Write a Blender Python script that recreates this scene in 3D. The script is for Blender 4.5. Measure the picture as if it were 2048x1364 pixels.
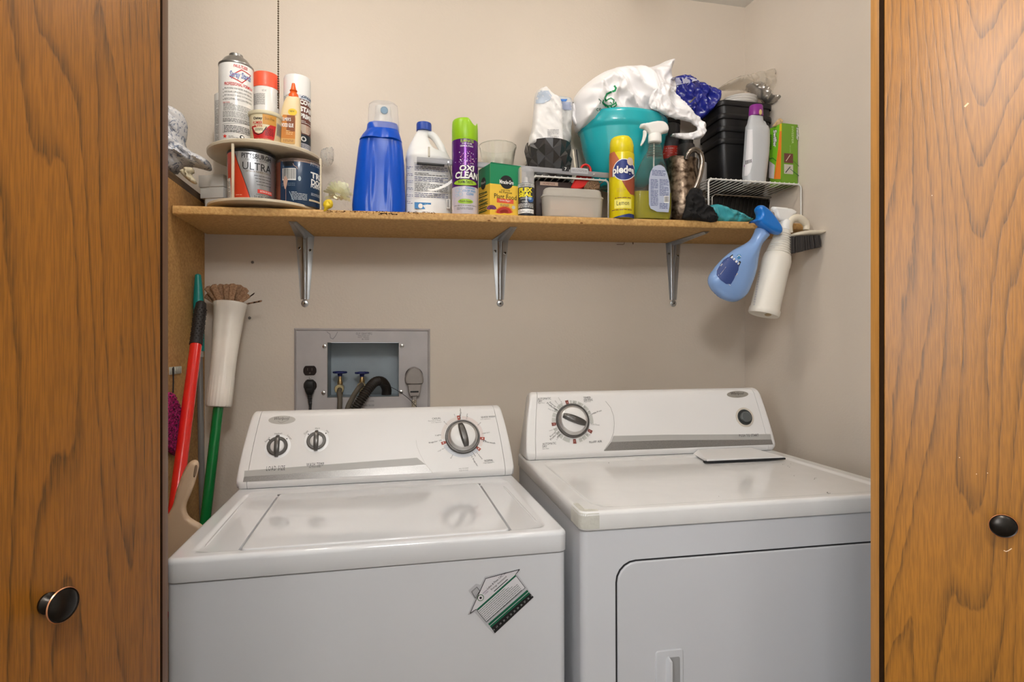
import bpy, bmesh, math, random
from mathutils import Vector, Matrix, noise, geometry
from math import sin, cos, pi, radians, sqrt, atan2
random.seed(7)
for o in list(bpy.data.objects): bpy.data.objects.remove(o)
SC = bpy.context.scene
COL = SC.collection

# ------------------------------------------------------------------ camera, world, lights, exposure
F, YAW, Y0, CZ, D = 1147.33, 0.2027, 687.66, 1.2648, 1.80
CAM = Vector((0, -D, CZ))
cd = bpy.data.cameras.new('camera'); cam = bpy.data.objects.new('camera', cd); COL.objects.link(cam)
cam.location = CAM; cam.rotation_euler = (pi/2, 0, -YAW)
cd.sensor_width = 36; cd.lens = F/2048*36; cd.shift_y = (Y0-682)/2048; cd.clip_start = 0.02
SC.camera = cam
w = bpy.data.worlds.new('world'); SC.world = w; w.use_nodes = True
w.node_tree.nodes['Background'].inputs[0].default_value = (0.9, 0.95, 1, 1)
w.node_tree.nodes['Background'].inputs[1].default_value = 0.3
vs = SC.view_settings
vs.view_transform = 'Standard'; vs.look = 'None'; vs.gamma = 1; vs.use_curve_mapping = False; vs.exposure = 1.25

def light(name, kind, loc, power, col, size=0.1, rot=(0, 0, 0)):
    l = bpy.data.lights.new(name, kind); l.energy = power; l.color = col
    if kind == 'AREA': l.shape = 'DISK'; l.size = size
    elif kind == 'POINT': l.shadow_soft_size = size
    o = bpy.data.objects.new(name, l); COL.objects.link(o); o.location = loc; o.rotation_euler = rot
    return o
BULB = Vector((-0.28, -0.66, 2.34))
light('closet_bulb_light', 'POINT', BULB, 8.2, (1.0, 0.935, 0.865), 0.035)
FILL_BULB = Vector((0.58, -0.66, 2.34))
light('closet_fill_bulb_light', 'POINT', FILL_BULB, 4.8, (1.0, 0.935, 0.865), 0.035)  # second bulb, unseen, added to even out light on the right
HALL = Vector((0.05, -2.0, 2.22))
light('hall_light', 'POINT', HALL, 70, (1.0, 0.99, 0.98), 0.10)
HALL2 = Vector((0.68, -2.7, 2.22))
light('hall_light_far', 'POINT', HALL2, 12, (1.0, 0.99, 0.98), 0.10)

FILL_WIN = Vector((-1.88, -2.75, 1.72))       # unseen hall window, added to fill the closet's right wall with light
wl = light('window_fill_light', 'AREA', FILL_WIN, 11, (0.98, 0.99, 1.0), 1.1, (0, -pi/2, 0)); wl.data.shape = 'RECTANGLE'; wl.data.size = 1.25; wl.data.size_y = 1.05

# ------------------------------------------------------------------ pixel rays (2048x1364 photo frame) onto real planes of the room
FW = Vector((sin(YAW), cos(YAW), 0)); RT = Vector((cos(YAW), -sin(YAW), 0)); UP = Vector((0, 0, 1))
def ray(px, py): return FW + RT*((px-1024)/F) + UP*((Y0-py)/F)
def at(px, py, y):                     # point on the plane Y=y seen at the pixel
    r = ray(px, py); return CAM + r*((y-CAM.y)/r.y)
def atx(px, py, x):
    r = ray(px, py); return CAM + r*((x-CAM.x)/r.x)
def atz(px, py, z):
    r = ray(px, py); return CAM + r*((z-CAM.z)/r.z)
def atp(px, py, O, n):
    r = ray(px, py); return CAM + r*((O-CAM).dot(n)/r.dot(n))
SH_T = 0.022
def zs(x): return 1.5814 + SH_T + 0.0172*(x+0.529)      # top of the shelf (it climbs a little to the right)
SH_D = 0.264

# ------------------------------------------------------------------ materials
def lin(c):
    return tuple(((x/255)/12.92 if x/255 <= 0.04045 else ((x/255+0.055)/1.055)**2.4) for x in c)
MATS = {}
def mat(name, c, rough=0.5, metal=0.0, spec=0.5, var=0.0, vscale=8.0, bump=0.0, bscale=200.0, trans=0.0, alpha=1.0, sub=0.0, coat=0.0, ior=1.45, emit=0.0, stretch=None, c2=None):
    if name in MATS: return MATS[name]
    m = bpy.data.materials.new(name); m.use_nodes = True; nt = m.node_tree; b = nt.nodes['Principled BSDF']
    l = lin(c); b.inputs['Base Color'].default_value = (*l, 1); b.inputs['Roughness'].default_value = rough
    b.inputs['Metallic'].default_value = metal; b.inputs['Specular IOR Level'].default_value = spec
    b.inputs['Transmission Weight'].default_value = trans; b.inputs['Alpha'].default_value = alpha; b.inputs['IOR'].default_value = ior
    b.inputs['Coat Weight'].default_value = coat; b.inputs['Coat Roughness'].default_value = 0.1
    if sub: b.inputs['Subsurface Weight'].default_value = sub; b.inputs['Subsurface Radius'].default_value = (0.01, 0.01, 0.01); b.inputs['Subsurface Scale'].default_value = 1.0
    if emit: b.inputs['Emission Color'].default_value = (*l, 1); b.inputs['Emission Strength'].default_value = emit
    tc = nt.nodes.new('ShaderNodeTexCoord'); mp = nt.nodes.new('ShaderNodeMapping'); nt.links.new(tc.outputs['Object'], mp.inputs[0])
    if stretch: mp.inputs['Scale'].default_value = stretch
    if var or c2:
        n = nt.nodes.new('ShaderNodeTexNoise'); n.inputs['Scale'].default_value = vscale; n.inputs['Detail'].default_value = 6
        nt.links.new(mp.outputs[0], n.inputs['Vector'])
        r = nt.nodes.new('ShaderNodeValToRGB'); nt.links.new(n.outputs[0], r.inputs[0])
        k = lin(c2) if c2 else tuple(max(0, x*(1-var)) for x in l)
        k2 = l if c2 else tuple(min(1, x*(1+var)) for x in l)
        r.color_ramp.elements[0].position = 0.35; r.color_ramp.elements[1].position = 0.65
        r.color_ramp.elements[0].color = (*k, 1); r.color_ramp.elements[1].color = (*k2, 1)
        nt.links.new(r.outputs[0], b.inputs['Base Color'])
    if bump:
        n = nt.nodes.new('ShaderNodeTexNoise'); n.inputs['Scale'].default_value = bscale; n.inputs['Detail'].default_value = 3
        nt.links.new(mp.outputs[0], n.inputs['Vector'])
        bm = nt.nodes.new('ShaderNodeBump'); bm.inputs['Strength'].default_value = bump; bm.inputs['Distance'].default_value = 0.002
        nt.links.new(n.outputs[0], bm.inputs['Height']); nt.links.new(bm.outputs[0], b.inputs['Normal'])
    MATS[name] = m
    return m
def P(r, g, b, rough=0.45, metal=0.0): return mat('print_%d_%d_%d_%g_%g' % (r, g, b, rough, metal), (r, g, b), rough, metal)
BLACK = P(22, 22, 24); WHITE = P(235, 234, 230); GREYP = P(120, 118, 116); RED = P(196, 34, 32)

def wood(name, c1, c2, sx=5.0, sz=0.55, bands=34.0, seed=0.0, rough=0.4, fine=0.35):
    m = bpy.data.materials.new(name); m.use_nodes = True; nt = m.node_tree; N = nt.nodes.new; L = nt.links.new; b = nt.nodes['Principled BSDF']
    tc = N('ShaderNodeTexCoord'); mp = N('ShaderNodeMapping'); L(tc.outputs['Object'], mp.inputs[0])
    mp.inputs['Scale'].default_value = (sx, sx, sz); mp.inputs['Location'].default_value = (seed, seed*0.7, seed*1.3)
    n = N('ShaderNodeTexNoise'); n.inputs['Scale'].default_value = 1.0; n.inputs['Detail'].default_value = 1.5; n.inputs['Roughness'].default_value = 0.35; L(mp.outputs[0], n.inputs['Vector'])
    # a small wobble so the rings are jagged
    mp3 = N('ShaderNodeMapping'); L(tc.outputs['Object'], mp3.inputs[0]); mp3.inputs['Scale'].default_value = (60, 60, 14)
    n3 = N('ShaderNodeTexNoise'); n3.inputs['Scale'].default_value = 1; n3.inputs['Detail'].default_value = 3; L(mp3.outputs[0], n3.inputs['Vector'])
    ma = N('ShaderNodeMath'); ma.operation = 'MULTIPLY_ADD'; ma.inputs[1].default_value = 0.012; L(n3.outputs[0], ma.inputs[0]); L(n.outputs[0], ma.inputs[2])
    mu = N('ShaderNodeMath'); mu.operation = 'MULTIPLY'; mu.inputs[1].default_value = bands; L(ma.outputs[0], mu.inputs[0])
    fr = N('ShaderNodeMath'); fr.operation = 'FRACT'; L(mu.outputs[0], fr.inputs[0])
    rp = N('ShaderNodeValToRGB'); L(fr.outputs[0], rp.inputs[0])
    e = rp.color_ramp.elements; e[0].position = 0.0; e[0].color = (1, 1, 1, 1); e[1].position = 0.38; e[1].color = (0, 0, 0, 1)
    x = rp.color_ramp.elements.new(0.95); x.color = (0.1, 0.1, 0.1, 1); x = rp.color_ramp.elements.new(1.0); x.color = (1, 1, 1, 1)
    # pores: fine vertical streaks
    mp2 = N('ShaderNodeMapping'); L(tc.outputs['Object'], mp2.inputs[0]); mp2.inputs['Scale'].default_value = (700, 700, 28)
    n2 = N('ShaderNodeTexNoise'); n2.inputs['Scale'].default_value = 1; n2.inputs['Detail'].default_value = 2; L(mp2.outputs[0], n2.inputs['Vector'])
    r2 = N('ShaderNodeValToRGB'); L(n2.outputs[0], r2.inputs[0]); r2.color_ramp.elements[0].position = 0.38; r2.color_ramp.elements[1].position = 0.62
    m1 = N('ShaderNodeMath'); m1.operation = 'MULTIPLY'; L(rp.outputs[0], m1.inputs[0])
    m0 = N('ShaderNodeMapRange'); m0.inputs['To Min'].default_value = 0.45; L(r2.outputs[0], m0.inputs['Value']); L(m0.outputs[0], m1.inputs[1])
    m2 = N('ShaderNodeMath'); m2.operation = 'MULTIPLY'; m2.inputs[1].default_value = fine; L(r2.outputs[0], m2.inputs[0])
    m3 = N('ShaderNodeMath'); m3.operation = 'MAXIMUM'; L(m1.outputs[0], m3.inputs[0]); L(m2.outputs[0], m3.inputs[1])
    mx = N('ShaderNodeMix'); mx.data_type = 'RGBA'; mx.inputs['A'].default_value = (*lin(c1), 1); mx.inputs['B'].default_value = (*lin(c2), 1); L(m3.outputs[0], mx.inputs['Factor'])
    # broad stain variation
    mp4 = N('ShaderNodeMapping'); L(tc.outputs['Object'], mp4.inputs[0]); mp4.inputs['Scale'].default_value = (7, 7, 1.6); mp4.inputs['Location'].default_value = (seed+3, 0, 5)
    n4 = N('ShaderNodeTexNoise'); n4.inputs['Scale'].default_value = 1; n4.inputs['Detail'].default_value = 3; L(mp4.outputs[0], n4.inputs['Vector'])
    mr = N('ShaderNodeMapRange'); mr.inputs['To Min'].default_value = 0.78; mr.inputs['To Max'].default_value = 1.2; L(n4.outputs[0], mr.inputs['Value'])
    hs = N('ShaderNodeHueSaturation'); L(mr.outputs[0], hs.inputs['Value']); L(mx.outputs['Result'], hs.inputs['Color']); L(hs.outputs[0], b.inputs['Base Color'])
    b.inputs['Roughness'].default_value = rough
    bp = N('ShaderNodeBump'); bp.inputs['Strength'].default_value = 0.12; bp.inputs['Distance'].default_value = 0.001; bp.invert = True
    L(m3.outputs[0], bp.inputs['Height']); L(bp.outputs[0], b.inputs['Normal'])
    MATS[name] = m
    return m

# ------------------------------------------------------------------ mesh builder
class MB:
    def __init__(s, m=None): s.v = []; s.f = []; s.mi = []; s.m = m
    def add(s, vs, fs, mi=0):
        k = len(s.v)
        for p in vs:
            p = Vector(p); s.v.append(s.m @ p if s.m else p)
        for q in fs: s.f.append([i+k for i in q]); s.mi.append(mi)
        return s
    def loft(s, loops, mi=0, c0=True, c1=True, closed=False):
        n = len(loops[0]); vs = [p for l in loops for p in l]; fs = []
        for a in range(len(loops)-(0 if closed else 1)):
            b = (a+1) % len(loops)
            for i in range(n):
                j = (i+1) % n; fs.append((a*n+i, a*n+j, b*n+j, b*n+i))
        if not closed:
            if c0: fs.append(tuple(range(n)))
            if c1: fs.append(tuple((len(loops)-1)*n+i for i in range(n)))
        return s.add(vs, fs, mi)
    def lathe(s, prof, c=(0, 0, 0), seg=56, sx=1, sy=1, pw=2.0, mi=0, a0=0.0, c0=True, c1=True):
        loops = []
        for r, z in prof:
            l = []
            for i in range(seg):
                t = a0+2*pi*i/seg; x, y = cos(t), sin(t)
                if pw != 2.0:
                    k = (abs(x)**pw+abs(y)**pw)**(-1/pw); x *= k; y *= k
                r1 = max(r, 1e-5)
                l.append((c[0]+x*r1*sx, c[1]+y*r1*sy, c[2]+z))
            loops.append(l)
        return s.loft(loops, mi, c0, c1)
    def tube(s, pts, r=0.002, seg=10, mi=0, closed=False, caps=True):
        pts = [Vector(p) for p in pts]; n = len(pts); loops = []; prev = None
        for i, p in enumerate(pts):
            a = pts[(i-1) % n] if (closed or i) else p; b = pts[(i+1) % n] if (closed or i < n-1) else p
            t = (b-a)
            if t.length < 1e-9: t = Vector((0, 0, 1))
            t.normalize()
            if prev is None:
                prev = t.orthogonal().normalized()
            u = (prev-t*prev.dot(t))
            if u.length < 1e-6: u = t.orthogonal()
            u.normalize(); prev = u; v = t.cross(u); rr = r[i] if isinstance(r, (list, tuple)) else r
            loops.append([p+u*(rr*cos(2*pi*k/seg))+v*(rr*sin(2*pi*k/seg)) for k in range(seg)])
        return s.loft(loops, mi, caps, caps, closed)
    def box(s, x0, x1, y0, y1, z0, z1, b=0.0, mi=0, seg=2):
        if b <= 0:
            vs = [(x, y, z) for z in (z0, z1) for y in (y0, y1) for x in (x0, x1)]
            return s.add(vs, [(0, 1, 3, 2), (4, 5, 7, 6), (0, 1, 5, 4), (2, 3, 7, 6), (0, 2, 6, 4), (1, 3, 7, 5)], mi)
        bm = bmesh.new(); bmesh.ops.create_cube(bm, size=1)
        for v in bm.verts: v.co = Vector(((x0+x1)/2+v.co.x*(x1-x0), (y0+y1)/2+v.co.y*(y1-y0), (z0+z1)/2+v.co.z*(z1-z0)))
        bmesh.ops.bevel(bm, geom=bm.edges[:], offset=b, segments=seg, affect='EDGES', profile=0.5)
        bm.verts.index_update(); vs = [v.co.copy() for v in bm.verts]; fs = [[v.index for v in f.verts] for f in bm.faces]; bm.free()
        return s.add(vs, fs, mi)
    def prism(s, poly, fn, d0, d1, mi=0, b=0.0):      # poly of 2D points, fn(u,v,d)->3D
        if b:
            c = [sum(p[0] for p in poly)/len(poly), sum(p[1] for p in poly)/len(poly)]
            ins = inset(poly, b)
            loops = [[fn(p[0], p[1], d0) for p in ins], [fn(p[0], p[1], d0+(b if d1 > d0 else -b)) for p in poly],
                     [fn(p[0], p[1], d1-(b if d1 > d0 else -b)) for p in poly], [fn(p[0], p[1], d1) for p in ins]]
        else: loops = [[fn(p[0], p[1], d0) for p in poly], [fn(p[0], p[1], d1) for p in poly]]
        return s.loft(loops, mi)
    def build(s, name, mats, parent=None, sharp=38, recalc=True, kind=None, label=None):
        org = Vector(parent['_o']) if parent is not None else Vector((0, 0, 0))
        if parent is None and s.v:
            lo = [min(p[i] for p in s.v) for i in range(3)]; hi = [max(p[i] for p in s.v) for i in range(3)]
            org = Vector(((lo[0]+hi[0])/2, (lo[1]+hi[1])/2, lo[2]))
        me = bpy.data.meshes.new(name); me.from_pydata([p-org for p in s.v], [], s.f)
        if not isinstance(mats, (list, tuple)): mats = [mats]
        for m in mats: me.materials.append(m)
        me.polygons.foreach_set('material_index', s.mi)
        me.update()
        if recalc:
            bm = bmesh.new(); bm.from_mesh(me); bmesh.ops.recalc_face_normals(bm, faces=bm.faces[:]); bm.to_mesh(me); bm.free()
        for p in me.polygons: p.use_smooth = True
        me.set_sharp_from_angle(angle=radians(sharp))
        o = bpy.data.objects.new(name, me); COL.objects.link(o); o['_o'] = list(org)
        if parent is not None: o.parent = parent
        else: o.location = org
        if kind: o['kind'] = kind
        if label: o['label'] = label
        return o

def inset(poly, b):
    n = len(poly); out = []
    area = sum(poly[i][0]*poly[(i+1) % n][1]-poly[(i+1) % n][0]*poly[i][1] for i in range(n)); sg = 1 if area > 0 else -1
    for i in range(n):
        p = Vector(poly[i]); a = (p-Vector(poly[i-1])); c = (Vector(poly[(i+1) % n])-p)
        if a.length < 1e-9 or c.length < 1e-9: out.append(tuple(p)); continue
        a.normalize(); c.normalize(); na = Vector((-a.y, a.x))*sg; nc = Vector((-c.y, c.x))*sg; m = na+nc
        if m.length < 1e-6: out.append(tuple(p)); continue
        m.normalize(); k = b/max(0.5, m.dot(na)); out.append(tuple(p+m*k))
    return out

def thing(name, label, cat, loc, group=None, rot=None):
    o = bpy.data.objects.new(name, None); COL.objects.link(o); o.location = loc; o.empty_display_size = 0.02
    o['label'] = label; o['category'] = cat; o['_o'] = list(loc)
    if group: o['group'] = group
    if rot: o.rotation_euler = rot
    return o
def tag(o, label, cat, group=None, kind=None):
    o['label'] = label; o['category'] = cat
    if group: o['group'] = group
    if kind: o['kind'] = kind
    return o
def struct(mb, name, m, label=None, sharp=38):
    o = mb.build(name, m, sharp=sharp); o['kind'] = 'structure'
    if label: o['label'] = label
    return o

# ------------------------------------------------------------------ printed surfaces: text, bars and shapes laid on a plane or round a can
class Cyl:
    wrap = True
    def __init__(s, x, y, R, rf=None):
        s.x, s.y, s.R = x, y, R; s.ph = atan2(CAM.y-y, CAM.x-x); s.rf = rf
    def pt(s, u, v, o):
        r = (s.rf(v) if s.rf else s.R)+o; a = s.ph+u/s.R
        return Vector((s.x+r*cos(a), s.y+r*sin(a), v))
    def map(s, px, py):
        r = ray(px, py); ox, oy = CAM.x-s.x, CAM.y-s.y
        A = r.x*r.x+r.y*r.y; B = 2*(ox*r.x+oy*r.y); C = ox*ox+oy*oy-s.R*s.R; q = B*B-4*A*C
        t = (-B-sqrt(q))/(2*A) if q > 0 else -B/(2*A)
        p = CAM+r*t; a = atan2(p.y-s.y, p.x-s.x)-s.ph
        while a > pi: a -= 2*pi
        while a < -pi: a += 2*pi
        return a*s.R, p.z
class Drape:                               # prints laid onto any modelled surface; coordinates are photo pixels
    wrap = False
    def __init__(s, obj):
        from mathutils.bvhtree import BVHTree
        me = obj.data; o = Vector(obj['_o']); s.b = BVHTree.FromPolygons([v.co+o for v in me.vertices], [list(p.vertices) for p in me.polygons]); s.last = 1.7
    def map(s, px, py): return px, -py
    def pt(s, u, v, o):
        r = ray(u, -v).normalized(); h = s.b.ray_cast(CAM, r)
        if h[0] is None: return CAM+r*(s.last-0.0012-o)
        s.last = h[3]; return h[0]-r*(0.0012+o)
class Pl:
    wrap = False
    def __init__(s, O, eu, ev):
        s.O = Vector(O); s.eu = Vector(eu).normalized(); s.ev = Vector(ev).normalized(); s.n = s.eu.cross(s.ev).normalized()
        if s.n.dot(CAM-s.O) < 0: s.n = -s.n
    def pt(s, u, v, o): return s.O+s.eu*u+s.ev*v+s.n*o
    def map(s, px, py):
        p = atp(px, py, s.O, s.n)-s.O; return p.dot(s.eu), p.dot(s.ev)
TC = {}
def tmesh(text, bold=0.0, shear=0.0, space=1.0):
    k = (text, bold, shear, space)
    if k in TC: return TC[k]
    cu = bpy.data.curves.new('t', 'FONT'); cu.body = text; cu.offset = bold; cu.shear = shear; cu.space_character = space; cu.resolution_u = 2; cu.fill_mode = 'FRONT'
    ob = bpy.data.objects.new('t', cu); COL.objects.link(ob)
    me = bpy.data.meshes.new_from_object(ob.evaluated_get(bpy.context.evaluated_depsgraph_get()))
    vs = [(v.co.x, v.co.y) for v in me.vertices]; fs = [list(p.vertices) for p in me.polygons]
    bpy.data.objects.remove(ob); bpy.data.curves.remove(cu); bpy.data.meshes.remove(me)
    TC[k] = (vs, fs); return TC[k]
LO = 0.00022
class Dec:                                   # a printed layer
    def __init__(s, S): s.S = S; s.mb = MB(); s.mats = []; s.lay = 1
    def mi(s, m):
        if m not in s.mats: s.mats.append(m)
        return s.mats.index(m)
    def put(s, vs, fs, m, lay):
        s.mb.add([s.S.pt(u, v, lay*LO) for u, v in vs], fs, s.mi(m))
    def textm(s, text, uc, vc, w, h, m, lay=3, ang=0.0, bold=0.0, shear=0.0, space=1.0):
        vs, fs = tmesh(text, bold, shear, space)
        if not vs: return
        x0 = min(p[0] for p in vs); x1 = max(p[0] for p in vs); y0 = min(p[1] for p in vs); y1 = max(p[1] for p in vs)
        q = [((p[0]-(x0+x1)/2)*w/(x1-x0), (p[1]-(y0+y1)/2)*h/(y1-y0)) for p in vs]
        if s.S.wrap and w/max(1, len(text)) > 0.0035:
            bm = bmesh.new(); bv = [bm.verts.new((a, b, 0)) for a, b in q]
            for f in fs:
                try: bm.faces.new([bv[i] for i in f])
                except ValueError: pass
            n = int(w/0.003)
            for i in range(1, n):
                bmesh.ops.bisect_plane(bm, geom=bm.verts[:]+bm.edges[:]+bm.faces[:], plane_co=(-w/2+w*i/n, 0, 0), plane_no=(1, 0, 0))
            bm.verts.index_update(); q = [(v.co.x, v.co.y) for v in bm.verts]; fs = [[v.index for v in f.verts] for f in bm.faces]; bm.free()
        c, d = cos(ang), sin(ang)
        s.put([(uc+a*c-b*d, vc+a*d+b*c) for a, b in q], fs, m, lay)
    def text(s, text, x0, y0, x1, y1, m, **k):    # pixel box of the lettering in the photo
        yc = (y0+y1)/2; xc = (x0+x1)/2
        a = s.S.map(x0, yc); b = s.S.map(x1, yc); t = s.S.map(xc, y0); e = s.S.map(xc, y1)
        uc, vc = s.S.map(xc, yc)
        s.textm(text, (a[0]+b[0])/2 if s.S.wrap else uc, vc, abs(b[0]-a[0]), abs(t[1]-e[1]), m, **k)
    def rowsm(s, rows, m, lay=2):                # rows of (v,u0,u1): any outline
        nu = 1
        if isinstance(s.S, Drape):
            nu = 6; q = []
            for i in range(len(rows)-1):
                a, b = rows[i], rows[i+1]; k = max(1, int(abs(b[0]-a[0])/3))
                for j in range(k): q.append(tuple(a[t_]+(b[t_]-a[t_])*j/k for t_ in range(3)))
            q.append(rows[-1]); rows = q
        if s.S.wrap:
            nu = max(1, int(max(r[2]-r[1] for r in rows)/0.003)); q = []
            for i in range(len(rows)-1):
                a, b = rows[i], rows[i+1]; k = max(1, int(max(abs(b[1]-a[1]), abs(b[2]-a[2]))/0.0006))
                for j in range(min(k, 40)): q.append(tuple(a[t_]+(b[t_]-a[t_])*j/min(k, 40) for t_ in range(3)))
            q.append(rows[-1]); rows = q
        vs = []; fs = []
        for v, a, b in rows:
            for i in range(nu+1): vs.append((a+(b-a)*i/nu, v))
        for j in range(len(rows)-1):
            for i in range(nu): k = j*(nu+1)+i; fs.append((k, k+1, k+nu+2, k+nu+1))
        s.put(vs, fs, m, lay)
    def rect(s, x0, y0, x1, y1, m, lay=2):
        xc, yc = (x0+x1)/2, (y0+y1)/2
        s.rowsm([(s.S.map(xc, y1)[1], s.S.map(x0, yc)[0], s.S.map(x1, yc)[0]), (s.S.map(xc, y0)[1], s.S.map(x0, yc)[0], s.S.map(x1, yc)[0])], m, lay)
    def rows(s, pts, m, lay=2):                  # pixel rows (y,x0,x1)
        R = []
        for y, a, b in pts: R.append((s.S.map((a+b)/2, y)[1], s.S.map(a, y)[0], s.S.map(b, y)[0]))
        s.rowsm(R, m, lay)
    def ell(s, xc, yc, rx, ry, m, lay=2, n=16):
        s.rows([(yc-ry*cos(pi*i/n), xc-rx*sin(pi*i/n)-0.01, xc+rx*sin(pi*i/n)+0.01) for i in range(n+1)], m, lay)
    def lines(s, x0, y0, x1, y1, n, m, lay=3, dens=0.85, th=0.38):     # illegible small print
        xc, yc = (x0+x1)/2, (y0+y1)/2
        a = s.S.map(x0, yc)[0]; b = s.S.map(x1, yc)[0]; t = s.S.map(xc, y0)[1]; e = s.S.map(xc, y1)[1]
        s.linesm(a, e, b, t, n, m, lay, dens, th)
    def linesm(s, a, e, b, t, n, m, lay=3, dens=0.85, th=0.38):
        vs = []; fs = []; hh = (t-e)/n
        for i in range(n):
            v = t-hh*(i+0.5); u = a; end = b if random.random() < dens else a+(b-a)*random.uniform(0.3, 0.9)
            while u < end-hh*0.2:
                wd = min(random.uniform(0.8, 3.0)*hh, end-u)
                k = len(vs); vs += [(u, v-hh*th/2), (u+wd, v-hh*th/2), (u+wd, v+hh*th/2), (u, v+hh*th/2)]; fs.append((k, k+1, k+2, k+3))
                u += wd+hh*0.35
        s.put(vs, fs, m, lay)
    def stroke(s, pts, wd, m, lay=3, closed=False):       # pixel polyline, width in metres
        q = [s.S.map(*p) for p in pts]; s.strokem(q, wd, m, lay, closed)
    def strokem(s, q, wd, m, lay=3, closed=False):
        if closed: q = list(q)+[q[0]]
        if s.S.wrap:
            p_ = []
            for i in range(len(q)-1):
                k = max(1, int(max(abs(q[i+1][0]-q[i][0]), abs(q[i+1][1]-q[i][1]))/0.002))
                for j in range(k): p_.append((q[i][0]+(q[i+1][0]-q[i][0])*j/k, q[i][1]+(q[i+1][1]-q[i][1])*j/k))
            q = p_+[q[-1]]
        for i in range(len(q)-1):
            a = Vector(q[i]); b = Vector(q[i+1]); d = b-a
            if d.length < 1e-6: continue
            d.normalize(); n = Vector((-d.y, d.x))*wd/2; e = d*wd*0.3
            s.put([a-e+n, b+e+n, b+e-n, a-e-n], [(0, 1, 2, 3)], m, lay)
    def polym(s, q, m, lay=2):
        s.put(q, [tuple(range(len(q)))], m, lay)
    def poly(s, pts, m, lay=2): s.polym([s.S.map(*p) for p in pts], m, lay)
    def barcode(s, x0, y0, x1, y1, lay=2):
        s.rect(x0, y0, x1, y1, WHITE, lay); x = x0+1.2
        while x < x1-1.5:
            wd = random.choice((0.4, 0.7, 1.1)); s.rect(x, y0+1.2, x+wd, y1-2, BLACK, lay+1); x += wd+random.choice((0.5, 0.8))
    def build(s, parent, name='label', label=None):
        return s.mb.build(name, s.mats, parent, recalc=False, label=label)

# ------------------------------------------------------------------ soft things: an outline at its own depth, inflated and creased
def dist_poly(p, poly):
    best = 1e9; n = len(poly)
    for i in range(n):
        a = poly[i]; b = poly[(i+1) % n]; dx, dy = b[0]-a[0], b[1]-a[1]; L = dx*dx+dy*dy
        t = max(0, min(1, ((p[0]-a[0])*dx+(p[1]-a[1])*dy)/L)) if L > 0 else 0
        d = (p[0]-a[0]-t*dx)**2+(p[1]-a[1]-t*dy)**2
        if d < best: best = d
    return sqrt(best)
def inside(p, poly):
    c = False; n = len(poly)
    for i in range(n):
        a = poly[i]; b = poly[i-1]
        if (a[1] > p[1]) != (b[1] > p[1]) and p[0] < (b[0]-a[0])*(p[1]-a[1])/(b[1]-a[1])+a[0]: c = not c
    return c
def smooth_poly(poly, it=1):
    for _ in range(it):
        q = []; n = len(poly)
        for i in range(n):
            a = poly[i]; b = poly[(i+1) % n]
            q.append((a[0]*0.75+b[0]*0.25, a[1]*0.75+b[1]*0.25)); q.append((a[0]*0.25+b[0]*0.75, a[1]*0.25+b[1]*0.75))
        poly = q
    return poly
def crease(x, y, z, sc, k=1.1):
    x, y = x*0.82+y*0.57, (y*0.82-x*0.57)*0.55
    v = Vector((x*sc, y*sc, z*sc)); a = 0; amp = 1
    w = Vector((noise.noise(v*0.6), noise.noise(v*0.6+Vector((5, 1, 2))), noise.noise(v*0.6+Vector((9, 4, 7)))))
    for i in range(3):
        n = 1-abs(noise.noise(v+w*0.8))*2; a += amp*(max(0, n)**k); v = v*1.9+Vector((3.1, 1.7, 0.3)); amp *= 0.5
    return a
def pillow(mb, poly, fn, T, D0, step, cr=0.0, csc=30.0, sm=1, mi=0, back=1.0, seed=0.0, sq=2.0, lean=None):
    # poly in metres (u,v); fn(u,v,o) with o towards the viewer
    if sm: poly = smooth_poly(poly, sm)
    # resample edge
    pts = []; n = len(poly)
    for i in range(n):
        a = poly[i]; b = poly[(i+1) % n]; L = sqrt((a[0]-b[0])**2+(a[1]-b[1])**2); k = max(1, int(L/step))
        for j in range(k): pts.append((a[0]+(b[0]-a[0])*j/k, a[1]+(b[1]-a[1])*j/k))
    nb = len(pts); x0 = min(p[0] for p in pts); x1 = max(p[0] for p in pts); y0 = min(p[1] for p in pts); y1 = max(p[1] for p in pts)
    inner = []; ny = int((y1-y0)/(step*0.866))+1; nx = int((x1-x0)/step)+1
    for j in range(ny+1):
        for i in range(nx+1):
            p = (x0+step*(i+(0.5 if j % 2 else 0)), y0+step*0.866*j)
            if inside(p, pts):
                if dist_poly(p, pts) > step*0.55: inner.append(p)
    allp = [Vector(p) for p in pts+inner]
    r = geometry.delaunay_2d_cdt(allp, [], [list(range(nb))], 1, 1e-7)
    V = r[0]; Fc = r[2]; vf = []; vb = []
    for p in V:
        d = dist_poly((p.x, p.y), pts); k = min(1.0, d/D0); t = T*(1-(1-k)**sq)**(1/sq) if k < 1 else T
        e = (crease(p.x+seed, p.y-seed, seed, csc)-0.6)*cr*min(1, d/(D0*0.5)) if cr else 0
        e2 = (crease(p.x-seed, p.y+seed*2, 3.7+seed, csc)-0.6)*cr*min(1, d/(D0*0.5)) if cr else 0
        s = 0.0
        if lean: s = lean(p.x, p.y)
        if d < 1e-6: vf.append(fn(p.x, p.y, s)); vb.append(None)
        else: vf.append(fn(p.x, p.y, s+t+e)); vb.append(fn(p.x, p.y, s-t*back-e2*back))
    k0 = len(V); vs = list(vf); idx = {}
    for i, b in enumerate(vb):
        if b is None: idx[i] = i
        else: idx[i] = len(vs); vs.append(b)
    fs = [list(f) for f in Fc]+[[idx[i] for i in reversed(f)] for f in Fc]
    mb.add(vs, fs, mi)
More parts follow.
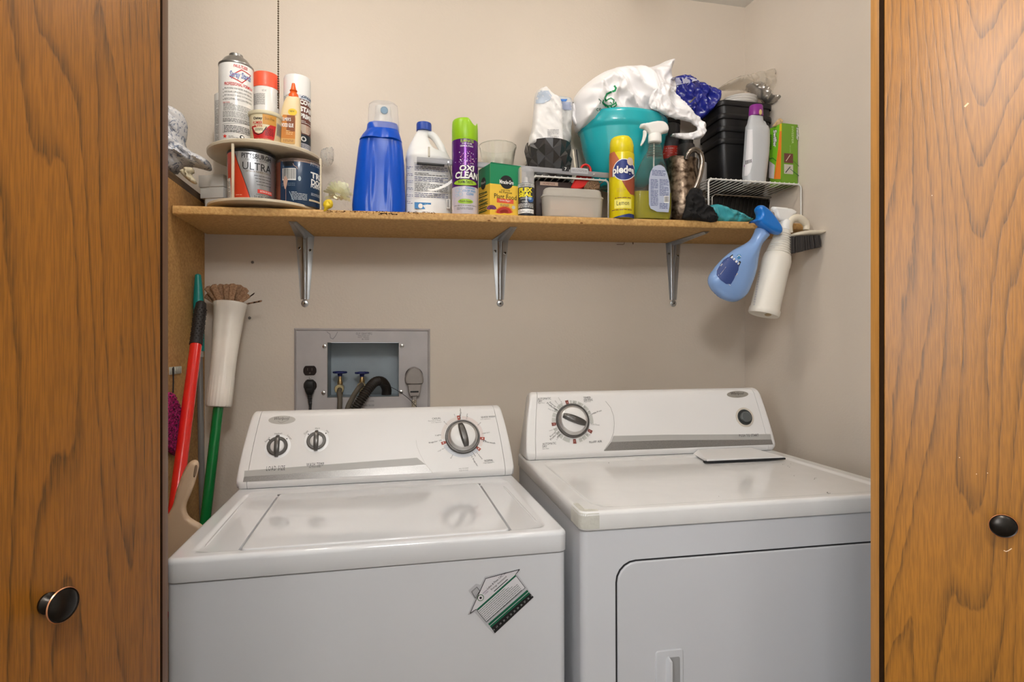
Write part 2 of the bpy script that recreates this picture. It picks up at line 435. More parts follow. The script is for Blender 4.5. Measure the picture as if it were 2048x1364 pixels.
def pillow_px(mb, pp, y, T, D0, step, **k):          # outline in photo pixels on the plane Y=y
    q = [at(px, py, y) for px, py in pp]
    pillow(mb, [(p.x, p.z) for p in q], lambda u, v, o: Vector((u, y-o, v)), T, D0, step, **k)
def rrect(x0, x1, y0, y1, r, n=5):
    out = []
    for cx, cy, a in ((x1-r, y1-r, 0), (x0+r, y1-r, 90), (x0+r, y0+r, 180), (x1-r, y0+r, 270)):
        for i in range(n+1): t = radians(a+90*i/n); out.append((cx+r*cos(t), cy+r*sin(t)))
    return out
def span(xl, xr, y):                                # centre x and radius of a round thing whose silhouette spans two pixel columns
    a = at(xl, 600, y).x; b = at(xr, 600, y).x; return (a+b)/2, (b-a)/2*0.985
def bez(p, n=24):                                   # smooth path through points (Catmull-Rom)
    p = [Vector(q) for q in p]; out = []
    for i in range(len(p)-1):
        a = p[max(0, i-1)]; b = p[i]; c = p[i+1]; d = p[min(len(p)-1, i+2)]
        for j in range(n):
            t = j/n; out.append(0.5*((2*b)+(c-a)*t+(2*a-5*b+4*c-d)*t*t+(3*b-a-3*c+d)*t**3))
    out.append(p[-1]); return out

# ================================================================== THE ROOM
XL, XR = -0.5356, 1.2006
M_wall = mat('wall_paint', (214, 202, 187), 0.42, var=0.015, vscale=3, bump=0.25, bscale=160, spec=0.35)
M_walls = mat('hall_paint', (205, 203, 198), 0.7)
M_ceil = mat('ceiling_paint', (232, 230, 224), 0.8)
M_floor = mat('floor_vinyl', (120, 104, 88), 0.6, var=0.1)
def holed(mb, x0, x1, z0, z1, hx0, hx1, hz0, hz1, y0, y1):
    mb.box(x0, hx0, y0, y1, z0, z1); mb.box(hx1, x1, y0, y1, z0, z1)
    mb.box(hx0, hx1, y0, y1, z0, hz0); mb.box(hx0, hx1, y0, y1, hz1, z1)
bx0 = at(655, 740, 0).x; bx1 = at(798, 740, 0).x; bz1 = at(726, 685, 0).z; bz0 = at(726, 794, 0).z
m = MB(); holed(m, -1.9, XR+0.1, 0, 2.44, bx0, bx1, bz0, bz1, 0, 0.12); struct(m, 'wall_back', M_wall)
def xw(y): return XR-0.13*y
struct(MB().loft([[(XR, 0, z), (xw(-1.0), -1.0, z), (xw(-1.0)+0.1, -1.0, z), (XR+0.1, 0, z)] for z in (0, 2.44)]), 'wall_right', M_wall)
M_part = mat('particleboard', (196, 152, 92), 0.6, var=0.0, c2=(168, 124, 68), vscale=160, bump=0.5, bscale=260)
PT = 1.668
struct(MB().box(XL-0.018, XL, -0.62, 0, 0, PT), 'wall_left', M_part, 'bare particleboard partition closing the left end of the closet')
struct(MB().box(-2.0, -1.9, -3.4, 0.1, 0, 2.44), 'wall_hall_left', M_walls)
struct(MB().box(1.9, 2.0, -3.4, 0.1, 0, 2.44), 'wall_hall_right', M_walls)
struct(MB().box(-2.0, 2.0, -3.5, -3.4, 0, 2.44), 'wall_hall_front', M_walls)
struct(MB().box(-2.0, 2.0, -3.5, 0.12, -0.05, 0), 'floor', M_floor)
struct(MB().box(-2.0, 2.0, -3.5, 0.12, 2.44, 2.5), 'ceiling', M_ceil)

# lamps that light the place (both just above the frame)
for B_, lab in ((BULB, 'bare bulb in a porcelain holder on the closet ceiling, left, above the washer'), (FILL_BULB, 'bare bulb in a white porcelain holder on the closet ceiling above the dryer')):
    t = thing('ceiling_bulb', lab, 'light', (B_.x, B_.y, 2.44))
    MB().lathe([(0.055, 0), (0.055, -0.012), (0.035, -0.03), (0.02, -0.045), (0.018, -0.07), (0, -0.07)], (B_.x, B_.y, 2.44), 32).build('holder', mat('porcelain', (235, 232, 225), 0.3), t)
    MB().lathe([(0.012, 0.045), (0.018, 0.02), (0.028, 0.0), (0.026, -0.012), (0.015, -0.026), (0.0, -0.030)], tuple(B_), 24).build('bulb', mat('bulb_glow', (255, 232, 205), 0.5, emit=6), t)
M_porc = mat('porcelain', (235, 232, 225), 0.3)
for L_, lab in ((HALL, 'white glass globe lamp hanging in the hall in front of the closet'), (HALL2, 'white glass globe lamp hanging further back in the hall')):
    t = thing('globe_lamp', lab, 'light', (L_.x, L_.y, 2.44), 'hall globe lamps')
    MB().lathe([(0.06, 0), (0.06, -0.015), (0.008, -0.03), (0.008, -0.13), (0.04, -0.14), (0.04, -0.15), (0, -0.15)], (L_.x, L_.y, 2.44), 32).build('stem', M_porc, t)
    MB().lathe([(0.09*sin(pi*i/16), 0.09*cos(pi*i/16)) for i in range(17)], tuple(L_), 32).build('globe', mat('globe_glow', (240, 245, 250), 0.5, emit=3), t)

m = MB(); yc_, zc_ = FILL_WIN.y, FILL_WIN.z  # frame and glowing pane of the added fill window
for y0, y1, z0, z1 in ((-0.60, 0.60, 0.64, 0.70), (-0.60, 0.60, -0.70, -0.64), (-0.60, -0.54, -0.64, 0.64), (0.54, 0.60, -0.64, 0.64), (-0.54, 0.54, -0.02, 0.02)): m.box(-1.9, -1.86, yc_+y0, yc_+y1, zc_+z0, zc_+z1, 0.003)
struct(m, 'fill_window_frame', mat('porcelain', (235, 232, 225)))
struct(MB().box(-1.898, -1.890, yc_-0.54, yc_+0.54, zc_-0.64, zc_+0.64), 'fill_window_pane', mat('fill_pane_glow', (225, 236, 250), 0.3, emit=2.0))

# pull chain of beads hanging from the bulb holder
ch = at(556.5, 100, -0.64); z_end = at(556.5, 216, -0.64).z
m = MB(); z = 2.42
m.tube([(ch.x, ch.y, 2.40), (ch.x, ch.y, z_end)], 0.0005, 6)
z = 2.40
while z > z_end:
    m.lathe([(0, 0.0018), (0.0013, 0.0012), (0.0018, 0), (0.0013, -0.0012), (0, -0.0018)], (ch.x, ch.y, z), 8); z -= 0.0046
tag(m.build('pull_chain', mat('chain_metal', (120, 105, 85), 0.35, 0.8)), 'thin beaded metal pull chain hanging in front of the left wall section', 'chain')

# ------------------------------------------------------------------ doors
M_oak = wood('oak_left', (156, 98, 28), (84, 54, 18), 5.6, 0.6, 50, 2.3, fine=0.42)
M_oakr = wood('oak_right', (166, 108, 34), (100, 66, 24), 5.2, 0.62, 46, 7.9, fine=0.42)
M_edge_l = mat('door_edge_brown', (112, 80, 56), 0.45, var=0.08, vscale=5, stretch=(40, 40, 2))
M_edge_r = mat('door_edge_gold', (178, 124, 58), 0.4, var=0.1, vscale=5, stretch=(60, 60, 3))
M_gap_shade = mat('door_gap_shade', (38, 22, 8), 0.8, spec=0.1)
M_bronze = mat('oiled_bronze', (46, 42, 38), 0.28, 0.85, var=0.3, vscale=60)
M_copper = mat('copper_rim', (214, 150, 110), 0.3, 0.8)
yd0 = -1.10; yd1 = -1.083
def door(name, e, ye, sgn, az, M, lab, s_knob, kz, bw, L=0.40):
    # lead panel of an open bifold door: from its far end (e,ye) towards the hall; az = how far its face turns to the middle
    c, s = cos(radians(az)), sin(radians(az))
    dx, dy = sgn*c, -s                                # along the panel towards the hall
    nx, ny = -sgn*s, -c                               # out of its face
    R = Matrix(((dx, nx, 0, e), (dy, ny, 0, ye), (0, 0, 1, 0), (0, 0, 0, 1)))     # local x along, y out of face
    t = thing(name, lab, 'door', (e+dx*L/2, ye+dy*L/2, 0.01)); t['kind'] = 'structure'
    MB(R).box(0.0, L, -0.028, -0.0, 0.01, 2.36, 0.0015).build('lead_panel', M, t)
    MB(R).box(-bw, -0.0003, -0.028, -0.001, 0.01, 2.36, 0.001).build('gap_shade_strip', M_gap_shade, t, label='dark strip painting the shaded gap beside the trim')  # dark strip colours in the shaded gap between door and trim
    ax, ay = e+dx*(L+0.004), ye+dy*(L+0.004)
    R2 = Matrix(((sgn*c, sgn*s, 0, ax), (s, -c, 0, ay), (0, 0, 1, 0), (0, 0, 0, 1)))
    MB(R2).box(0.006, L, -0.028, 0, 0.01, 2.36, 0.0015).build('jamb_panel', M, t)
    kt = MB(R @ Matrix.Translation((s_knob, 0, kz)) @ Matrix.Rotation(-pi/2, 4, 'X') @ Matrix.Scale(0.77, 4))
    kt.lathe([(0.0, -0.001), (0.0115, 0), (0.012, 0.003), (0.009, 0.006), (0.0065, 0.010), (0.007, 0.014), (0.010, 0.0175), (0.016, 0.0202), (0.0188, 0.0218)], seg=48, c1=False, mi=0)
    kt.lathe([(0.0188, 0.0218), (0.0194, 0.0228), (0.0186, 0.0239)], seg=48, c0=False, c1=False, mi=1)
    kt.lathe([(0.0186, 0.0239), (0.0172, 0.0235), (0.0150, 0.0250), (0.011, 0.0266), (0.006, 0.0276), (0, 0.0280)], seg=48, c0=False, mi=0)
    kt.build('knob', [M_bronze, M_copper], t)
    O = R @ Vector((0, 0, 1)); return t, Pl(O, R.to_3x3() @ Vector((1, 0, 0)), (0, 0, 1))
JL = at(325, 700, yd0).x; JR = at(1760, 700, yd0).x
struct(MB().box(JL-0.065, JL, yd0, yd1, 0, 2.44, 0.001), 'trim_1', M_edge_l)
struct(MB().box(JR, JR+0.11, yd0, yd1, 0, 2.44, 0.001), 'trim_2', M_edge_r)
struct(MB().box(-1.9, JL-0.045, yd1, yd1+0.09, 0, 2.44), 'wall_front_left', M_walls)
struct(MB().box(JR+0.095, 1.9, yd1, yd1+0.09, 0, 2.44), 'wall_front_right', M_walls)
ye = yd0-0.012
AZL, AZR = 66, 43
e1 = at(321.5, 700, ye); e2 = at(1768.5, 700, ye)
def hit(O, px, py): return O[1].map(px, py)
tmpL = Pl((e1.x, e1.y, 1), (-cos(radians(AZL)), -sin(radians(AZL)), 0), (0, 0, 1)); tmpR = Pl((e2.x, e2.y, 1), (cos(radians(AZR)), -sin(radians(AZR)), 0), (0, 0, 1))
kl = tmpL.map(94, 1206); kr = tmpR.map(2001, 1045)
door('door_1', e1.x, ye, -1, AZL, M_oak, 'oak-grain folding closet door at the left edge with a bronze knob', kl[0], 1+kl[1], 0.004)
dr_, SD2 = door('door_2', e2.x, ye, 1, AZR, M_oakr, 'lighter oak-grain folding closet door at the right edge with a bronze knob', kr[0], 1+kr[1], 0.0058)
d = Dec(SD2); chip = P(235, 205, 170, 0.8)
for q in ([(2008, 1101), (2012, 1103), (2017, 1101), (2023, 1097)],): d.stroke(q, 0.0010, chip, 1)
d.stroke([(1930, 213), (1936, 207)], 0.0022, P(222, 196, 150, 0.8), 1)
for q in ((1864, 391), (1919, 915), (1953, 948), (1975, 946)): d.ell(q[0], q[1], 1.0, 1.0, chip, 1, 6)
d.build(dr_, 'varnish_chips', 'small pale chips in the varnish')['kind'] = 'stuff'

# ------------------------------------------------------------------ the machines
def Rm(rx, ry, rz): return Matrix.Rotation(rz, 4, 'Z') @ Matrix.Rotation(ry, 4, 'Y') @ Matrix.Rotation(rx, 4, 'X')
WM = Matrix.Translation((-0.3664, -D+1.0234, 0.914)) @ Rm(-0.002, -0.0018, 0.0135)
DM = Matrix.Translation((0.3367, -D+1.0113, 0.9537)) @ Rm(-0.0005, -0.004, -0.0165)
WW, DW = 0.686, 0.737
M_enam = mat('white_enamel', (222, 223, 225), 0.08, spec=0.6, coat=0.3)
M_enam2 = mat('white_enamel_side', (206, 206, 208), 0.3, spec=0.5)
M_plas = mat('console_plastic', (232, 230, 228), 0.3, spec=0.4)
M_dark = mat('dark_gap', (30, 30, 32), 0.8)
M_band1 = mat('silver_band_light', (176, 174, 170), 0.4, 0.0)
M_band2 = mat('silver_band_speckled', (150, 147, 144), 0.32, 0.5, var=0.22, vscale=900)
M_knobg = mat('knob_grey', (98, 95, 92), 0.3, 0.6)
M_silver = mat('knob_silver', (200, 198, 196), 0.34, 0.75)

def dense(a, b, spots, step, fine, rng):
    out = set(); x = a
    while x < b-1e-6: out.add(round(x, 5)); x += step
    out.add(round(b, 5))
    for s in spots:
        y = s-rng
        while y <= s+rng+1e-6:
            if a <= y <= b: out.add(round(y, 5))
            y += fine
    return sorted(out)
def sdrr(x, y, x0, x1, y0, y1, r):       # signed distance, negative inside
    qx = abs(x-(x0+x1)/2)-(x1-x0)/2+r; qy = abs(y-(y0+y1)/2)-(y1-y0)/2+r
    return sqrt(max(qx, 0)**2+max(qy, 0)**2)+min(max(qx, qy), 0)-r
def deck(mb, w, d, rc, re, hf, skirt, xs, ys, y0=0.0):
    nx, ny = len(xs), len(ys); vs = []
    for y in ys:
        for x in xs:
            s = -sdrr(x, y, 0, w, y0, d, rc); px_, py_ = x, y
            if s < 0:
                cx = min(max(x, rc), w-rc); cy = min(max(y, y0+rc), d-rc); v = Vector((x-cx, y-cy)).normalized()*rc; px_, py_ = cx+v.x, cy+v.y; s = 0
            z = hf(px_, py_)
            if s < re: z -= re-sqrt(max(0, re*re-(re-s)**2))
            vs.append((px_, py_, z))
    fs = [(j*nx+i, j*nx+i+1, (j+1)*nx+i+1, (j+1)*nx+i) for j in range(ny-1) for i in range(nx-1)]
    ring = [i for i in range(nx)]+[j*nx+nx-1 for j in range(1, ny)]+[(ny-1)*nx+i for i in range(nx-2, -1, -1)]+[j*nx for j in range(ny-2, 0, -1)]
    k = len(vs); vs += [(vs[i][0], vs[i][1], -skirt+0.0015) for i in ring]+[((vs[i][0]-w/2)*0.997+w/2, (vs[i][1]-d/2)*0.997+d/2, -skirt) for i in ring]
    n = len(ring)
    for a in range(n):
        b = (a+1) % n; fs.append((ring[a], ring[b], k+b, k+a)); fs.append((k+a, k+b, k+n+b, k+n+a))
    fs.append(tuple(k+n+a for a in range(n)))
    mb.add(vs, fs)
def sstep(a, b, x):
    t = max(0, min(1, (x-a)/(b-a))); return t*t*(3-2*t)
def slab(mb, x0, x1, y0, y1, r, z0, z1, e, mi=0):
    L = [rrect(x0, x1, y0, y1, r)]
    lo = [[(p[0], p[1], z0) for p in rrect(x0, x1, y0, y1, r)], [(p[0], p[1], z1-e) for p in rrect(x0, x1, y0, y1, r)]]
    for k in (0.3, 0.6, 0.85, 1.0):
        a = k*pi/2; i = e*(1-cos(a)); lo.append([(p[0], p[1], z1-e+e*sin(a)) for p in rrect(x0+i, x1-i, y0+i, y1-i, max(r-i, 0.001))])
    mb.loft(lo, mi)
def console(m4, w, c0, H, top, part, seam=0.024):
    prof = [(c0+0.007, 0.001), (c0+0.001, 0.010), (c0, 0.0175), (c0+0.0015, 0.0215)]
    fx0, fz0, fx1, fz1 = c0+0.0015, 0.0215, c0+top-0.010, H-0.014
    for i in range(1, 9): prof.append((fx0+(fx1-fx0)*i/8, fz0+(fz1-fz0)*i/8))
    prof += [(c0+top-0.004, H-0.006), (c0+top+0.004, H-0.0015), (c0+top+0.014, H), (c0+top+0.03, H-0.004), (c0+top+0.038, H-0.015), (c0+top+0.045, 0.001)]
    g = lambda z: 0.021*(max(0, z)/H)**1.7
    cx, cz = c0+top*0.6+0.02, H*0.4
    if part == 'mid': st = [(seam+0.0010, 1), (w/2, 1), (w-seam-0.0010, 1)]
    else:
        st = []
        for th in (0.0, 0.25, 0.5, 0.75, 1.0):
            a = th*pi/2; st.append((0.011*(1-sin(a)), 1-0.13*(1-cos(pi/2-a))*1.0))
        st = sorted(st); st = [(s, 1-0.085*(1-sin(i/4*pi/2))) for i, (s, _) in enumerate(st)]+[(seam, 1)]
    loops = []
    for s, k in st:
        lp = []
        for (y, z) in prof:
            sx = s if s <= w/2 else w-s
            x = sx+g(z)*max(0, 1-sx/0.16)
            if part == 'R': x = w-x
            elif s > w/2: x = w-x
            lp.append((x, cx+(y-cx)*k, max(0.0008, cz+(z-cz)*k)))
        loops.append(lp)
    MBm = MB(m4); MBm.loft(loops)
    O = m4 @ Vector((0, fx0, fz0)); e1 = (m4.to_3x3() @ Vector((1, 0, 0))); e2 = (m4.to_3x3() @ Vector((0, fx1-fx0, fz1-fz0)))
    return MBm, Pl(O, e1, e2)
def fmat(S, u, v, o=0.0):
    p = S.pt(u, v, o); ev = S.n.cross(S.eu); M = Matrix.Identity(4)
    for i in range(3): M[i][0] = S.eu[i]; M[i][1] = ev[i]; M[i][2] = S.n[i]; M[i][3] = p[i]
    return M
def handle(mb, L, wd, h, ang, mi=0, z0=0.0):            # a finger grip: a bar that is narrow at the ends and humped
    c, s = cos(ang), sin(ang); lo = []
    for i in range(13):
        t = -1+2*i/12; hw = wd*(0.42+0.58*sqrt(max(0, 1-t*t*0.9))); hh = h*(0.35+0.65*sqrt(max(0, 1-t*t)))
        y = t*L; lo.append([(x*c-y*s, x*s+y*c, z) for x, z in ((-hw, z0), (-hw, z0+hh*0.7), (-hw*0.6, z0+hh*0.97), (0, z0+hh), (hw*0.6, z0+hh*0.97), (hw, z0+hh*0.7), (hw, z0))])
    mb.loft(lo, mi)

# ---- washer
wroot = thing('washing_machine', 'white top-loading washing machine, left of the two machines', 'washing machine', WM @ Vector((WW/2, 0.3, -0.914)))
m = MB(WM); slab(m, 0.003, WW-0.003, 0.003, 0.60, 0.014, -0.905, -0.0415, 0.002); m.build('cabinet', mat('enamel_front_shaded', (202, 203, 206), 0.22, spec=0.5), wroot)  # same white as the deck, coloured darker for the front's shade
m = MB(WM); slab(m, 0.008, WW-0.008, 0.008, 0.595, 0.014, -0.0418, -0.038, 0.0005); m.build('seam_shadow_gap', M_dark, wroot)
for fx in (0.04, WW-0.04):
    for fy in (0.05, 0.55): MB(WM).lathe([(0.02, -0.913), (0.02, -0.900)], (fx, fy, 0), 16).build('levelling_foot', M_dark, wroot)
SW = Pl(WM @ Vector((0, 0, 0)), WM.to_3x3() @ Vector((1, 0, 0)), WM.to_3x3() @ Vector((0, 1, 0)))
lx0, ly0 = SW.map(487, 1094); lx1, _ = SW.map(1017, 1056); _, ly1 = SW.map(760, 975)
lx0 = SW.map(482, 1096)[0]; lx1 = SW.map(1019, 1058)[0]; ly0 = SW.map(750, 1080)[1]; ly1 = SW.map(760, 977)[1]
lrc = 0.014
def wh(x, y):
    b = sdrr(x, y, 0.030, WW-0.030, 0.022, ly1+0.025, 0.03)
    z = -0.004*(1-sstep(-0.014, 0.0, b)) if b < 0 else 0
    g = sdrr(x, y, lx0-0.0035, lx1+0.0035, ly0-0.0035, ly1+0.0035, lrc)
    z -= 0.012*(1-sstep(-0.0012, 0.0022, g))
    return z
xs = dense(0, WW, [0.006, WW-0.006, lx0-0.003, lx1+0.003, 0.030, WW-0.030], 0.02, 0.0012, 0.009)
ys = dense(0, 0.60, [0.006, 0.594, ly0-0.003, ly1+0.003, 0.022], 0.02, 0.0012, 0.009)
xs = sorted(set(xs) | set(round(v, 5) for c in (lx0, lx1) for v in [c-0.012+0.0016*i for i in range(16)])); ys = sorted(set(ys) | set(round(v, 5) for c in (ly0, ly1) for v in [c-0.012+0.0016*i for i in range(16)]))
m = MB(WM); deck(m, WW, 0.60, 0.018, 0.009, wh, 0.0396, xs, ys); m.build('top_deck', M_enam, wroot, sharp=60)
m = MB(WM); slab(m, lx0, lx1, ly0, ly1, lrc, -0.014, 0.0006, 0.0035)
lid = m.build('lid', M_enam, wroot, sharp=60)
for hx in (lx0-0.001, lx1+0.001): MB(WM).box(hx-0.004, hx+0.004, ly1-0.001, ly1+0.006, -0.008, -0.0015, 0.001).build('lid_hinge', mat('hinge_metal', (150, 150, 150), 0.35, 0.8), wroot)
# raised beads along the deck sides
def bead(a, b, c):
    pts = [SW.map(*p) for p in (a, b)]
    m = MB(WM); P0 = Vector((*pts[0], -0.0052)); P1 = Vector((*pts[1], -0.0052)); n = 20; pp = [P0.lerp(P1, i/n) for i in range(n+1)]
    m.tube(pp, [0.0001+0.0030*min(1, sin(pi*i/n)*4) for i in range(n+1)], 12)
    m.build('deck_bead', M_enam, wroot, sharp=80)
bead((404, 1097), (490, 998), 0); bead((1078, 1046), (1005, 967), 0)
for pt_ in ('L', 'mid', 'R'):
    mb_, SWC = console(WM, WW, 0.4585, 0.1782, 0.0846, pt_)
    mb_.build({'L': 'console_end_cap', 'R': 'console_end_cap', 'mid': 'control_panel'}[pt_], M_plas, wroot, sharp=50)
m = MB(WM); m.box(0.012, WW-0.012, 0.468, 0.60, -0.001, 0.0012); m.build('console_shadow_gap', M_dark, wroot)
d = Dec(SWC)
d.poly([(489, 941.5), (834, 915.5), (851, 929), (488, 953.5)], M_band1, 1)
d.poly([(488, 953.5), (851, 929), (865, 945.5), (486, 964)], M_band2, 1)
d.stroke([(832, 880), (834, 893), (840, 908), (850, 927), (865, 945)], 0.0009, P(206, 203, 200), 2)
# logo badge
d.ell(564, 840, 27, 8.5, P(182, 178, 172, 0.35, 0.4), 2, 20); d.text('Whirlpool', 549, 834, 579, 842, P(70, 66, 64), lay=4, shear=0.35)
d.stroke([(556, 843), (562, 846), (572, 842), (578, 839)], 0.0006, P(110, 100, 95), 4)
d.text('LOAD SIZE', 533, 932, 570, 941, BLACK, space=1.3, ang=-0.0); d.text('WASH TEMP', 613, 925.5, 648, 932.5, BLACK, space=1.2); d.text('ALL COLD RINSES', 618, 932.5, 642, 935.5, P(90, 88, 86))
def upx(S, px, py): return S.map(px, py)
def dialtxt(d, S, cx, cy, items, m_, h=0.0042, wd=0.0023):
    for (tx, px, py, ang, k) in items:
        u, v = S.map(px, py); d.textm(tx, u, v, len(tx)*wd*k, h*k, m_, 3, radians(ang))
tx_ = P(120, 118, 116); tb = P(40, 38, 38)
for (cx, cy, wds) in ((555, 893, (('Small', 535, 880, 50), ('Medium', 557, 867.5, 4), ('Large', 579, 875, -48))), (633, 882, (('Cold', 612, 865.5, 45), ('Warm', 635, 857, 4), ('Hot', 655.5, 863.5, -42)))):
    for tx, px, py, an in wds:
        u, v = SWC.map(px, py); d.textm(tx, u, v, len(tx)*0.0030, 0.0042, tx_, 9, radians(an))
    for px, py in ((cx-16, cy-13), (cx+19, cy-15)): d.ell(px, py, 1.2, 1.2, BLACK, 9, 8)
# big dial print
dc = (925, 873)
for tx, px, py, an, k, mm in (('CASUAL', 873, 837, 2, 1.5, tb), ('Permanent Press', 869, 841.5, 2, 0.85, tx_), ('Low Agitation', 873, 845, 2, 0.8, tx_), ('QUICK WASH', 976, 834, 2, 1.5, tb), ('Low Agitation', 971, 838.5, 2, 0.8, tx_),
        ('NORMAL', 977.5, 921, 2, 1.5, tb), ('High Agitation', 977.5, 925.5, 2, 0.8, tx_), ('10 Regular', 921, 827.5, 88, 1.25, tb), ('Light', 934, 832.5, 78, 1.2, tx_), ('Light', 876.5, 870.5, 5, 1.2, tb), ('Regular 10', 870.5, 883.5, 10, 1.3, tb),
        ('4 Pre-wash', 978, 884.5, -12, 1.3, tb), ('14 Heavy', 958.5, 911.5, -52, 1.2, tb), ('10 Regular', 948.5, 922, -62, 1.3, tb), ('High Spin', 972, 866, 8, 0.9, tx_), ('High Spin', 883, 899.5, 28, 0.9, tx_), ('Rinse', 903.5, 913, 62, 0.9, tx_), ('Rinse', 958.5, 847.5, 45, 0.9, tx_), ('Spin', 909.5, 831, -70, 0.9, tx_), ('Rinse', 891, 846, -45, 0.9, tx_), ('PULL TO START', 927.5, 937, 2, 0.75, tx_), ('PUSH TO STOP', 927.5, 941, 2, 0.75, tx_)):
    u, v = SWC.map(px, py); d.textm(tx, u, v, len(tx)*0.0026*k, 0.0037*k, mm, 3, radians(an))
def arcs(d, S, cx, cy, r0, r1, a0, a1, m_, lay=2):
    u, v = S.map(cx, cy); n = max(1, int(abs(a1-a0)/6)); vs = []
    for i in range(n+1):
        a = radians(a0+(a1-a0)*i/n); vs += [(u+r0*cos(a), v+r0*sin(a)), (u+r1*cos(a), v+r1*sin(a))]
    d.put(vs, [(2*i, 2*i+1, 2*i+3, 2*i+2) for i in range(n)], m_, lay)
for a0, a1, c in ((-32, 88, (226, 214, 210)), (92, 185, (224, 216, 210)), (205, 300, (205, 208, 214)), (302, 322, (205, 208, 214))):
    arcs(d, SWC, 925, 873, 0.048, 0.0575, a0, a1, P(*c))
for a in (98, 197, -8, -41): arcs(d, SWC, 925, 873, 0.0475, 0.060, a-4, a+4, P(168, 74, 58), 3); arcs(d, SWC, 925, 873, 0.053, 0.0555, a-1.5, a+1.5, WHITE, 4)
for a in (93, -13, -61): arcs(d, SWC, 925, 873, 0.050, 0.064, a-0.5, a+0.5, BLACK, 3)
d.build(wroot, 'control_printing')
def small_dial(S, px, py, R, parent):
    u, v = S.map(px, py); M4 = fmat(S, u, v)
    k = MB(M4).lathe([(R*1.26, 0), (R*1.28, 0.0008), (R*1.15, 0.0014), (R, 0.0014), (R, 0)], seg=40); ring = k.build('dial', mat('dial_surround', (246, 246, 246), 0.35), parent)
    MB(M4).lathe([(R, 0.0005), (R, 0.005), (R*0.93, 0.0065), (R*0.70, 0.0065), (R*0.66, 0.004)], seg=40, c0=False, c1=False).build('dial_ring', M_knobg, ring)
    MB(M4).lathe([(R*0.67, 0.004), (R*0.5, 0.0075), (0, 0.009)], seg=40, c0=False).build('dial_face', M_plas, ring)
    h = MB(M4); handle(h, R*1.12, R*0.25, 0.018, 0.0, 0, 0.002); h.build('dial_grip', M_knobg, ring)
small_dial(SWC, 555, 893, 0.0245, wroot); small_dial(SWC, 633, 882, 0.0235, wroot)
def big_dial(S, px, py, R, ang, parent):
    u, v = S.map(px, py); M4 = fmat(S, u, v)
    ring = MB(M4).lathe([(R, 0), (R, 0.006), (R*0.96, 0.0085), (R*0.91, 0.0085), (R*0.89, 0.006)], seg=56, c1=False).build('dial', M_knobg, parent)
    MB(M4).lathe([(R*0.90, 0.006), (R*0.86, 0.011), (R*0.74, 0.0165), (R*0.70, 0.017)], seg=56, c0=False, c1=False).build('dial_rim', M_silver, ring)
    MB(M4).lathe([(R*0.71, 0.017), (R*0.66, 0.0185), (R*0.4, 0.021), (0, 0.022)], seg=56, c0=False).build('dial_face', M_plas, ring)
    h = MB(M4); handle(h, R*0.70, R*0.20, 0.013, ang, 0, 0.018); h.build('dial_grip', M_knobg, ring)
big_dial(SWC, 925, 874, 0.0465, radians(12), wroot)

# house-shaped magnet on the washer front
FWn = Pl(WM @ Vector((0, 0.003, -0.2)), WM.to_3x3() @ Vector((1, 0, 0)), WM.to_3x3() @ Vector((0, 0, 1)))
out_px = [(936, 1229), (949, 1197.5), (936.5, 1181), (952, 1167), (961, 1169.5), (970, 1153), (1039.5, 1137), (1034, 1147), (1067.5, 1193.5), (988, 1268), (949, 1224)]
q = [FWn.map(*p) for p in out_px]
mg = MB().prism(q, lambda u, v, o: FWn.pt(u, v, o), 0.0, 0.0008)
mg_o = mg.build('fridge_magnet', mat('magnet_grey', (186, 186, 190), 0.4), None)
tag(mg_o, 'house-shaped printed thermometer magnet stuck askew on the washing machine front', 'magnet')
class Off:
    wrap = False
    def __init__(s, S, k): s.S = S; s.k = k
    def pt(s, u, v, o): return s.S.pt(u, v, o+s.k)
    def map(s, a, b): return s.S.map(a, b)
d = Dec(Off(FWn, 0.0008)); G = P(10, 92, 66)
W_ = P(214, 212, 216)
d.poly([(940, 1226), (971, 1156), (1038, 1139), (1032, 1150), (1050, 1175), (974, 1243), (952, 1218)], W_, 1)
d.stroke([(940, 1226), (971, 1156.5), (1038.5, 1138.5), (1030.5, 1149)], 0.0012, BLACK, 3); d.stroke([(940, 1226), (952, 1218)], 0.0012, BLACK, 3)
d.stroke([(1030.5, 1149), (1050, 1175), (972.5, 1243.5), (952, 1218)], 0.0008, BLACK, 3)
d.stroke([(943, 1183), (953.5, 1173.5), (959.5, 1181), (950.5, 1196)], 0.0008, BLACK, 3, True)
for i in range(4): d.stroke([(944.5+i*1.8, 1185+i*2.6), (954.5+i*1.4, 1175.5+i*2.2)], 0.0004, GREYP, 3)
d.poly([(953, 1218), (1030, 1149.5), (1032, 1152), (955.5, 1220.5)], G, 2)
d.poly([(976, 1247), (1054, 1179), (1060, 1187), (982, 1255)], G, 2); d.stroke([(979, 1251), (1057, 1183)], 0.0008, W_, 3)
d.poly([(982, 1254.5), (1059.5, 1186), (1067, 1193.5), (989.5, 1266)], BLACK, 2)
a0, b0 = FWn.map(953, 1218), FWn.map(1030, 1149.5); angm = atan2(b0[1]-a0[1], b0[0]-a0[0])
for tx, px, py, wd, h in (('Lakes & Pines CAC, Inc.', 993.5, 1160.0, 0.045, 0.0044), ('Energy Assistance', 997.5, 1165.5, 0.036, 0.0044)):
    u, v = FWn.map(px, py); d.textm(tx, u, v, wd, h, BLACK, 3, angm)
u, v = FWn.map(1001.5, 1170); d.linesm(0, 0, 0, 0, 1, BLACK) if False else d.strokem([(u-0.016*cos(angm), v-0.016*sin(angm)), (u+0.016*cos(angm), v+0.016*sin(angm))], 0.0014, BLACK, 3)
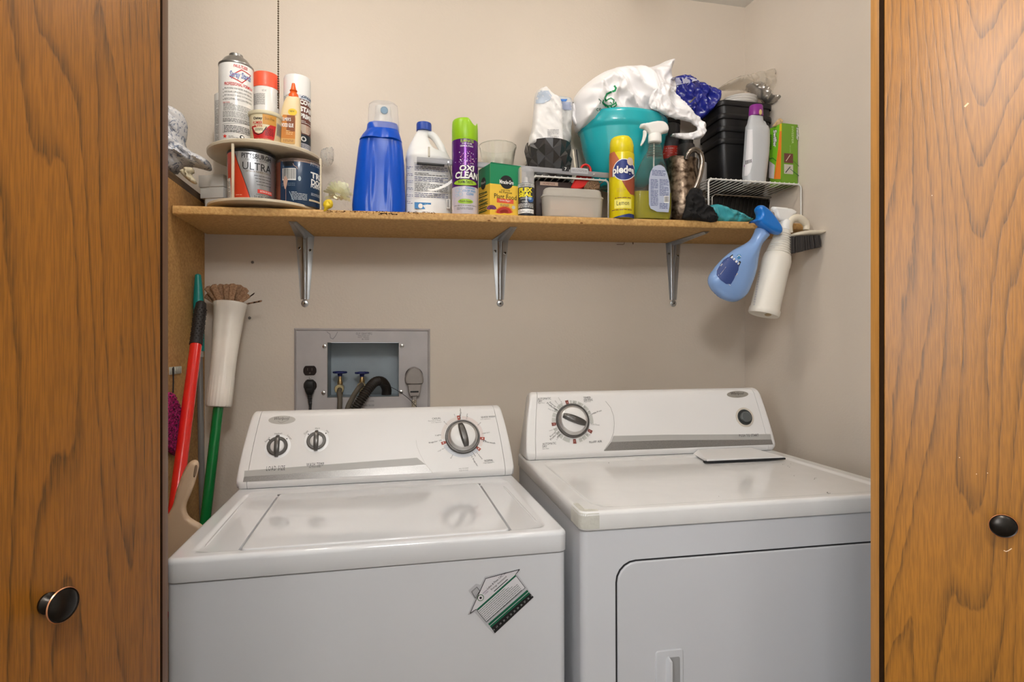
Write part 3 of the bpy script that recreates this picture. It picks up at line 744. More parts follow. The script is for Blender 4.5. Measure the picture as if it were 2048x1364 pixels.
for tx, px, py, wd in (('COMMUNITY', 970, 1182.5, 0.012), ('ACTION', 972.5, 1185, 0.008)):
    u, v = FWn.map(px, py); d.textm(tx, u, v, wd, 0.002, P(80, 40, 110), 3, angm)
u, v = FWn.map(961, 1195); 
for rr, mm in ((0.0062, P(60, 110, 60)), (0.005, W_), (0.0022, BLACK)): d.polym([(u+rr*cos(k*pi/8), v+rr*sin(k*pi/8)) for k in range(16)], mm, {0.0062: 2, 0.005: 3, 0.0022: 4}[rr])
eu_ = Vector((cos(angm), sin(angm))); ev_ = Vector((-sin(angm), cos(angm)))
c_ = Vector(FWn.map(1001, 1198)); 
for i in range(9):
    vv = 0.0135-i*0.0034; st_ = -0.043; en = 0.040 if i > 3 else 0.012+i*0.006
    x = st_
    while x < en:
        L = random.uniform(0.002, 0.007); p0 = c_+eu_*x+ev_*vv; p1 = c_+eu_*min(en, x+L)+ev_*vv
        d.strokem([p0, p1], 0.0009, G if i < 2 else P(70, 90, 84), 3); x += L+0.0012
for i in range(12):
    px = 987+i*(1063-987)/11; py = 1259-i*(1259-1190.5)/11; u, v = FWn.map(px, py); d.textm(str((16, 17, 19, 20, 21, 22, 23, 24, 26, 27, 28, 30)[i]), u, v, 0.0034, 0.003, P(200, 200, 200), 3, angm)
d.build(mg_o, 'magnet_printing')

# ---- dryer
droot = thing('tumble_dryer', 'white tumble dryer, right of the two machines', 'dryer', DM @ Vector((DW/2, 0.3, -0.9537)))
SDK = Pl(DM @ Vector((0, 0, 0)), DM.to_3x3() @ Vector((1, 0, 0)), DM.to_3x3() @ Vector((0, 1, 0)))
m = MB(DM); slab(m, 0.003, DW-0.003, 0.004, 0.60, 0.014, -0.945, -0.0374, 0.003); m.build('cabinet', mat('enamel_front_dryer_shaded', (196, 197, 200), 0.24, spec=0.5), droot)  # shade of the front put into the colour; deck enamel is equally white
m = MB(DM); slab(m, 0.008, DW-0.008, 0.009, 0.595, 0.014, -0.0376, -0.034, 0.0005); m.build('seam_shadow_gap', M_dark, droot)
for fx in (0.04, DW-0.04):
    for fy in (0.05, 0.55): MB(DM).lathe([(0.02, -0.9525), (0.02, -0.940)], (fx, fy, 0), 16).build('levelling_foot', M_dark, droot)
def dh(x, y):
    b = sdrr(x, y, 0.032, DW-0.032, 0.02, 0.455, 0.05)
    return -0.0035*(1-sstep(-0.014, 0.0, b))
xs = dense(0, DW, [0.006, DW-0.006, 0.038, DW-0.038], 0.02, 0.0014, 0.010); ys = dense(0, 0.60, [0.006, 0.594, 0.026, 0.449], 0.02, 0.0014, 0.010)
M_ddeck = mat('dryer_enamel_worn', (226, 225, 223), 0.14, spec=0.55, coat=0.2, var=0.015, vscale=20)
m = MB(DM); deck(m, DW, 0.60, 0.016, 0.008, dh, 0.0355, xs, ys); m.build('top_deck', M_ddeck, droot, sharp=60)
for pt_ in ('L', 'mid', 'R'):
    mb_, SDC = console(DM, DW, 0.4711, 0.1772, 0.0560, pt_)
    mb_.build({'L': 'console_end_cap', 'R': 'console_end_cap', 'mid': 'control_panel'}[pt_], M_plas, droot, sharp=50)
m = MB(DM); m.box(0.012, DW-0.012, 0.479, 0.60, -0.001, 0.0012); m.build('console_shadow_gap', M_dark, droot)
# front door with its dark groove
FD = Pl(DM @ Vector((0, 0.004, -0.2)), DM.to_3x3() @ Vector((1, 0, 0)), DM.to_3x3() @ Vector((0, 0, 1)))
px0, _ = FD.map(1234, 1250); _, pz1 = FD.map(1400, 1112)
px1 = DW-0.035; pz0 = pz1-0.58
def face_slab(mb, x0, x1, z0, z1, r, y_out, y_in, e):
    MM = DM @ Matrix(((1, 0, 0, 0), (0, 0, -1, 0), (0, 1, 0, 0), (0, 0, 0, 1)))
    mb.m = MM; slab(mb, x0, x1, z0, z1, r, -y_in, y_out, e)
zoff = -0.2
m = MB(); face_slab(m, px0-0.003, px1+0.003, pz1+zoff-0.58, pz1+zoff+0.003, 0.040, -0.0033, 0.01, 0.0003); m.build('door_gap', M_dark, droot)
m = MB(); face_slab(m, px0, px1, pz1+zoff-0.577, pz1+zoff, 0.038, 0.0, 0.01, 0.003); dd = m.build('dryer_door', mat('enamel_front_dryer_shaded', (196, 197, 200)), droot, sharp=60)
hx0 = FD.map(1309, 1330)[0]; hx1 = FD.map(1364, 1330)[0]; hz1 = FD.map(1336, 1297)[1]+zoff
m = MB(); face_slab(m, hx0, hx1, hz1-0.17, hz1, 0.006, 0.0022, 0.006, 0.002); m.build('handle_plate', mat('enamel_front_dryer_shaded', (196, 197, 200)), dd, sharp=60)
gx0 = FD.map(1337, 1330)[0]; gx1 = FD.map(1357, 1330)[0]
m = MB(); face_slab(m, gx0-0.003, gx1, hz1-0.16, hz1-0.014, 0.004, 0.0026, 0.0, 0.0004); m.build('handle_recess', mat('handle_recess_grey', (150, 150, 150), 0.4), dd)
m = MB(DM); m.loft([[(gx0-0.010, 0.0015, z), (gx0-0.004, -0.010, z), (gx0+0.001, -0.011, z), (gx0-0.0015, 0.0015, z)] for z in (hz1-0.155, hz1-0.018)]+[[(gx0-0.006, 0.0012, hz1-0.010), (gx0-0.004, -0.001, hz1-0.0105), (gx0-0.003, -0.001, hz1-0.0105), (gx0-0.002, 0.0012, hz1-0.010)]]); m.build('handle_grip', mat('enamel_front_dryer_shaded', (196, 197, 200)), dd)
# lint screen flap near the back right of the deck
a = SDK.map(1405, 925); b = SDK.map(1556, 914); c = SDK.map(1522, 898); e = SDK.map(1432, 905)
yb = 0.4715
m = MB(DM); m.loft([[(a[0]+0.012, a[1]-0.002, 0.001), (b[0], a[1]-0.002, 0.001), (b[0]-0.02, yb, 0.0), (a[0]+0.032, yb, 0.0)], [(a[0]+0.012, a[1], 0.0075), (b[0], a[1], 0.0055), (b[0]-0.03, yb-0.004, 0.013), (a[0]+0.045, yb-0.004, 0.013)]])
m.build('lint_screen_flap', M_plas, droot)
m = MB(DM); m.box(a[0]+0.004, b[0]+0.001, a[1]-0.006, a[1]+0.004, -0.0006, 0.0034); m.build('lint_slot', M_dark, droot)
# tape on the front left corner
m = MB(DM)
E_ = 0.0006
n = 8; lo = []
xs_ = SDK.map(1198, 1022)[0]
for (z) in (-0.032, -0.010, -0.004, -0.0005):
    ring = []
    ins = {-0.032: 0, -0.010: 0, -0.004: 0.0015, -0.0005: 0.006}[z]
    pts = [(-E_+ins, 0.060)]+[(0.016-(0.016+E_-ins)*cos(radians(k)), 0.016-(0.016+E_-ins)*sin(radians(k))) for k in range(0, 91, 15)]+[(xs_, -E_+ins)]
    lo.append([(p[0], p[1], z+(E_ if z > -0.003 else 0)) for p in pts])
lo.append([(0.014, 0.060, 0.0007)]+[(0.014+0.004*(1-cos(radians(k))), 0.020-0.004*sin(radians(k)), 0.0007) for k in range(0, 91, 15)]+[(xs_, 0.013, 0.0007)])
vs = [p for l in lo for p in l]; nn = len(lo[0]); fs = [(a_*nn+i, a_*nn+i+1, (a_+1)*nn+i+1, (a_+1)*nn+i) for a_ in range(len(lo)-1) for i in range(nn-1)]
m.add(vs, fs); m.build('corner_tape', mat('masking_tape', (196, 194, 184), 0.6, var=0.05, vscale=60, bump=0.4, bscale=150), droot, recalc=False)
# printing on the dryer console
d = Dec(SDC)
d.poly([(1226, 870.5), (1542, 868.0), (1545, 880), (1222, 883)], M_band1, 1) if False else None
d.poly([(1226.5, 871.8), (1326, 869.5), (1541, 868.3), (1543, 879), (1326, 880.6), (1222, 884)], M_band1, 1)
d.poly([(1222, 884), (1326, 880.6), (1543, 879), (1546, 889), (1326, 897.5), (1208, 902)], M_band2, 1)
d.stroke([(1211, 802.5), (1221, 815), (1227, 832), (1228.5, 848), (1227, 865), (1221, 882), (1208, 901)], 0.0010, P(150, 147, 144), 3)
d.ell(1475, 788.7, 21.5, 6.8, P(168, 164, 156, 0.35, 0.4), 2, 20); d.text('Whirlpool', 1462, 784, 1488, 791, P(60, 56, 54), lay=4, shear=0.35)
d.stroke([(1470, 791.5), (1475, 794), (1482, 792)], 0.0005, P(100, 95, 90), 4)
d.text('PUSH TO START', 1478, 868.3, 1517, 873.5, BLACK, space=1.25, lay=4)
for tx, px, py, an, k, mm in (('AUTOMATIC', 1088.5, 797.5, 2, 1.55, tb), ('DRY', 1080, 802.5, 2, 1.55, tb), ('High Heat', 1082.5, 806.3, 2, 0.8, tx_), ('TIMED', 1174, 795.5, 2, 1.55, tb), ('DRYING', 1176.5, 800, 2, 1.55, tb), ('High Heat', 1175, 803.5, 2, 0.8, tx_),
        ('AUTOMATIC', 1098.5, 887.3, 2, 1.55, tb), ('DRY', 1089.5, 893, 2, 1.55, tb), ('Low Heat', 1091.5, 897.2, 2, 0.8, tx_), ('FLUFF AIR', 1191, 883.5, 2, 1.5, tb), ('Energy', 1105.5, 809.5, -40, 1.35, tb), ('Preferred', 1103.5, 813, -40, 1.35, tb),
        ('Energy', 1106, 868.5, 40, 1.35, tb), ('Preferred', 1109, 871.5, 40, 1.35, tb), ('Less Dry', 1121, 802, -62, 1.0, tx_), ('More Dry', 1115, 808, -52, 1.0, tx_), ('Very Dry', 1103, 820.5, -25, 1.0, tx_), ('Tumble Press', 1191, 825, 18, 1.15, tb), ('Cool Down', 1190.5, 849, -8, 1.0, tx_), ('Very Dry', 1105.5, 859.5, 18, 1.0, tx_), ('Less Dry', 1118, 873.5, 48, 1.0, tx_), ('60', 1148, 804.5, 5, 1.0, tx_), ('50', 1159.5, 808, -20, 1.0, tx_), ('40', 1169, 814.5, -40, 1.0, tx_), ('30', 1178, 823, -50, 1.0, tx_), ('20', 1174, 870, 40, 1.0, tx_), ('10', 1164.5, 876.5, 20, 1.0, tx_)):
    u, v = SDC.map(px, py); d.textm(tx, u, v, len(tx)*0.0027*k, 0.0038*k, mm, 3, radians(an))
cxd, cyd = 1145.5, 843
gseg = P(196, 196, 190)
for a0, a1 in ((118, 137), (140, 150), (153, 165), (168, 180), (198, 207), (210, 219), (222, 232), (235, 256), (284, 293), (296, 308), (311, 320), (352, 372), (12, 18), (21, 30), (33, 50), (53, 70), (73, 85), (88, 93)):
    arcs(d, SDC, cxd, cyd, 0.0485, 0.0590, a0, a1, gseg)
for a in (102, 186, 329, 270): arcs(d, SDC, cxd, cyd, 0.048, 0.0605, a-4.5, a+4.5, P(130, 66, 56), 3); arcs(d, SDC, cxd, cyd, 0.052, 0.055, a-1.5, a+1.5, P(200, 150, 140), 4)
for a in (142, 221): arcs(d, SDC, cxd, cyd, 0.050, 0.064, a-0.6, a+0.6, BLACK, 4)
d.build(droot, 'control_printing')
big_dial(SDC, 1145, 841.5, 0.0470, radians(68), droot)
u, v = SDC.map(1489.5, 834.5); M4 = fmat(SDC, u, v)
pb = MB(M4).lathe([(0.0285, 0), (0.0285, 0.0006), (0.0235, 0.0014), (0.0225, 0.0006)], seg=40).build('start_button', mat('button_surround', (214, 205, 192), 0.4), droot)
MB(M4).lathe([(0.0228, 0.0008), (0.0222, 0.002), (0.0205, 0.0018), (0.016, 0.001)], seg=40, c0=False).build('button_ring', mat('button_dark', (62, 64, 63), 0.35), pb)
MB(M4).lathe([(0.0160, 0.001), (0.0155, 0.009), (0.0135, 0.0108), (0, 0.0112)], seg=40, c0=False).build('button_cap', mat('button_grey', (92, 96, 96), 0.3), pb)
d = Dec(SDK)      # specks of dirt on the dryer deck
for k in range(16):
    px, py = random.choice(((1294, 953), (1496, 928), (1440, 990), (1568, 927), (1576, 931), (1579, 926), (1507, 925), (1631, 955), (1656, 983), (1658, 984), (1410, 951), (1437, 954), (1215, 922), (1590, 950)))
    d.ell(px+random.uniform(-3, 3), py+random.uniform(-1.5, 1.5), random.uniform(0.5, 1.3), random.uniform(0.4, 0.8), P(96, 92, 88, 0.7), 1, 6)
dd_ = d.build(droot, 'dirt_specks', 'grey dirt specks')
dd_['kind'] = 'stuff'
for v_ in dd_.data.vertices: v_.co.z -= 0.0028
d = Dec(Pl(DM @ Vector((0, 0.0002, -0.1)), DM.to_3x3() @ Vector((1, 0, 0)), DM.to_3x3() @ Vector((0, 0, 1))))

# ================================================================== SHELF, BRACKETS, WALL FITTINGS
M_steel = mat('zinc_steel', (176, 178, 180), 0.32, 0.9, var=0.06, vscale=30, stretch=(4, 4, 1))
M_shelf = mat('shelf_particleboard', (208, 166, 104), 0.55, c2=(184, 140, 80), vscale=140, bump=0.55, bscale=240)
S0 = at(345, 420, -SH_D).x
def zb(x): return zs(x)-SH_T
m = MB(); n = 40; lo = []
for i in range(n+1):
    f = i/n; l = []
    def sx(y): return S0+(xw(y)-0.001-S0)*f
    def q(y, dz): x = sx(y); l.append((x, y, zb(x)+dz))
    q(-0.001, 0); q(-0.001, SH_T); q(-SH_D+0.007, SH_T)
    for k in range(7): a = pi/2*k/6; q(-SH_D+0.007-0.007*sin(a), SH_T-0.007+0.007*cos(a))
    for k in range(5): a = pi/2*k/4; q(-SH_D+0.004-0.004*cos(a), 0.004-0.004*sin(a))
    lo.append(l)
m.loft(lo)
sh = m.build('shelf', M_shelf); tag(sh, 'long bare particleboard shelf on three metal brackets, loaded with cleaning supplies', 'shelf')
SF = Pl((0, -SH_D, 1.6), (1, 0, 0), (0, 0, 1)); d = Dec(SF)
stain = P(120, 78, 34, 0.8); dk = P(74, 46, 24, 0.8)
for i in range(150):
    px = random.uniform(655, 870); py = 421+(px-650)*0.014+abs(random.gauss(0, 2.0)); d.ell(px, py, random.uniform(0.4, 2.0), random.uniform(0.3, 0.8), random.choice((stain, stain, dk)), 1, 6)
for i in range(16): d.ell(random.gauss(776, 10), 426+random.uniform(0, 3.0), random.uniform(1, 4), random.uniform(0.6, 1.4), dk, 1, 6)
for px, py in ((978, 441), (990, 436), (1163, 446)): d.ell(px, py, 3, 1.5, stain, 1, 8)
o = d.build(sh, 'stains', 'brown stains along the rounded front edge'); o['kind'] = 'stuff'
# brackets
def bracket(px_t, px_b, i, lab):
    xt = at(px_t, 480, 0).x; x = xt; zt = zb(x)-0.0008; zl = at(px_b, 607, 0).z
    t = thing('shelf_bracket', lab, 'bracket', (x, 0, zl), 'shelf brackets')
    W0, W1 = 0.0265, 0.0125; ya = -0.0015; r = 0.006
    def flange(L, w0, w1, fn, n=10):       # flange with a pressed central rib, tapering along its length
        lo = []
        for i in range(n+1):
            s = i/n; hw = w0+(w1-w0)*s; rb = 0.0068-0.002*s; h = 0.0065*(1-0.35*s)
            prof = [(-hw, 0), (-hw, 0.0016), (-rb-0.003, 0.0016), (-rb, 0.0028), (-rb*0.55, 0.0028+h*0.8), (0, 0.0028+h), (rb*0.55, 0.0028+h*0.8), (rb, 0.0028), (rb+0.003, 0.0016), (hw, 0.0016), (hw, 0)]
            lo.append([fn(s*L, u, w) for u, w in prof])
        return lo
    Lv = zt-zl-0.012; m = MB(); m.loft(flange(Lv, W0, W1, lambda s, u, w: Vector((x+u, -w, zt-s))))
    m.lathe([(0.0105, 0), (0.0105, 0.003), (0.008, 0.0045), (0.0, 0.0045)], seg=24); 
    k = len(m.v)-4*24
    for j in range(k, len(m.v)): p = m.v[j]; m.v[j] = Vector((x+p.x, -p.z, zl+p.y))
    m.build('wall_leg', M_steel, t)
    Lh = SH_D*0.80; zh = lambda u: zb(x+u)-0.0006
    m = MB(); m.loft(flange(Lh, W0, W1*0.8, lambda s, u, w: Vector((x+u, -s-0.001, zh(u)-w)))); m.build('shelf_leg', M_steel, t)
    # strut between the two legs
    m = MB(); m.loft([[(x-0.0022, -0.006, zt-Lv*0.62), (x+0.0022, -0.006, zt-Lv*0.62), (x+0.0022, -0.006, zt-0.004), (x-0.0022, -0.006, zt-0.004)], [(x-0.0015, -0.022, zt-0.016), (x+0.0015, -0.022, zt-0.016), (x+0.0015, -0.022, zt-0.004), (x-0.0015, -0.022, zt-0.004)]]); m.build('gusset', M_steel, t)
    for sx, dz in ((-0.0158, 0.036), (0.0158, 0.041), (0, None)):
        z = zt-dz if dz else zl; yy = 0.0016 if dz else 0.0045
        M4 = Matrix.Translation((x+sx, -yy, z)) @ Matrix.Rotation(pi/2, 4, 'X')
        s = MB(M4).lathe([(0.0052, 0), (0.0048, 0.0012), (0.0035, 0.0018), (0, 0.0019)], seg=20, mi=0); s.lathe([(0.0028, 0.0019), (0.0022, 0.0021), (0, 0.0021)], seg=6, mi=1, c0=False)
        s.build('screw', [mat('screw_steel', (190, 188, 182), 0.25, 0.9), M_dark], t)
bracket(610, 608, 0, 'zinc shelf bracket under the left end of the shelf, above the outlet box'); bracket(1000, 1000, 1, 'zinc shelf bracket under the middle of the shelf'); bracket(1346, 1342, 2, 'zinc shelf bracket under the right part of the shelf, beside the hanging blue sprayer')
for px, py, lab in ((506, 525, 'bare screw in the wall above the green and white pole'), (500, 636, 'bare screw in the wall beside the white sleeve on the green pole')):
    p = at(px, py, 0); s = MB(Matrix.Translation(p) @ Matrix.Rotation(pi/2, 4, 'X')).lathe([(0.002, -0.01), (0.0022, 0.004), (0.0042, 0.0055), (0.0035, 0.0075), (0, 0.008)], seg=16)
    tag(s.build('wall_screw', mat('old_screw', (110, 104, 98), 0.4, 0.7)), lab, 'screw')
# small hooks under the shelf
for px, py, lab, kind in ((1246, 487, 'thin wire hook poking out below the shelf left of the third bracket', 0), (1266, 485, 'short nail head below the shelf left of the third bracket', 1)):
    p = at(px, py, -0.004)
    if kind == 0: m = MB().tube([(p.x-0.022, p.y, p.z-0.004), (p.x, p.y, p.z-0.004), (p.x+0.004, p.y, p.z-0.002), (p.x+0.0055, p.y, p.z+0.009)], 0.0011, 8); o = m.build('wire_hook', P(150, 130, 110, 0.4, 0.5))
    else: o = MB().lathe([(0.0016, -0.006), (0.0016, 0.004)], tuple(p), 10).build('nail', P(90, 70, 55, 0.4, 0.5))
    tag(o, lab, 'hook' if kind == 0 else 'nail')

# ------------------------------------------------------------------ washer outlet box sunk in the wall
M_box = mat('grey_sheet_metal', (182, 177, 176), 0.45, 0.1, var=0.05, vscale=14)
M_boxin = mat('galvanised_inside', (152, 162, 168), 0.45, 0.3, var=0.08, vscale=10)
fx0 = at(589, 740, 0).x; fx1 = at(860, 740, 0).x; fz1 = at(726, 657, 0).z; fz0 = at(726, 826, 0).z
t = thing('outlet_box', 'grey metal washing machine outlet box set into the back wall', 'outlet box', ((fx0+fx1)/2, 0, fz0))
m = MB(); holed(m, fx0+0.004, fx1-0.004, fz0, fz1-0.004, bx0, bx1, bz0, bz1, -0.0045, -0.0005)
m.loft([[(fx0, 0, fz0), (fx1, 0, fz0), (fx1, 0, fz1), (fx0, 0, fz1)], [(fx0, -0.004, fz0), (fx1, -0.004, fz0), (fx1, -0.004, fz1), (fx0, -0.004, fz1)], [(fx0+0.005, -0.008, fz0+0.002), (fx1-0.005, -0.008, fz0+0.002), (fx1-0.005, -0.008, fz1-0.005), (fx0+0.005, -0.008, fz1-0.005)], [(fx0+0.008, -0.0045, fz0+0.004), (fx1-0.008, -0.0045, fz0+0.004), (fx1-0.008, -0.0045, fz1-0.008), (fx0+0.008, -0.0045, fz1-0.008)]], c0=False, c1=False)
m.build('face_plate', M_box, t)
dp = 0.092
bx0 += 0.001; bx1 -= 0.001; bz0 += 0.001; bz1 -= 0.001
m = MB(); m.add([(bx0, 0, bz0), (bx1, 0, bz0), (bx1, 0, bz1), (bx0, 0, bz1), (bx0, dp, bz0), (bx1, dp, bz0), (bx1, dp, bz1), (bx0, dp, bz1)], [(0, 1, 5, 4), (1, 2, 6, 5), (2, 3, 7, 6), (3, 0, 4, 7), (4, 5, 6, 7)]); m.build('recess', M_boxin, t)
BP = Pl((0, -0.0045, 1.2), (1, 0, 0), (0, 0, 1))
for px, py in ((649, 693), (804, 692), (647, 786), (802, 784)):
    p = at(px, py, -0.0045); M4 = Matrix.Translation(p) @ Matrix.Rotation(pi/2, 4, 'X')
    s = MB(M4).lathe([(0.0062, 0), (0.0058, 0.002), (0.003, 0.003), (0, 0.003)], seg=20, mi=0); s.box(-0.0045, 0.0045, -0.0007, 0.0007, 0.0029, 0.0033, mi=1); s.build('screw', [mat('screw_steel', (190, 188, 182)), M_dark], t)
d = Dec(BP)
for tx, x0, y0, x1, y1 in (('GUY GRAY MFG', 712, 665, 744, 669.5), ('PADUCAH, KY', 716, 670, 739, 673), ('PAT. PEND.', 716, 673.5, 739, 676), ('B-200', 724, 677, 738, 680), ('USE COPPER', 733, 801, 748, 803.5), ('WIRE 250-15W', 728, 809, 748.5, 813)):
    d.text(tx, x0, y0, x1, y1, P(112, 108, 110), 1) if False else d.text(tx, x0, y0, x1, y1, P(112, 108, 110), lay=1)
d.stroke([(654, 664), (660, 668), (661, 676), (666, 678), (671, 672), (675, 664)], 0.002, P(140, 136, 138), 1)
d.build(t, 'stamped_lettering')['kind'] = 'stuff'
# duplex outlet
p = at(620, 741, -0.0045)
m = MB(Matrix.Translation(p) @ Matrix.Rotation(pi/2, 4, 'X')); lo = []
for z, r in ((0, 0.0185), (0.003, 0.0185), (0.0042, 0.0175)):
    lo.append([(max(-r, min(r, 1.02*r*cos(2*pi*k/48))), max(-r*0.76, min(r*0.76, 1.0*r*sin(2*pi*k/48))), z) for k in range(48)])
m.loft(lo); rc = m.build('receptacle', mat('bakelite_brown', (34, 22, 20), 0.3), t)
m = MB(Matrix.Translation(p) @ Matrix.Rotation(pi/2, 4, 'X'))
for x in (-0.0062, 0.0062): m.box(x-0.001, x+0.001, -0.0005, 0.0075, 0.0041, 0.0045)
m.lathe([(0.0026, 0.0041), (0.0024, 0.0045), (0, 0.0045)], (0, -0.0075, 0), 16); m.build('slots', P(90, 80, 74, 0.4), rc)['kind'] = 'stuff'
p2 = at(620.5, 771, -0.0045)
m = MB(Matrix.Translation(p2) @ Matrix.Rotation(pi/2, 4, 'X')); lo = []
for z, r in ((0, 0.0185), (0.003, 0.0185), (0.0042, 0.0175)):
    lo.append([(max(-r, min(r, 1.02*r*cos(2*pi*k/48))), max(-r*0.76, min(r*0.76, 1.0*r*sin(2*pi*k/48))), z) for k in range(48)])
m.loft(lo); m.build('receptacle', mat('bakelite_brown', (34, 22, 20)), t)
pm = at(620, 755.5, -0.0045); MB(Matrix.Translation(pm) @ Matrix.Rotation(pi/2, 4, 'X')).lathe([(0.003, 0), (0.0027, 0.0016), (0, 0.002)], seg=16).build('screw', mat('screw_steel', (190, 188, 182)), t)
# washer plug and cord
M_rub = mat('black_rubber', (26, 25, 24), 0.5)
pp = at(620.5, 769, -0.010)
t = thing('power_plug', 'black plug and cord of the washing machine in the lower socket', 'plug', (pp.x, -0.01, pp.z-0.12))
m = MB(); lo = []
for (py, hw, th, yb) in ((759.5, 0.009, 0.010, 0.0), (762, 0.0130, 0.016, 0), (768, 0.0150, 0.020, 0), (777, 0.0148, 0.022, 0), (783, 0.0125, 0.022, 0), (788, 0.0095, 0.018, 0), (791, 0.0070, 0.014, 0)):
    q = at(620.5, py, -0.02)
    lo.append([(pp.x+hw*cos(a)*1.0, -0.0095-th/2+th/2*max(-1, min(1, 1.25*sin(a))), q.z) for a in [2*pi*k/28 for k in range(28)]])
m.loft(lo); m.box(pp.x-0.010, pp.x+0.010, -0.0335, -0.030, at(620, 775.5, -0.02).z, at(620, 763.5, -0.02).z, 0.001); m.build('plug_body', M_rub, t)
path = bez([(pp.x, -0.0185, at(620, 789, -0.018).z), (pp.x+0.0005, -0.0195, at(620, 800, -0.018).z), (pp.x+0.002, -0.024, at(622, 812, -0.02).z), (pp.x+0.002, -0.030, 1.04), (pp.x+0.01, -0.05, 0.93)], 12)
rr = []
for i, q in enumerate(path): s = i/len(path); rr.append((0.0068-0.006*s if s < 0.5 else 0.0036)+(0.0007 if (i % 4 < 2 and s < 0.45) else 0))
MB().tube(path, rr, 14).build('cord', M_rub, t, sharp=25)
# dryer plug
M_gplug = mat('grey_plug', (150, 143, 138), 0.5, var=0.04, vscale=40)
q = at(828, 757, -0.02)
t = thing('dryer_plug', 'big grey round-topped dryer plug with its cable, right of the outlet box recess', 'plug', (q.x, -0.01, q.z-0.1))
sock = at(828, 752, -0.0045)
MB(Matrix.Translation(sock) @ Matrix.Rotation(pi/2, 4, 'X')).lathe([(0.0272, 0), (0.0268, 0.004), (0.0255, 0.006), (0, 0.006)], seg=40).build('socket_face', M_rub, t)
pts = [(q_.x, q_.z) for q_ in [at(a, b, -0.02) for a, b in ((809, 757), (812, 747), (819, 737), (826, 734), (831, 734), (838, 737), (845, 747), (847.5, 757), (847, 766), (843, 770), (814, 770), (810, 766))]]
m = MB(); pillow(m, pts, lambda u, v, o: Vector((u, -0.012-o, v)), 0.013, 0.006, 0.003, sm=2, back=0.2)
m.loft([[(at(a, 600, -0.02).x, y, at(828, b, -0.02).z) for a, y in ((x0, -0.010), (x0, -0.022), (x0+1.5, -0.0245), (x1-1.5, -0.0245), (x1, -0.022), (x1, -0.010))] for b, x0, x1 in ((769, 814.5, 843), (771, 815.5, 842.5), (784, 817, 841), (790.5, 819, 838.5), (791.5, 820, 837.5))])
m.build('plug_body', M_gplug, t)
MB().box(at(820.5, 0, -0.02).x, at(837, 0, -0.02).x, -0.0252, -0.0240, at(828, 784.8, -0.02).z, at(828, 781.8, -0.02).z).build('slot', M_dark, t)
path = [(at(829, 600, -0.02).x, -0.018, at(828, 789, -0.02).z), (at(829, 600, -0.02).x+0.0005, -0.019, at(828, 800, -0.02).z), (at(829.5, 600, -0.02).x, -0.022, at(828, 815, -0.02).z), (at(829.5, 600, -0.02).x, -0.03, 1.02)]
m = MB()
for k in (-1, 0, 1): m.tube([Vector(p)+Vector((k*0.0040, 0, 0)) for p in path[:2]], 0.0028, 10)
m.build('cable_wires', M_gplug, t)
m = MB(); m.tube(bez([Vector(p)+Vector((-0.002, 0, 0)) for p in path[1:]], 8), 0.0072, 14); m.build('cable_sheath', mat('speckled_tape', (206, 196, 176), 0.7, c2=(92, 80, 66), vscale=260, bump=1.0, bscale=300), t)
# valves
M_brass = mat('old_brass', (168, 140, 96), 0.35, 0.8, var=0.2, vscale=60); M_blueh = mat('blue_handle', (22, 30, 92), 0.35)
M_hose = mat('grey_hose', (92, 84, 72), 0.6, var=0.1, vscale=30); M_corr = mat('corrugated_hose', (44, 38, 32), 0.5, var=0.1, vscale=20)
for k, (px, py, hz) in enumerate(((680, 776, 746), (724, 772, 747))):
    y = 0.045; c = at(px, py, y); hzz = at(px, hz, y).z
    t = thing('water_valve', ('brass water tap with a blue handle, left one in the outlet box', 'brass tap with blue handle in the outlet box, behind the ribbed drain hose')[k], 'tap', (c.x, y, bz0), 'water taps')
    m = MB(); m.lathe([(0.0065, 0), (0.0085, 0.012), (0.006, 0.020), (0.0045, 0.034)], (c.x, y, c.z+0.004), 20)
    m.tube([(c.x, y+0.045, c.z), (c.x, y, c.z), (c.x, y-0.024, c.z-0.001)], 0.0095, 20); m.lathe([(0.008, 0), (0.008, -0.022)], (c.x, y, c.z-0.006), 20)
    bd = m.build('valve_body', M_brass, t)
    M4 = Matrix.Translation((c.x, y-0.022, c.z-0.001)) @ Matrix.Rotation(pi/2, 4, 'X')
    MB(M4).lathe([(0.0125, 0), (0.0145, 0.002), (0.0145, 0.008), (0.0125, 0.011), (0.0095, 0.011), (0.0085, 0.008)], seg=10).build('hose_nut', mat('nut_brass', (214, 196, 150), 0.35, 0.7), t)
    m = MB(); m.lathe([(0.006, -0.010), (0.0075, -0.002), (0.006, 0.003)], (c.x, y, hzz), 16)
    for a in range(6):
        a_ = a*pi/3+0.2; m.tube([(c.x, y, hzz+0.001), (c.x+0.017*cos(a_), y+0.017*sin(a_), hzz+0.002)], [0.004, 0.003], 8)
    m.tube([(c.x+0.0175*cos(2*pi*i/36)*(1+0.07*cos(6*2*pi*i/36)), y+0.0175*sin(2*pi*i/36)*(1+0.07*cos(6*2*pi*i/36)), hzz+0.002) for i in range(36)], 0.0034, 8, closed=True)
    m.build('valve_handle', M_blueh, t)
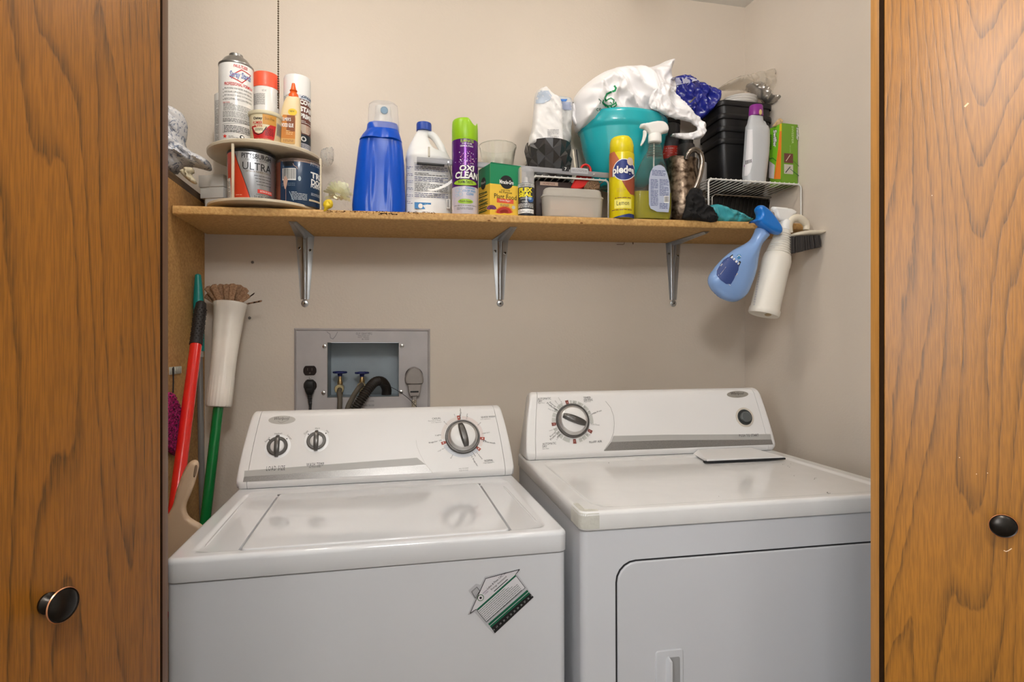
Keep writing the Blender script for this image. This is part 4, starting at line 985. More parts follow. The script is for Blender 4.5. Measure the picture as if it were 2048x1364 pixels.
# hoses
c = at(680, 778, 0.02)
path = bez([(c.x, 0.012, c.z-0.001), (c.x-0.0005, -0.004, c.z-0.010), (at(679.5, 600, -0.02).x, -0.014, at(679.5, 797, -0.014).z), (at(679, 600, -0.02).x, -0.02, at(679, 822, -0.02).z), (at(679, 600, -0.02).x, -0.04, 0.98)], 10)
tag(MB().tube(path, 0.0074, 18).build('water_hose', M_hose), 'grey rubber water hose hanging straight down from the left tap', 'hose')
path = bez([(at(724, 600, 0.02).x, 0.012, at(724, 770, 0.012).z), (at(716, 600, -0.01).x, -0.012, at(716, 778, -0.012).z), (at(704, 600, -0.02).x, -0.017, at(704, 797, -0.017).z), (at(694, 600, -0.02).x, -0.022, at(694, 822, -0.022).z), (at(688, 600, -0.03).x, -0.04, 0.98)], 10)
tag(MB().tube(path, 0.0074, 18).build('water_hose', M_hose), 'grey rubber water hose running down from the right tap behind the ribbed hose', 'hose')
path = bez([(at(772, 600, 0.05).x, 0.058, at(772, 795, 0.05).z), (at(773, 600, 0.04).x, 0.048, at(773, 778, 0.04).z), (at(765, 600, 0.03).x, 0.030, at(765, 764, 0.03).z), (at(752, 600, 0.01).x, 0.010, at(752, 763, 0.01).z), (at(739, 600, -0.015).x, -0.016, at(739, 775, -0.016).z), (at(722, 600, -0.04).x, -0.036, at(722, 800, -0.036).z), (at(710, 600, -0.04).x, -0.040, at(710, 822, -0.04).z), (at(704, 600, -0.04).x, -0.045, 1.0)], 60)
acc = 0; rr = []
for i, q_ in enumerate(path):
    if i: acc += (q_-path[i-1]).length
    rr.append(0.0118+0.0034*(0.5+0.5*cos(2*pi*acc/0.0070)) if i > len(path)*0.38 else 0.0150)
tag(MB().tube(path, rr, 22).build('drain_hose', M_corr, None, sharp=30), 'dark ribbed drain hose arching out of the outlet box', 'hose')
path = bez([at(755, 768, -0.01), at(776, 772, -0.022), at(798, 783, -0.024), at(818, 798, -0.026), at(834, 815, -0.028), at(842, 826, -0.03)], 8)
tag(MB().tube(path, 0.0009, 6).build('black_wire', M_rub), 'thin black wire tie stretched from the ribbed hose across to the dryer plug cable', 'wire')

# ------------------------------------------------------------------ ledge and cloth beyond the partition
M_cleat = mat('dark_wood', (98, 76, 54), 0.6, var=0.2, vscale=8, stretch=(30, 2, 30))
lb = MB().box(-1.2, XL-0.001, -0.5, -0.001, PT+0.001, PT+0.020).build('ledge_board', M_cleat); tag(lb, 'dark wooden board lying on top of the particleboard partition, under the patterned cloth', 'board')
M_cloth = mat('patterned_cloth', (222, 222, 224), 0.8, c2=(130, 140, 160), vscale=45)
nt = M_cloth.node_tree
for n_ in nt.nodes:
    if n_.type == 'VALTORGB': n_.color_ramp.elements[0].position = 0.40; n_.color_ramp.elements[1].position = 0.47
    if n_.type == 'TEX_NOISE': n_.inputs['Distortion'].default_value = 2.5
m = MB()
pillow_px(m, [(322, 210), (344, 214), (352, 218), (364, 226), (372, 240), (372, 262), (366, 290), (376, 298), (390, 308), (402, 312), (418, 322), (424, 334), (418, 341), (398, 336), (382, 332), (368, 335), (354, 343), (338, 346), (322, 344)], -0.16, 0.045, 0.03, 0.004, cr=0.034, csc=34, seed=1.0)
tag(m.build('folded_cloth', M_cloth, None, 80), 'crumpled white cloth with blue-grey leaf pattern on the board at the far left', 'cloth')
m = MB(); pillow_px(m, [(358, 342), (370, 336), (384, 334), (390, 342), (382, 350), (394, 362), (391, 370), (378, 362), (366, 352)], -0.19, 0.012, 0.008, 0.003, cr=0.012, csc=60, seed=2.0)
tag(m.build('frayed_rag', mat('frayed_rag', (214, 204, 176), 0.9, var=0.15, vscale=60), None, 80), 'small frayed cream rag hanging from under the patterned cloth', 'rag')

# ================================================================== LEFT END OF THE SHELF
M_wplas = mat('white_plastic', (232, 230, 226), 0.35); M_canlid = mat('tin_lid', (168, 166, 162), 0.28, 0.9); M_clear = mat('clear_plastic', (235, 235, 235), 0.06, trans=0.95, ior=1.2)
def sq_box(px0, px1, pt, pb, y0, y1):
    a = at(px0, 500, y0).x; b = at(px1, 500, y0).x; return a, b, at((px0+px1)/2, pb, y0).z, at((px0+px1)/2, pt, y0).z
zt_ = zs(-0.45)+0.0008
t = thing('white_carton', 'stepped white paper carton squeezed between the partition and the turntable', 'box', (-0.49, -0.05, zt_))
t['label'] = 'stepped white carton squeezed between the partition and the two-tier turntable'
bxm = Matrix.Translation((at(424, 400, -0.078).x, -0.078, 0)) @ Matrix.Rotation(radians(-20), 4, 'Z')
m = MB(bxm)
zA = at(424, 396, -0.078).z; zB = at(424, 374, -0.078).z; zC = at(424, 350, -0.078).z
Mw = mat('white_carton', (242, 240, 234), 0.6)
m.box(-0.024, 0.030, 0.004, 0.06, zt_, zA, 0.001); m.build('base_tier', Mw, t)
m = MB(bxm); m.box(-0.036, 0.034, 0, 0.06, zA+0.0003, zB, 0.001); m.build('middle_tier', Mw, t)
m = MB(bxm); m.box(-0.039, 0.036, -0.003, 0.062, zB+0.0003, zC, 0.001); m.build('lid', Mw, t)

# two-tier turntable
M_tt = mat('turntable_beige', (206, 192, 166), 0.45, var=0.03, vscale=10)
tx, ty, tr = -0.338, -0.146, 0.1430; tz0 = zs(tx)+0.002
t = thing('turntable', 'two-tier beige round turntable holding paint cans below and spray cans above', 'turntable', (tx, ty, tz0))
m = MB().lathe([(tr*0.55, 0), (tr*0.55, 0.0075), (tr-0.004, 0.0075), (tr, 0.010), (tr, 0.0155), (tr-0.0015, 0.0165), (tr-0.005, 0.0145), (0, 0.0145)], (tx, ty, tz0), 96); m.build('lower_tray', M_tt, t)
tzu = 1.7645
m = MB().lathe([(0, -0.006), (tr-0.004, -0.006), (tr+0.0005, -0.003), (tr+0.001, 0.003), (tr-0.001, 0.0055), (tr-0.005, 0.0035), (0, 0.0035)], (tx, ty, tzu), 96); m.build('upper_tray', M_tt, t)
for px, y in ((466, -0.273), (641, -0.195)):
    p = at(px, 400, y); MB().box(p.x-0.003, p.x+0.003, y-0.004, y+0.004, tz0+0.014, tzu-0.0055, 0.0008).build('post', M_tt, t)
TZ = tzu+0.0035; LZ = tz0+0.0147

def decs(x, y, R): return Dec(Cyl(x, y, R))
# spray starch
x, r = span(437.5, 507, -0.225); y = -0.225; top = at(472, 122, y-r).z
t = thing('spray_starch_can', 'tall white spray starch can without its cap, on the left of the upper turntable tray', 'spray can', (x, y, TZ))
M_canw = mat('can_white_paint', (232, 230, 226), 0.22, coat=0.3)
MB().lathe([(r*0.96, 0), (r, 0.003), (r, top-TZ-0.004), (r*0.985, top-TZ)], (x, y, TZ), 72).build('can_body', M_canw, t)
MB().lathe([(r*0.985, -0.004), (r*1.02, -0.002), (r*1.02, 0.002), (r*0.97, 0.003), (r*0.9, 0.007), (r*0.68, 0.019), (r*0.45, 0.026), (r*0.40, 0.027), (r*0.40, 0.032), (r*0.34, 0.034), (0, 0.034)], (x, y, top), 64).build('can_dome', M_canlid, t)
d = decs(x, y, r); 
d.text('FAULTLESS', 467, 130.5, 495, 136.5, RED, shear=0.2, bold=0.02)
nb = P(40, 44, 110)
d.stroke([(483, 140), (501, 152), (484, 166), (460, 153)], 0.0022, RED, 2, True); d.text('Spray Starch', 459, 144, 501, 160, nb, lay=4, shear=0.25, bold=0.03); d.text('Spray Starch', 459.4, 144.6, 500.6, 159.4, P(150, 170, 220), lay=5, shear=0.25, bold=0.0)
d.text('PROFESSIONAL FORMULA', 449, 166, 504, 172.5, RED, bold=0.02)
for i, tx_s in enumerate(('SPRAYS EVENLY FOR FASTER, EASIER IRONING', 'GIVES COLLARS, CUFFS & LINENS A CRISP, FRESH LOOK', 'RESTORES BODY TO JEANS, COTTONS & BLENDS', 'HELPS CLOTHES WASH CLEAN MORE EASILY')):
    d.text(tx_s, 449, 176.5+i*7.0, 503, 180.3+i*7.0, BLACK, lay=3)
    d.ell(447, 178.4+i*7.0, 0.8, 0.8, BLACK, 3, 6)
d.text('DIRECTIONS:', 446, 203, 460, 206, RED)
d.lines(447, 207, 502, 222, 6, GREYP); d.lines(446, 223, 502, 236, 5, GREYP); d.lines(446, 237, 500, 245, 3, BLACK)
d.stroke([(446, 249), (501, 252), (501, 268), (446, 265)], 0.0005, BLACK, 3, True); d.lines(448, 251, 499, 266, 5, BLACK)
st = [(450+ (4.6 if k % 2 == 0 else 1.9)*sin(k*pi/5), 272.5-(4.6 if k % 2 == 0 else 1.9)*cos(k*pi/5)) for k in range(10)]; d.poly(st, P(214, 50, 36), 3)
d.ell(484, 275, 4.6, 4.2, BLACK, 2); d.ell(484.5, 274.6, 2.6, 2.2, WHITE, 3); d.lines(457, 271, 477, 276, 2, GREYP); d.lines(450, 280, 500, 282, 1, BLACK)
d.build(t)
# white can behind
x2, r2 = span(429, 470, -0.10); y2 = -0.10; top2 = at(436, 185, y2-r2).z
t = thing('spray_can', 'white printed can mostly hidden behind the spray starch can', 'spray can', (x2, y2, TZ))
MB().lathe([(r2*0.96, 0), (r2, 0.002), (r2, top2-TZ), (r2*0.5, top2-TZ+0.01), (0, top2-TZ+0.01)], (x2, y2, TZ), 48).build('can_body', M_canw, t)
d = decs(x2, y2, r2); d.lines(430.5, 200, 438, 286, 34, GREYP); d.build(t)
# orange cap spray
x, r = span(504.5, 559, -0.135); y = -0.135; top = at(531, 141, y-r).z; cb = at(531, 171, y-r).z
t = thing('spray_can', 'white spray can with an orange-red cap behind the putty tub', 'spray can', (x, y, TZ))
MB().lathe([(r*0.94, 0), (r*0.97, 0.003), (r*0.97, cb-TZ), (r*0.9, cb-TZ+0.002)], (x, y, TZ), 64).build('can_body', M_canw, t)
MB().lathe([(r, cb-TZ), (r*0.985, top-TZ-0.004), (r*0.94, top-TZ), (0, top-TZ+0.001)], (x, y, TZ), 64).build('cap', mat('orange_cap', (238, 92, 62), 0.4), t)
d = decs(x, y, r*0.97); d.text('NET WT', 524, 179, 533, 183, GREYP); d.lines(506, 186, 530, 209, 11, GREYP); d.text('S', 554, 178, 561, 196, BLACK, bold=0.04); d.text('EXP', 557, 197, 562, 202, BLACK); d.rect(556, 203, 562, 221, P(120, 40, 40)); d.build(t)
# putty tub
x, r = span(496, 566, -0.235); y = -0.235; top = at(531, 219, y-r).z
t = thing('putty_tub', 'small tapered tub of plumbing putty with a red label on the upper tray', 'tub', (x, y, TZ))
rb = r*0.82; H = top-TZ
MB().lathe([(rb, 0), (rb+0.0005, 0.002), (r*0.93, H-0.010), (r*0.93, H-0.004)], (x, y, TZ), 64).build('tub_body', mat('putty_cream', (214, 196, 156), 0.4), t)
MB().lathe([(r*0.95, H-0.010), (r*0.98, H-0.009), (r, H-0.006), (r, H-0.001), (r*0.96, H), (r*0.9, H-0.002), (0, H-0.002)], (x, y, TZ), 64).build('lid', mat('putty_lid', (222, 212, 180), 0.4), t)
c = Cyl(x, y, r*0.88, lambda v: rb+(r*0.93-rb)*max(0, min(1, (v-TZ-0.002)/(H-0.012)))); d = Dec(c)
d.rows([(229, 503.5, 552), (240, 504.5, 552), (252, 504.5, 551), (274, 506.5, 549)], P(226, 214, 180), 1); d.rows([(252, 504, 512), (262, 505, 515), (268, 506, 530), (276, 507, 548), (277.5, 508, 548)], RED, 2)
d.rows([(248, 545, 552), (258, 533, 551), (268, 520, 550), (276, 510, 549)], RED, 2)
d.text('Oatey', 508, 233.5, 525, 240.5, BLACK, bold=0.03); d.text('PLUMBER', 507, 242.5, 525, 248, RED, bold=0.02); d.text("PUTTY", 509, 249.5, 525, 254.5, RED, bold=0.02)
d.rect(525.5, 230.5, 551.5, 250, P(206, 148, 62), 3); d.text('Stain-Free', 530, 236, 548, 241, P(120, 80, 30), lay=4)
d.stroke([(504, 256), (509, 266), (516, 269), (524, 266), (533, 254)], 0.0018, BLACK, 4); d.rows([(254, 507, 531), (258, 508, 529), (264, 511, 525), (266.5, 516, 519)], P(232, 222, 190), 3); d.lines(510, 256, 526, 261, 3, BLACK, 4)
d.lines(530, 257, 547, 272, 6, BLACK, 4); d.rect(553, 249, 563, 274, P(170, 165, 150), 2); d.lines(554, 251, 562, 272, 12, BLACK, 3)
d.build(t)
# primer can
x, r = span(567, 622, -0.15); y = -0.15; top = at(594, 147, y-r).z; cb = at(594, 188, y-r).z
t = thing('spray_can', 'white-capped can of primer spray behind the wood glue bottle', 'spray can', (x, y, TZ))
MB().lathe([(r*0.95, 0), (r*0.98, 0.003), (r*0.98, cb-TZ), (r*0.9, cb-TZ+0.002)], (x, y, TZ), 64).build('can_body', M_canw, t)
MB().lathe([(r, cb-TZ), (r*0.99, top-TZ-0.004), (r*0.95, top-TZ), (0, top-TZ+0.001)], (x, y, TZ), 64).build('cap', mat('white_cap', (230, 230, 228), 0.25), t)
d = decs(x, y, r*0.98); d.rect(598, 188.5, 622, 199.5, P(206, 214, 222), 1); d.text('ZINSSER', 601, 191.5, 622, 198, P(20, 50, 90), shear=0.3, bold=0.03)
d.rows([(200, 599, 622), (275, 600, 622.5)], P(104, 56, 44), 1); d.text('COVER', 599, 203, 630, 213, WHITE, bold=0.06); d.text('STAIN', 599, 216.5, 630, 227, WHITE, bold=0.06); d.text('PRIMER', 600, 230.5, 630, 240, WHITE, bold=0.05)
d.lines(601, 242, 621, 248, 2, WHITE); d.rows([(250, 600, 621), (262, 602, 620), (268, 604, 617)], P(196, 180, 164), 2); d.lines(612, 252, 621, 268, 6, P(180, 120, 90), 3)
d.rect(600, 270, 622, 288, P(30, 40, 48), 2); d.ell(607, 278, 5.5, 5, WHITE, 3); d.ell(607, 278, 3, 3, P(30, 40, 48), 4); d.rect(600, 288, 622, 298, P(190, 190, 196), 2); d.lines(601, 289, 621, 297, 4, BLACK, 3); d.lines(568, 191, 575, 206, 5, GREYP)
d.build(t)
# wood glue bottle
x, r = span(560, 602, -0.215); y = -0.215; a0 = at(581, 215, y).z; top = at(585, 167, y).z; rx = r
t = thing('glue_bottle', 'squat cream wood glue bottle with an orange twist cap on the upper tray', 'bottle', (x, y, TZ))
M_glue = mat('glue_cream', (226, 204, 160), 0.35, sub=0.1)
px_c = at(587, 600, y).x-x
Hs = at(587, 197, y).z-TZ
lo = []
for z, k, cx in ((0, 0.92, 0), (0.003, 1, 0), (Hs*0.45, 1, 0), (Hs*0.62, 0.99, 0.0005), (Hs*0.78, 0.90, px_c*0.3), (Hs*0.93, 0.76, px_c*0.65), (Hs, 0.66, px_c), (Hs+0.002, 0.5, px_c)):
    l = []
    for i in range(48):
        a_ = 2*pi*i/48; ca, sa = cos(a_), sin(a_); q_ = (abs(ca)**3+abs(sa)**3)**(-1/3); l.append((x+cx+rx*k*ca*q_, y+0.016*min(1, k+0.1)*sa*q_, TZ+z))
    lo.append(l)
MB().loft(lo).build('bottle_body', M_glue, t)
zc = TZ+Hs
MB().lathe([(0.0122, 0), (0.0120, 0.009), (0.0098, 0.012), (0.0072, 0.016), (0.0092, 0.0185), (0.0094, 0.0205), (0.0072, 0.0215), (0.0062, 0.026), (0.0042, top-zc-0.002), (0.0038, top-zc), (0, top-zc)], (x+px_c, y, zc), 32).build('orange_cap', mat('orange_twist_cap', (226, 92, 26), 0.35), t)
d = Dec(Pl((x, y-0.0163, TZ), (1, 0, 0), (0, 0, 1)))
d.ell(585, 224, 9, 7, P(236, 198, 52), 1); d.text('NEW', 580, 221, 589, 224.5, BLACK); d.rows([(230, 566, 590), (236, 563, 591), (286, 562, 590)], P(196, 122, 42), 2); d.rows([(231, 574, 590), (262, 573, 590), (262.5, 568, 590)], P(130, 70, 30), 3)
d.text("ELMER'S", 564, 235, 582, 242, WHITE, lay=5, bold=0.02); d.text('WOOD GLUE', 561.5, 246.5, 587, 254.5, WHITE, lay=5, bold=0.03); d.rows([(277, 562, 590), (287, 562, 590)], P(206, 160, 90), 3); d.lines(566, 279, 587, 284, 2, P(120, 70, 30), 4); d.lines(572, 260, 586, 270, 3, P(226, 190, 130), 4)
d.build(t)
# clear wrap stuck on the wall side
m = MB(); pillow_px(m, [(640, 300), (652, 296), (667, 292), (668, 318), (664, 330), (652, 332), (642, 326)], -0.05, 0.01, 0.008, 0.003, cr=0.01, csc=90, seed=5.0)
tag(m.build('plastic_wrapper', mat('wrap_clear', (238, 238, 236), 0.15, trans=0.75, ior=1.15, alpha=0.75), None, 80), 'scrap of clear plastic wrap behind the right rim of the turntable', 'wrapper')

# paint cans on the lower tray
x, r = span(455, 551, -0.212); y = -0.212; top = min(at(503, 303, y-r).z, tzu-0.0150)
t = thing('paint_can', 'silver and orange paint can on the left of the lower turntable tray', 'paint can', (x, y, LZ))
M_tin = mat('brushed_tin', (196, 198, 202), 0.28, 0.85)
MB().lathe([(r*0.98, 0), (r, 0.002), (r, top-LZ), (r*0.95, top-LZ+0.001)], (x, y, LZ), 72).build('can_body', M_tin, t)
MB().lathe([(r*1.0, 0), (r*1.015, 0.002), (r*1.015, 0.006), (r*0.99, 0.008), (r*0.93, 0.008), (r*0.92, 0.004), (0, 0.004)], (x, y, top), 72).build('lid', mat('black_lid', (30, 30, 30), 0.4), t)
d = decs(x, y, r); OR = P(206, 66, 34, 0.35, 0.2)
d.rows([(302, 455, 469), (320, 455, 474), (345, 456, 483), (370, 457, 492), (385, 457, 497), (401, 458, 502)], OR, 1); d.stroke([(469, 302), (474, 320), (483, 345), (492, 370), (497, 385), (502, 401)], 0.0014, P(60, 20, 16), 2)
d.rows([(357, 454.5, 461), (401, 456, 463)], P(226, 222, 216), 2); d.lines(455, 360, 461, 398, 14, BLACK, 3)
dkg = P(50, 48, 52)
d.text('PITTSBURGH', 483, 308, 541, 318, dkg, bold=0.02); d.text('PAINTS & STAINS', 491, 319, 535, 322.5, dkg, space=1.3); d.text('ULTRA', 485, 326, 541, 341, BLACK, bold=0.0); d.text('EXTERIOR PREMIUM ACRYLIC', 492, 342.8, 540, 346, P(120, 96, 40))
for i in range(4): d.lines(508+2*i, 352+i*6, 541, 354.5+i*6, 1, dkg)
d.rows([(381, 515, 543), (388.5, 515, 543)], P(204, 48, 34), 3); d.text('INTERIOR SATIN', 520, 383, 542, 387, WHITE, lay=4); d.text('31.0 FL OZ', 508, 393, 537, 399.5, dkg); d.lines(512, 389, 540, 392, 1, GREYP)
d.lines(472, 388, 484, 391, 1, P(240, 180, 150), 3); d.lines(472, 395, 496, 398, 1, P(240, 180, 150), 3)
d.build(t)
x, r = span(552, 643, -0.185); y = -0.185; top = min(at(598, 322, y-r).z, tzu-0.0150)
t = thing('paint_can', 'dark blue paint can with drips on the right of the lower turntable tray', 'paint can', (x, y, LZ))
MB().lathe([(r*0.98, 0), (r, 0.002), (r, top-LZ), (r*0.95, top-LZ+0.001)], (x, y, LZ), 72).build('can_body', mat('can_navy', (22, 52, 84), 0.3, coat=0.3), t)
MB().lathe([(r*1.0, 0), (r*1.012, 0.002), (r*1.012, 0.006), (r*0.98, 0.008), (r*0.93, 0.008), (r*0.92, 0.004), (0, 0.004)], (x, y, top), 72).build('lid', mat('drippy_lid', (120, 96, 82), 0.5, c2=(70, 60, 56), vscale=50), t)
d = decs(x, y, r); d.barcode(565, 336, 592, 360, 2); d.rows([(318, 566, 588), (326, 566, 588), (332, 570, 584)], P(20, 22, 28), 2)
pk = P(196, 160, 142); d.rows([(352, 570, 572), (360, 567, 576), (370, 568, 574), (378, 570, 572)], pk, 4); d.stroke([(572, 376), (572, 402)], 0.0010, pk, 3); d.stroke([(586, 327), (588, 331), (593, 334), (595, 338)], 0.0012, pk, 3); d.ell(599, 357, 3, 5, P(160, 176, 186), 3); d.rows([(320, 560, 643), (324, 566, 643)], P(150, 128, 116), 2)
d.text('PITTSBURGH', 621, 333, 660, 340, P(170, 180, 190)); d.text('TRIM', 621, 349, 652, 361, WHITE, bold=0.04); d.text('DOOR', 622, 364, 656, 376, WHITE, bold=0.04); d.text('FURNITURE', 621.5, 379.5, 665, 386, WHITE, bold=0.02); d.lines(622, 388, 641, 394, 3, P(180, 190, 200))
d.lines(583, 383, 614, 400, 6, P(190, 200, 206)); d.rect(618, 401, 641, 404.5, P(200, 190, 160)); d.stroke([(579, 383), (587, 401)], 0.0015, P(150, 176, 190), 3); d.rect(552.5, 325, 561, 401, P(130, 70, 48, 0.5), 1); d.lines(564, 365, 590, 372, 3, P(110, 130, 150))
d.build(t)

# ================================================================== MIDDLE OF THE SHELF
def pxloft(mb, rows, y, dr=1.0, pw=2.0, zmin=None, seg=48, mi=0, cap=True, front=None):
    lo = []
    for i, (py, xl, xr) in enumerate(rows):
        a = at(xl, py, y); b = at(xr, py, y); cx = (a.x+b.x)/2; hw = (b.x-a.x)/2; z = (a.z+b.z)/2
        if zmin is not None and i == len(rows)-1: z = zmin
        l = []
        for k in range(seg):
            t = 2*pi*k/seg; c_, s_ = cos(t), sin(t); q = (abs(c_)**pw+abs(s_)**pw)**(-1/pw)
            rr = hw*dr if hw*dr > 0.0005 else hw
            yy = y+rr*s_*q
            if front: yy += front(c_*q, s_, i)
            l.append((cx+hw*c_*q, yy, z))
        lo.append(l)
    mb.loft(lo, mi); return mb
M_wh = mat('white_hdpe', (232, 232, 230), 0.38, sub=0.05)
# pale flower posy in a clear bag
zf = zs(at(672, 415, -0.22).x)
t = thing('flower_bag', 'pale yellow paper flowers in a crumpled clear bag, left of the blue softener bottle', 'flowers', (at(676, 415, -0.20).x, -0.20, zf))
M_fl = mat('pale_yellow_petals', (250, 248, 214), 0.8, var=0.08, vscale=80)
m = MB(); c = at(676, 388, -0.19)
for k in range(90):
    a_ = random.uniform(0, 2*pi); e_ = random.uniform(-0.6, 1.2); dvec = Vector((cos(a_)*cos(e_), sin(a_)*cos(e_)*0.7, sin(e_))); p0 = c+dvec*0.010; p1 = c+dvec*random.uniform(0.024, 0.036)
    s_ = dvec.cross(Vector((0.3, 0.5, 0.8))).normalized()*0.0055
    m.add([p0-s_*0.3, p0+s_*0.3, p1+s_+Vector((0, 0, 0.002)), p1+dvec*0.004, p1-s_], [(0, 1, 2, 3, 4)])
m.build('petals', M_fl, t, recalc=False, label='ruffled pale yellow petals')
m = MB(); pillow_px(m, [(646, 382), (655, 366), (670, 356), (684, 352), (692, 364), (700, 384), (706, 402), (706, 420), (690, 421), (660, 420), (647, 412)], -0.21, 0.028, 0.02, 0.0045, cr=0.02, csc=60, seed=4.0)
m.build('clear_bag', mat('bag_film', (240, 240, 238), 0.12, trans=0.6, ior=1.05, alpha=0.14), t, sharp=80)
m = MB(); pillow_px(m, [(648, 402), (656, 398), (664, 400), (667, 408), (664, 416), (656, 418), (651, 424), (646, 423), (649, 415), (645, 410)], -0.262, 0.008, 0.008, 0.002, cr=0.003, csc=90, seed=3.0)
m.build('yellow_knot', mat('yellow_ribbon', (232, 200, 40), 0.4), t, sharp=80)

# blue softener bottle
y = -0.155; x0_ = at(760, 300, y).x; zt_ = zs(x0_)+0.0012
t = thing('softener_bottle', 'big blue fabric softener bottle with a clear dome cap', 'bottle', (x0_, y, zt_))
M_bl = mat('softener_blue', (0, 76, 190), 0.3, spec=0.4)
rows = [(249, 737, 795), (252, 734.5, 796), (262, 733, 797), (266, 731, 799), (273, 725, 801), (283, 719, 804), (284.5, 719.5, 803.5), (300, 716.5, 806), (330, 713, 808.5), (360, 709.5, 809.5), (390, 706.5, 810.5), (414, 704, 811), (424, 706, 809)]
def fr(c_, s_, i):
    if s_ > 0: return 0
    f_ = min(1, -s_*3)
    if 3 <= i <= 5: return -0.0065*f_*sstep(0.0, 0.45, abs(c_))*(1-sstep(0.6, 1.0, abs(c_)))*(0.5, 1, 1)[i-3]
    if i < 6: return 0
    if i == 6: return 0.0022*f_
    if i == 12: return 0
    k = (i-7)/4; cc = 0.26+1.1*(k-0.55)**2
    return (0.0022*(1-k)+0.0042*(1-sstep(cc-0.10, cc+0.02, abs(c_))))*f_
MB_ = MB(); pxloft(MB_, rows, y, 0.62, 2.5, zt_, seg=160, front=fr); MB_.build('bottle_body', M_bl, t, sharp=32)
m = MB(); pxloft(m, [(231, 750, 783), (236, 749, 784), (247, 748, 785), (249, 747, 786)], y, 0.8); pxloft(m, [(214, 752, 781), (217, 750.5, 782), (231, 751, 782)], y, 0.7, 3); m.build('nozzle', mat('nozzle_white', (228, 224, 216), 0.3), t)
p = at(768.5, 220.5, y-0.021); MB(Matrix.Translation(p) @ Matrix.Rotation(pi/2, 4, 'X')).lathe([(0.0098, -0.006), (0.0102, 0.001), (0.009, 0.002), (0.0085, 0.0012), (0, 0.0012)], seg=28).build('spout_plug', mat('spout_blue', (60, 132, 170), 0.3), t)
m = MB(); rows_ = [(205.5, 752, 782), (206.5, 744, 789), (211, 738, 795), (220, 736.5, 796.5), (262, 735, 799)]
pxloft(m, rows_, y, 0.66, 2.2, cap=False); m.build('dome_cap', mat('clear_dome', (238, 238, 240), 0.15, trans=0.6, ior=1.1, alpha=0.5), t)

# bleach jug
y = -0.14; x0_ = at(857, 350, y).x; zt_ = zs(x0_)+0.0012
t = thing('bleach_jug', 'white bleach jug with a blue cap and a printed back label', 'jug', (x0_, y, zt_))
m = MB(); pxloft(m, [(261, 836, 861), (266, 833, 859), (275, 828, 856), (288, 821, 861), (297, 817, 868), (303, 815, 880), (309, 813, 896), (318, 811.5, 901), (323, 811, 903), (324.5, 812, 902), (370, 812, 902.5), (417, 811, 903), (419, 810.5, 904), (430, 812, 902)], y, 0.72, 2.6, zt_, seg=72)
m.tube(bez([at(850, 267, y), at(859, 268, y), at(869, 275, y), at(878, 288, y), at(885, 301, y), at(890, 316, y)], 8), [0.0105]*41, 16)
m.build('jug_body', M_wh, t, sharp=40)
MB().lathe([(0.0215, 0), (0.0215, 0.018), (0.0205, 0.022), (0.0, 0.022)], (at(848, 262, y).x, y, at(848, 263, y).z), 40).build('cap', mat('cap_blue', (24, 66, 160), 0.4), t)
hwj = (at(902, 360, y).x-at(812, 360, y).x)/2; d = Dec(Pl((x0_, y-hwj*0.72-0.0006, 1.6), (1, 0, 0), (0, 0, 1)))
nv = P(60, 66, 110)
d.text('PRECAUTIONARY STATEMENTS', 829, 326, 868, 329, BLACK, lay=2)
for i, (a_, b_) in enumerate(((330, 343), (346, 352), (354, 364), (368, 384), (386, 396))): d.lines(829, a_, 896, b_, max(1, int((b_-a_)/2.9)), BLACK if i % 2 else nv, 2)
d.text('STORAGE AND DISPOSAL', 829, 364, 860, 367, BLACK, lay=2)
for k in range(6): d.lines(813, 332+k*14, 826, 338+k*14, 2, nv, 2)
d.rect(829, 405, 862, 418, P(36, 120, 184), 2); d.ell(841, 412, 4.5, 5, P(232, 228, 220), 3); d.lines(849, 407, 860, 416, 4, P(130, 190, 220), 3); d.barcode(893, 398, 900, 417, 2)
d.build(t)

# long metal bar with a rubber strip
M_bar = mat('grey_bar', (146, 146, 149), 0.42, 0.15)
A = at(834, 318.5, -0.212); B = at(1223, 351, -0.212)
ex = (B-A).normalized(); ez = ex.cross(Vector((0, 1, 0))).normalized(); ez = ez if ez.z > 0 else -ez; L = (B-A).length
R = Matrix(((ex.x, 0, ez.x, A.x), (ex.y, 1, ez.y, A.y), (ex.z, 0, ez.z, A.z), (0, 0, 0, 1)))
t = thing('metal_bar', 'long grey metal bar lying level in front of the jug, glass jar and black vase', 'bar', A)
m = MB(R); m.box(0, L, 0, 0.004, -0.0078, 0.0072, 0.0008); m.box(0, L, 0.0038, 0.014, 0.0052, 0.0072, 0.0006); m.build('rail', M_bar, t)
MB(R).box(0.0, 0.075, -0.001, 0.009, -0.0125, -0.0080, 0.001).build('rubber_strip', M_rub, t)
pn = at(858, 300, -0.205); MB().tube([(pn.x, -0.205, at(858, 313, -0.205).z), (pn.x, -0.205, at(858, 294, -0.205).z)], 0.0028, 12).build('pin', mat('pin_cream', (206, 198, 180), 0.4), t)
for px in (897, 1188):
    py = 318.5+(px-834)*(351-318.5)/(1223-834)+0.5
    p = at(px, py, -0.2125); MB(Matrix.Translation(p) @ Matrix.Rotation(pi/2, 4, 'X')).lathe([(0.0030, 0), (0.0026, 0.0014), (0, 0.0018)], seg=16).build('rivet', mat('rivet', (220, 220, 220), 0.2, 0.9), t)
d = Dec(Pl(A+Vector((0, -0.0002, 0)), ex, ez)); d.rect(1124, 333.5, 1138, 342.5, BLACK, 1); d.text('7', 1129, 335, 1133, 341, WHITE, lay=2); d.rect(1142, 336, 1176, 347, P(178, 178, 182), 1); d.lines(1144, 339, 1174, 344, 2, GREYP, 2); d.build(t, 'sticker')
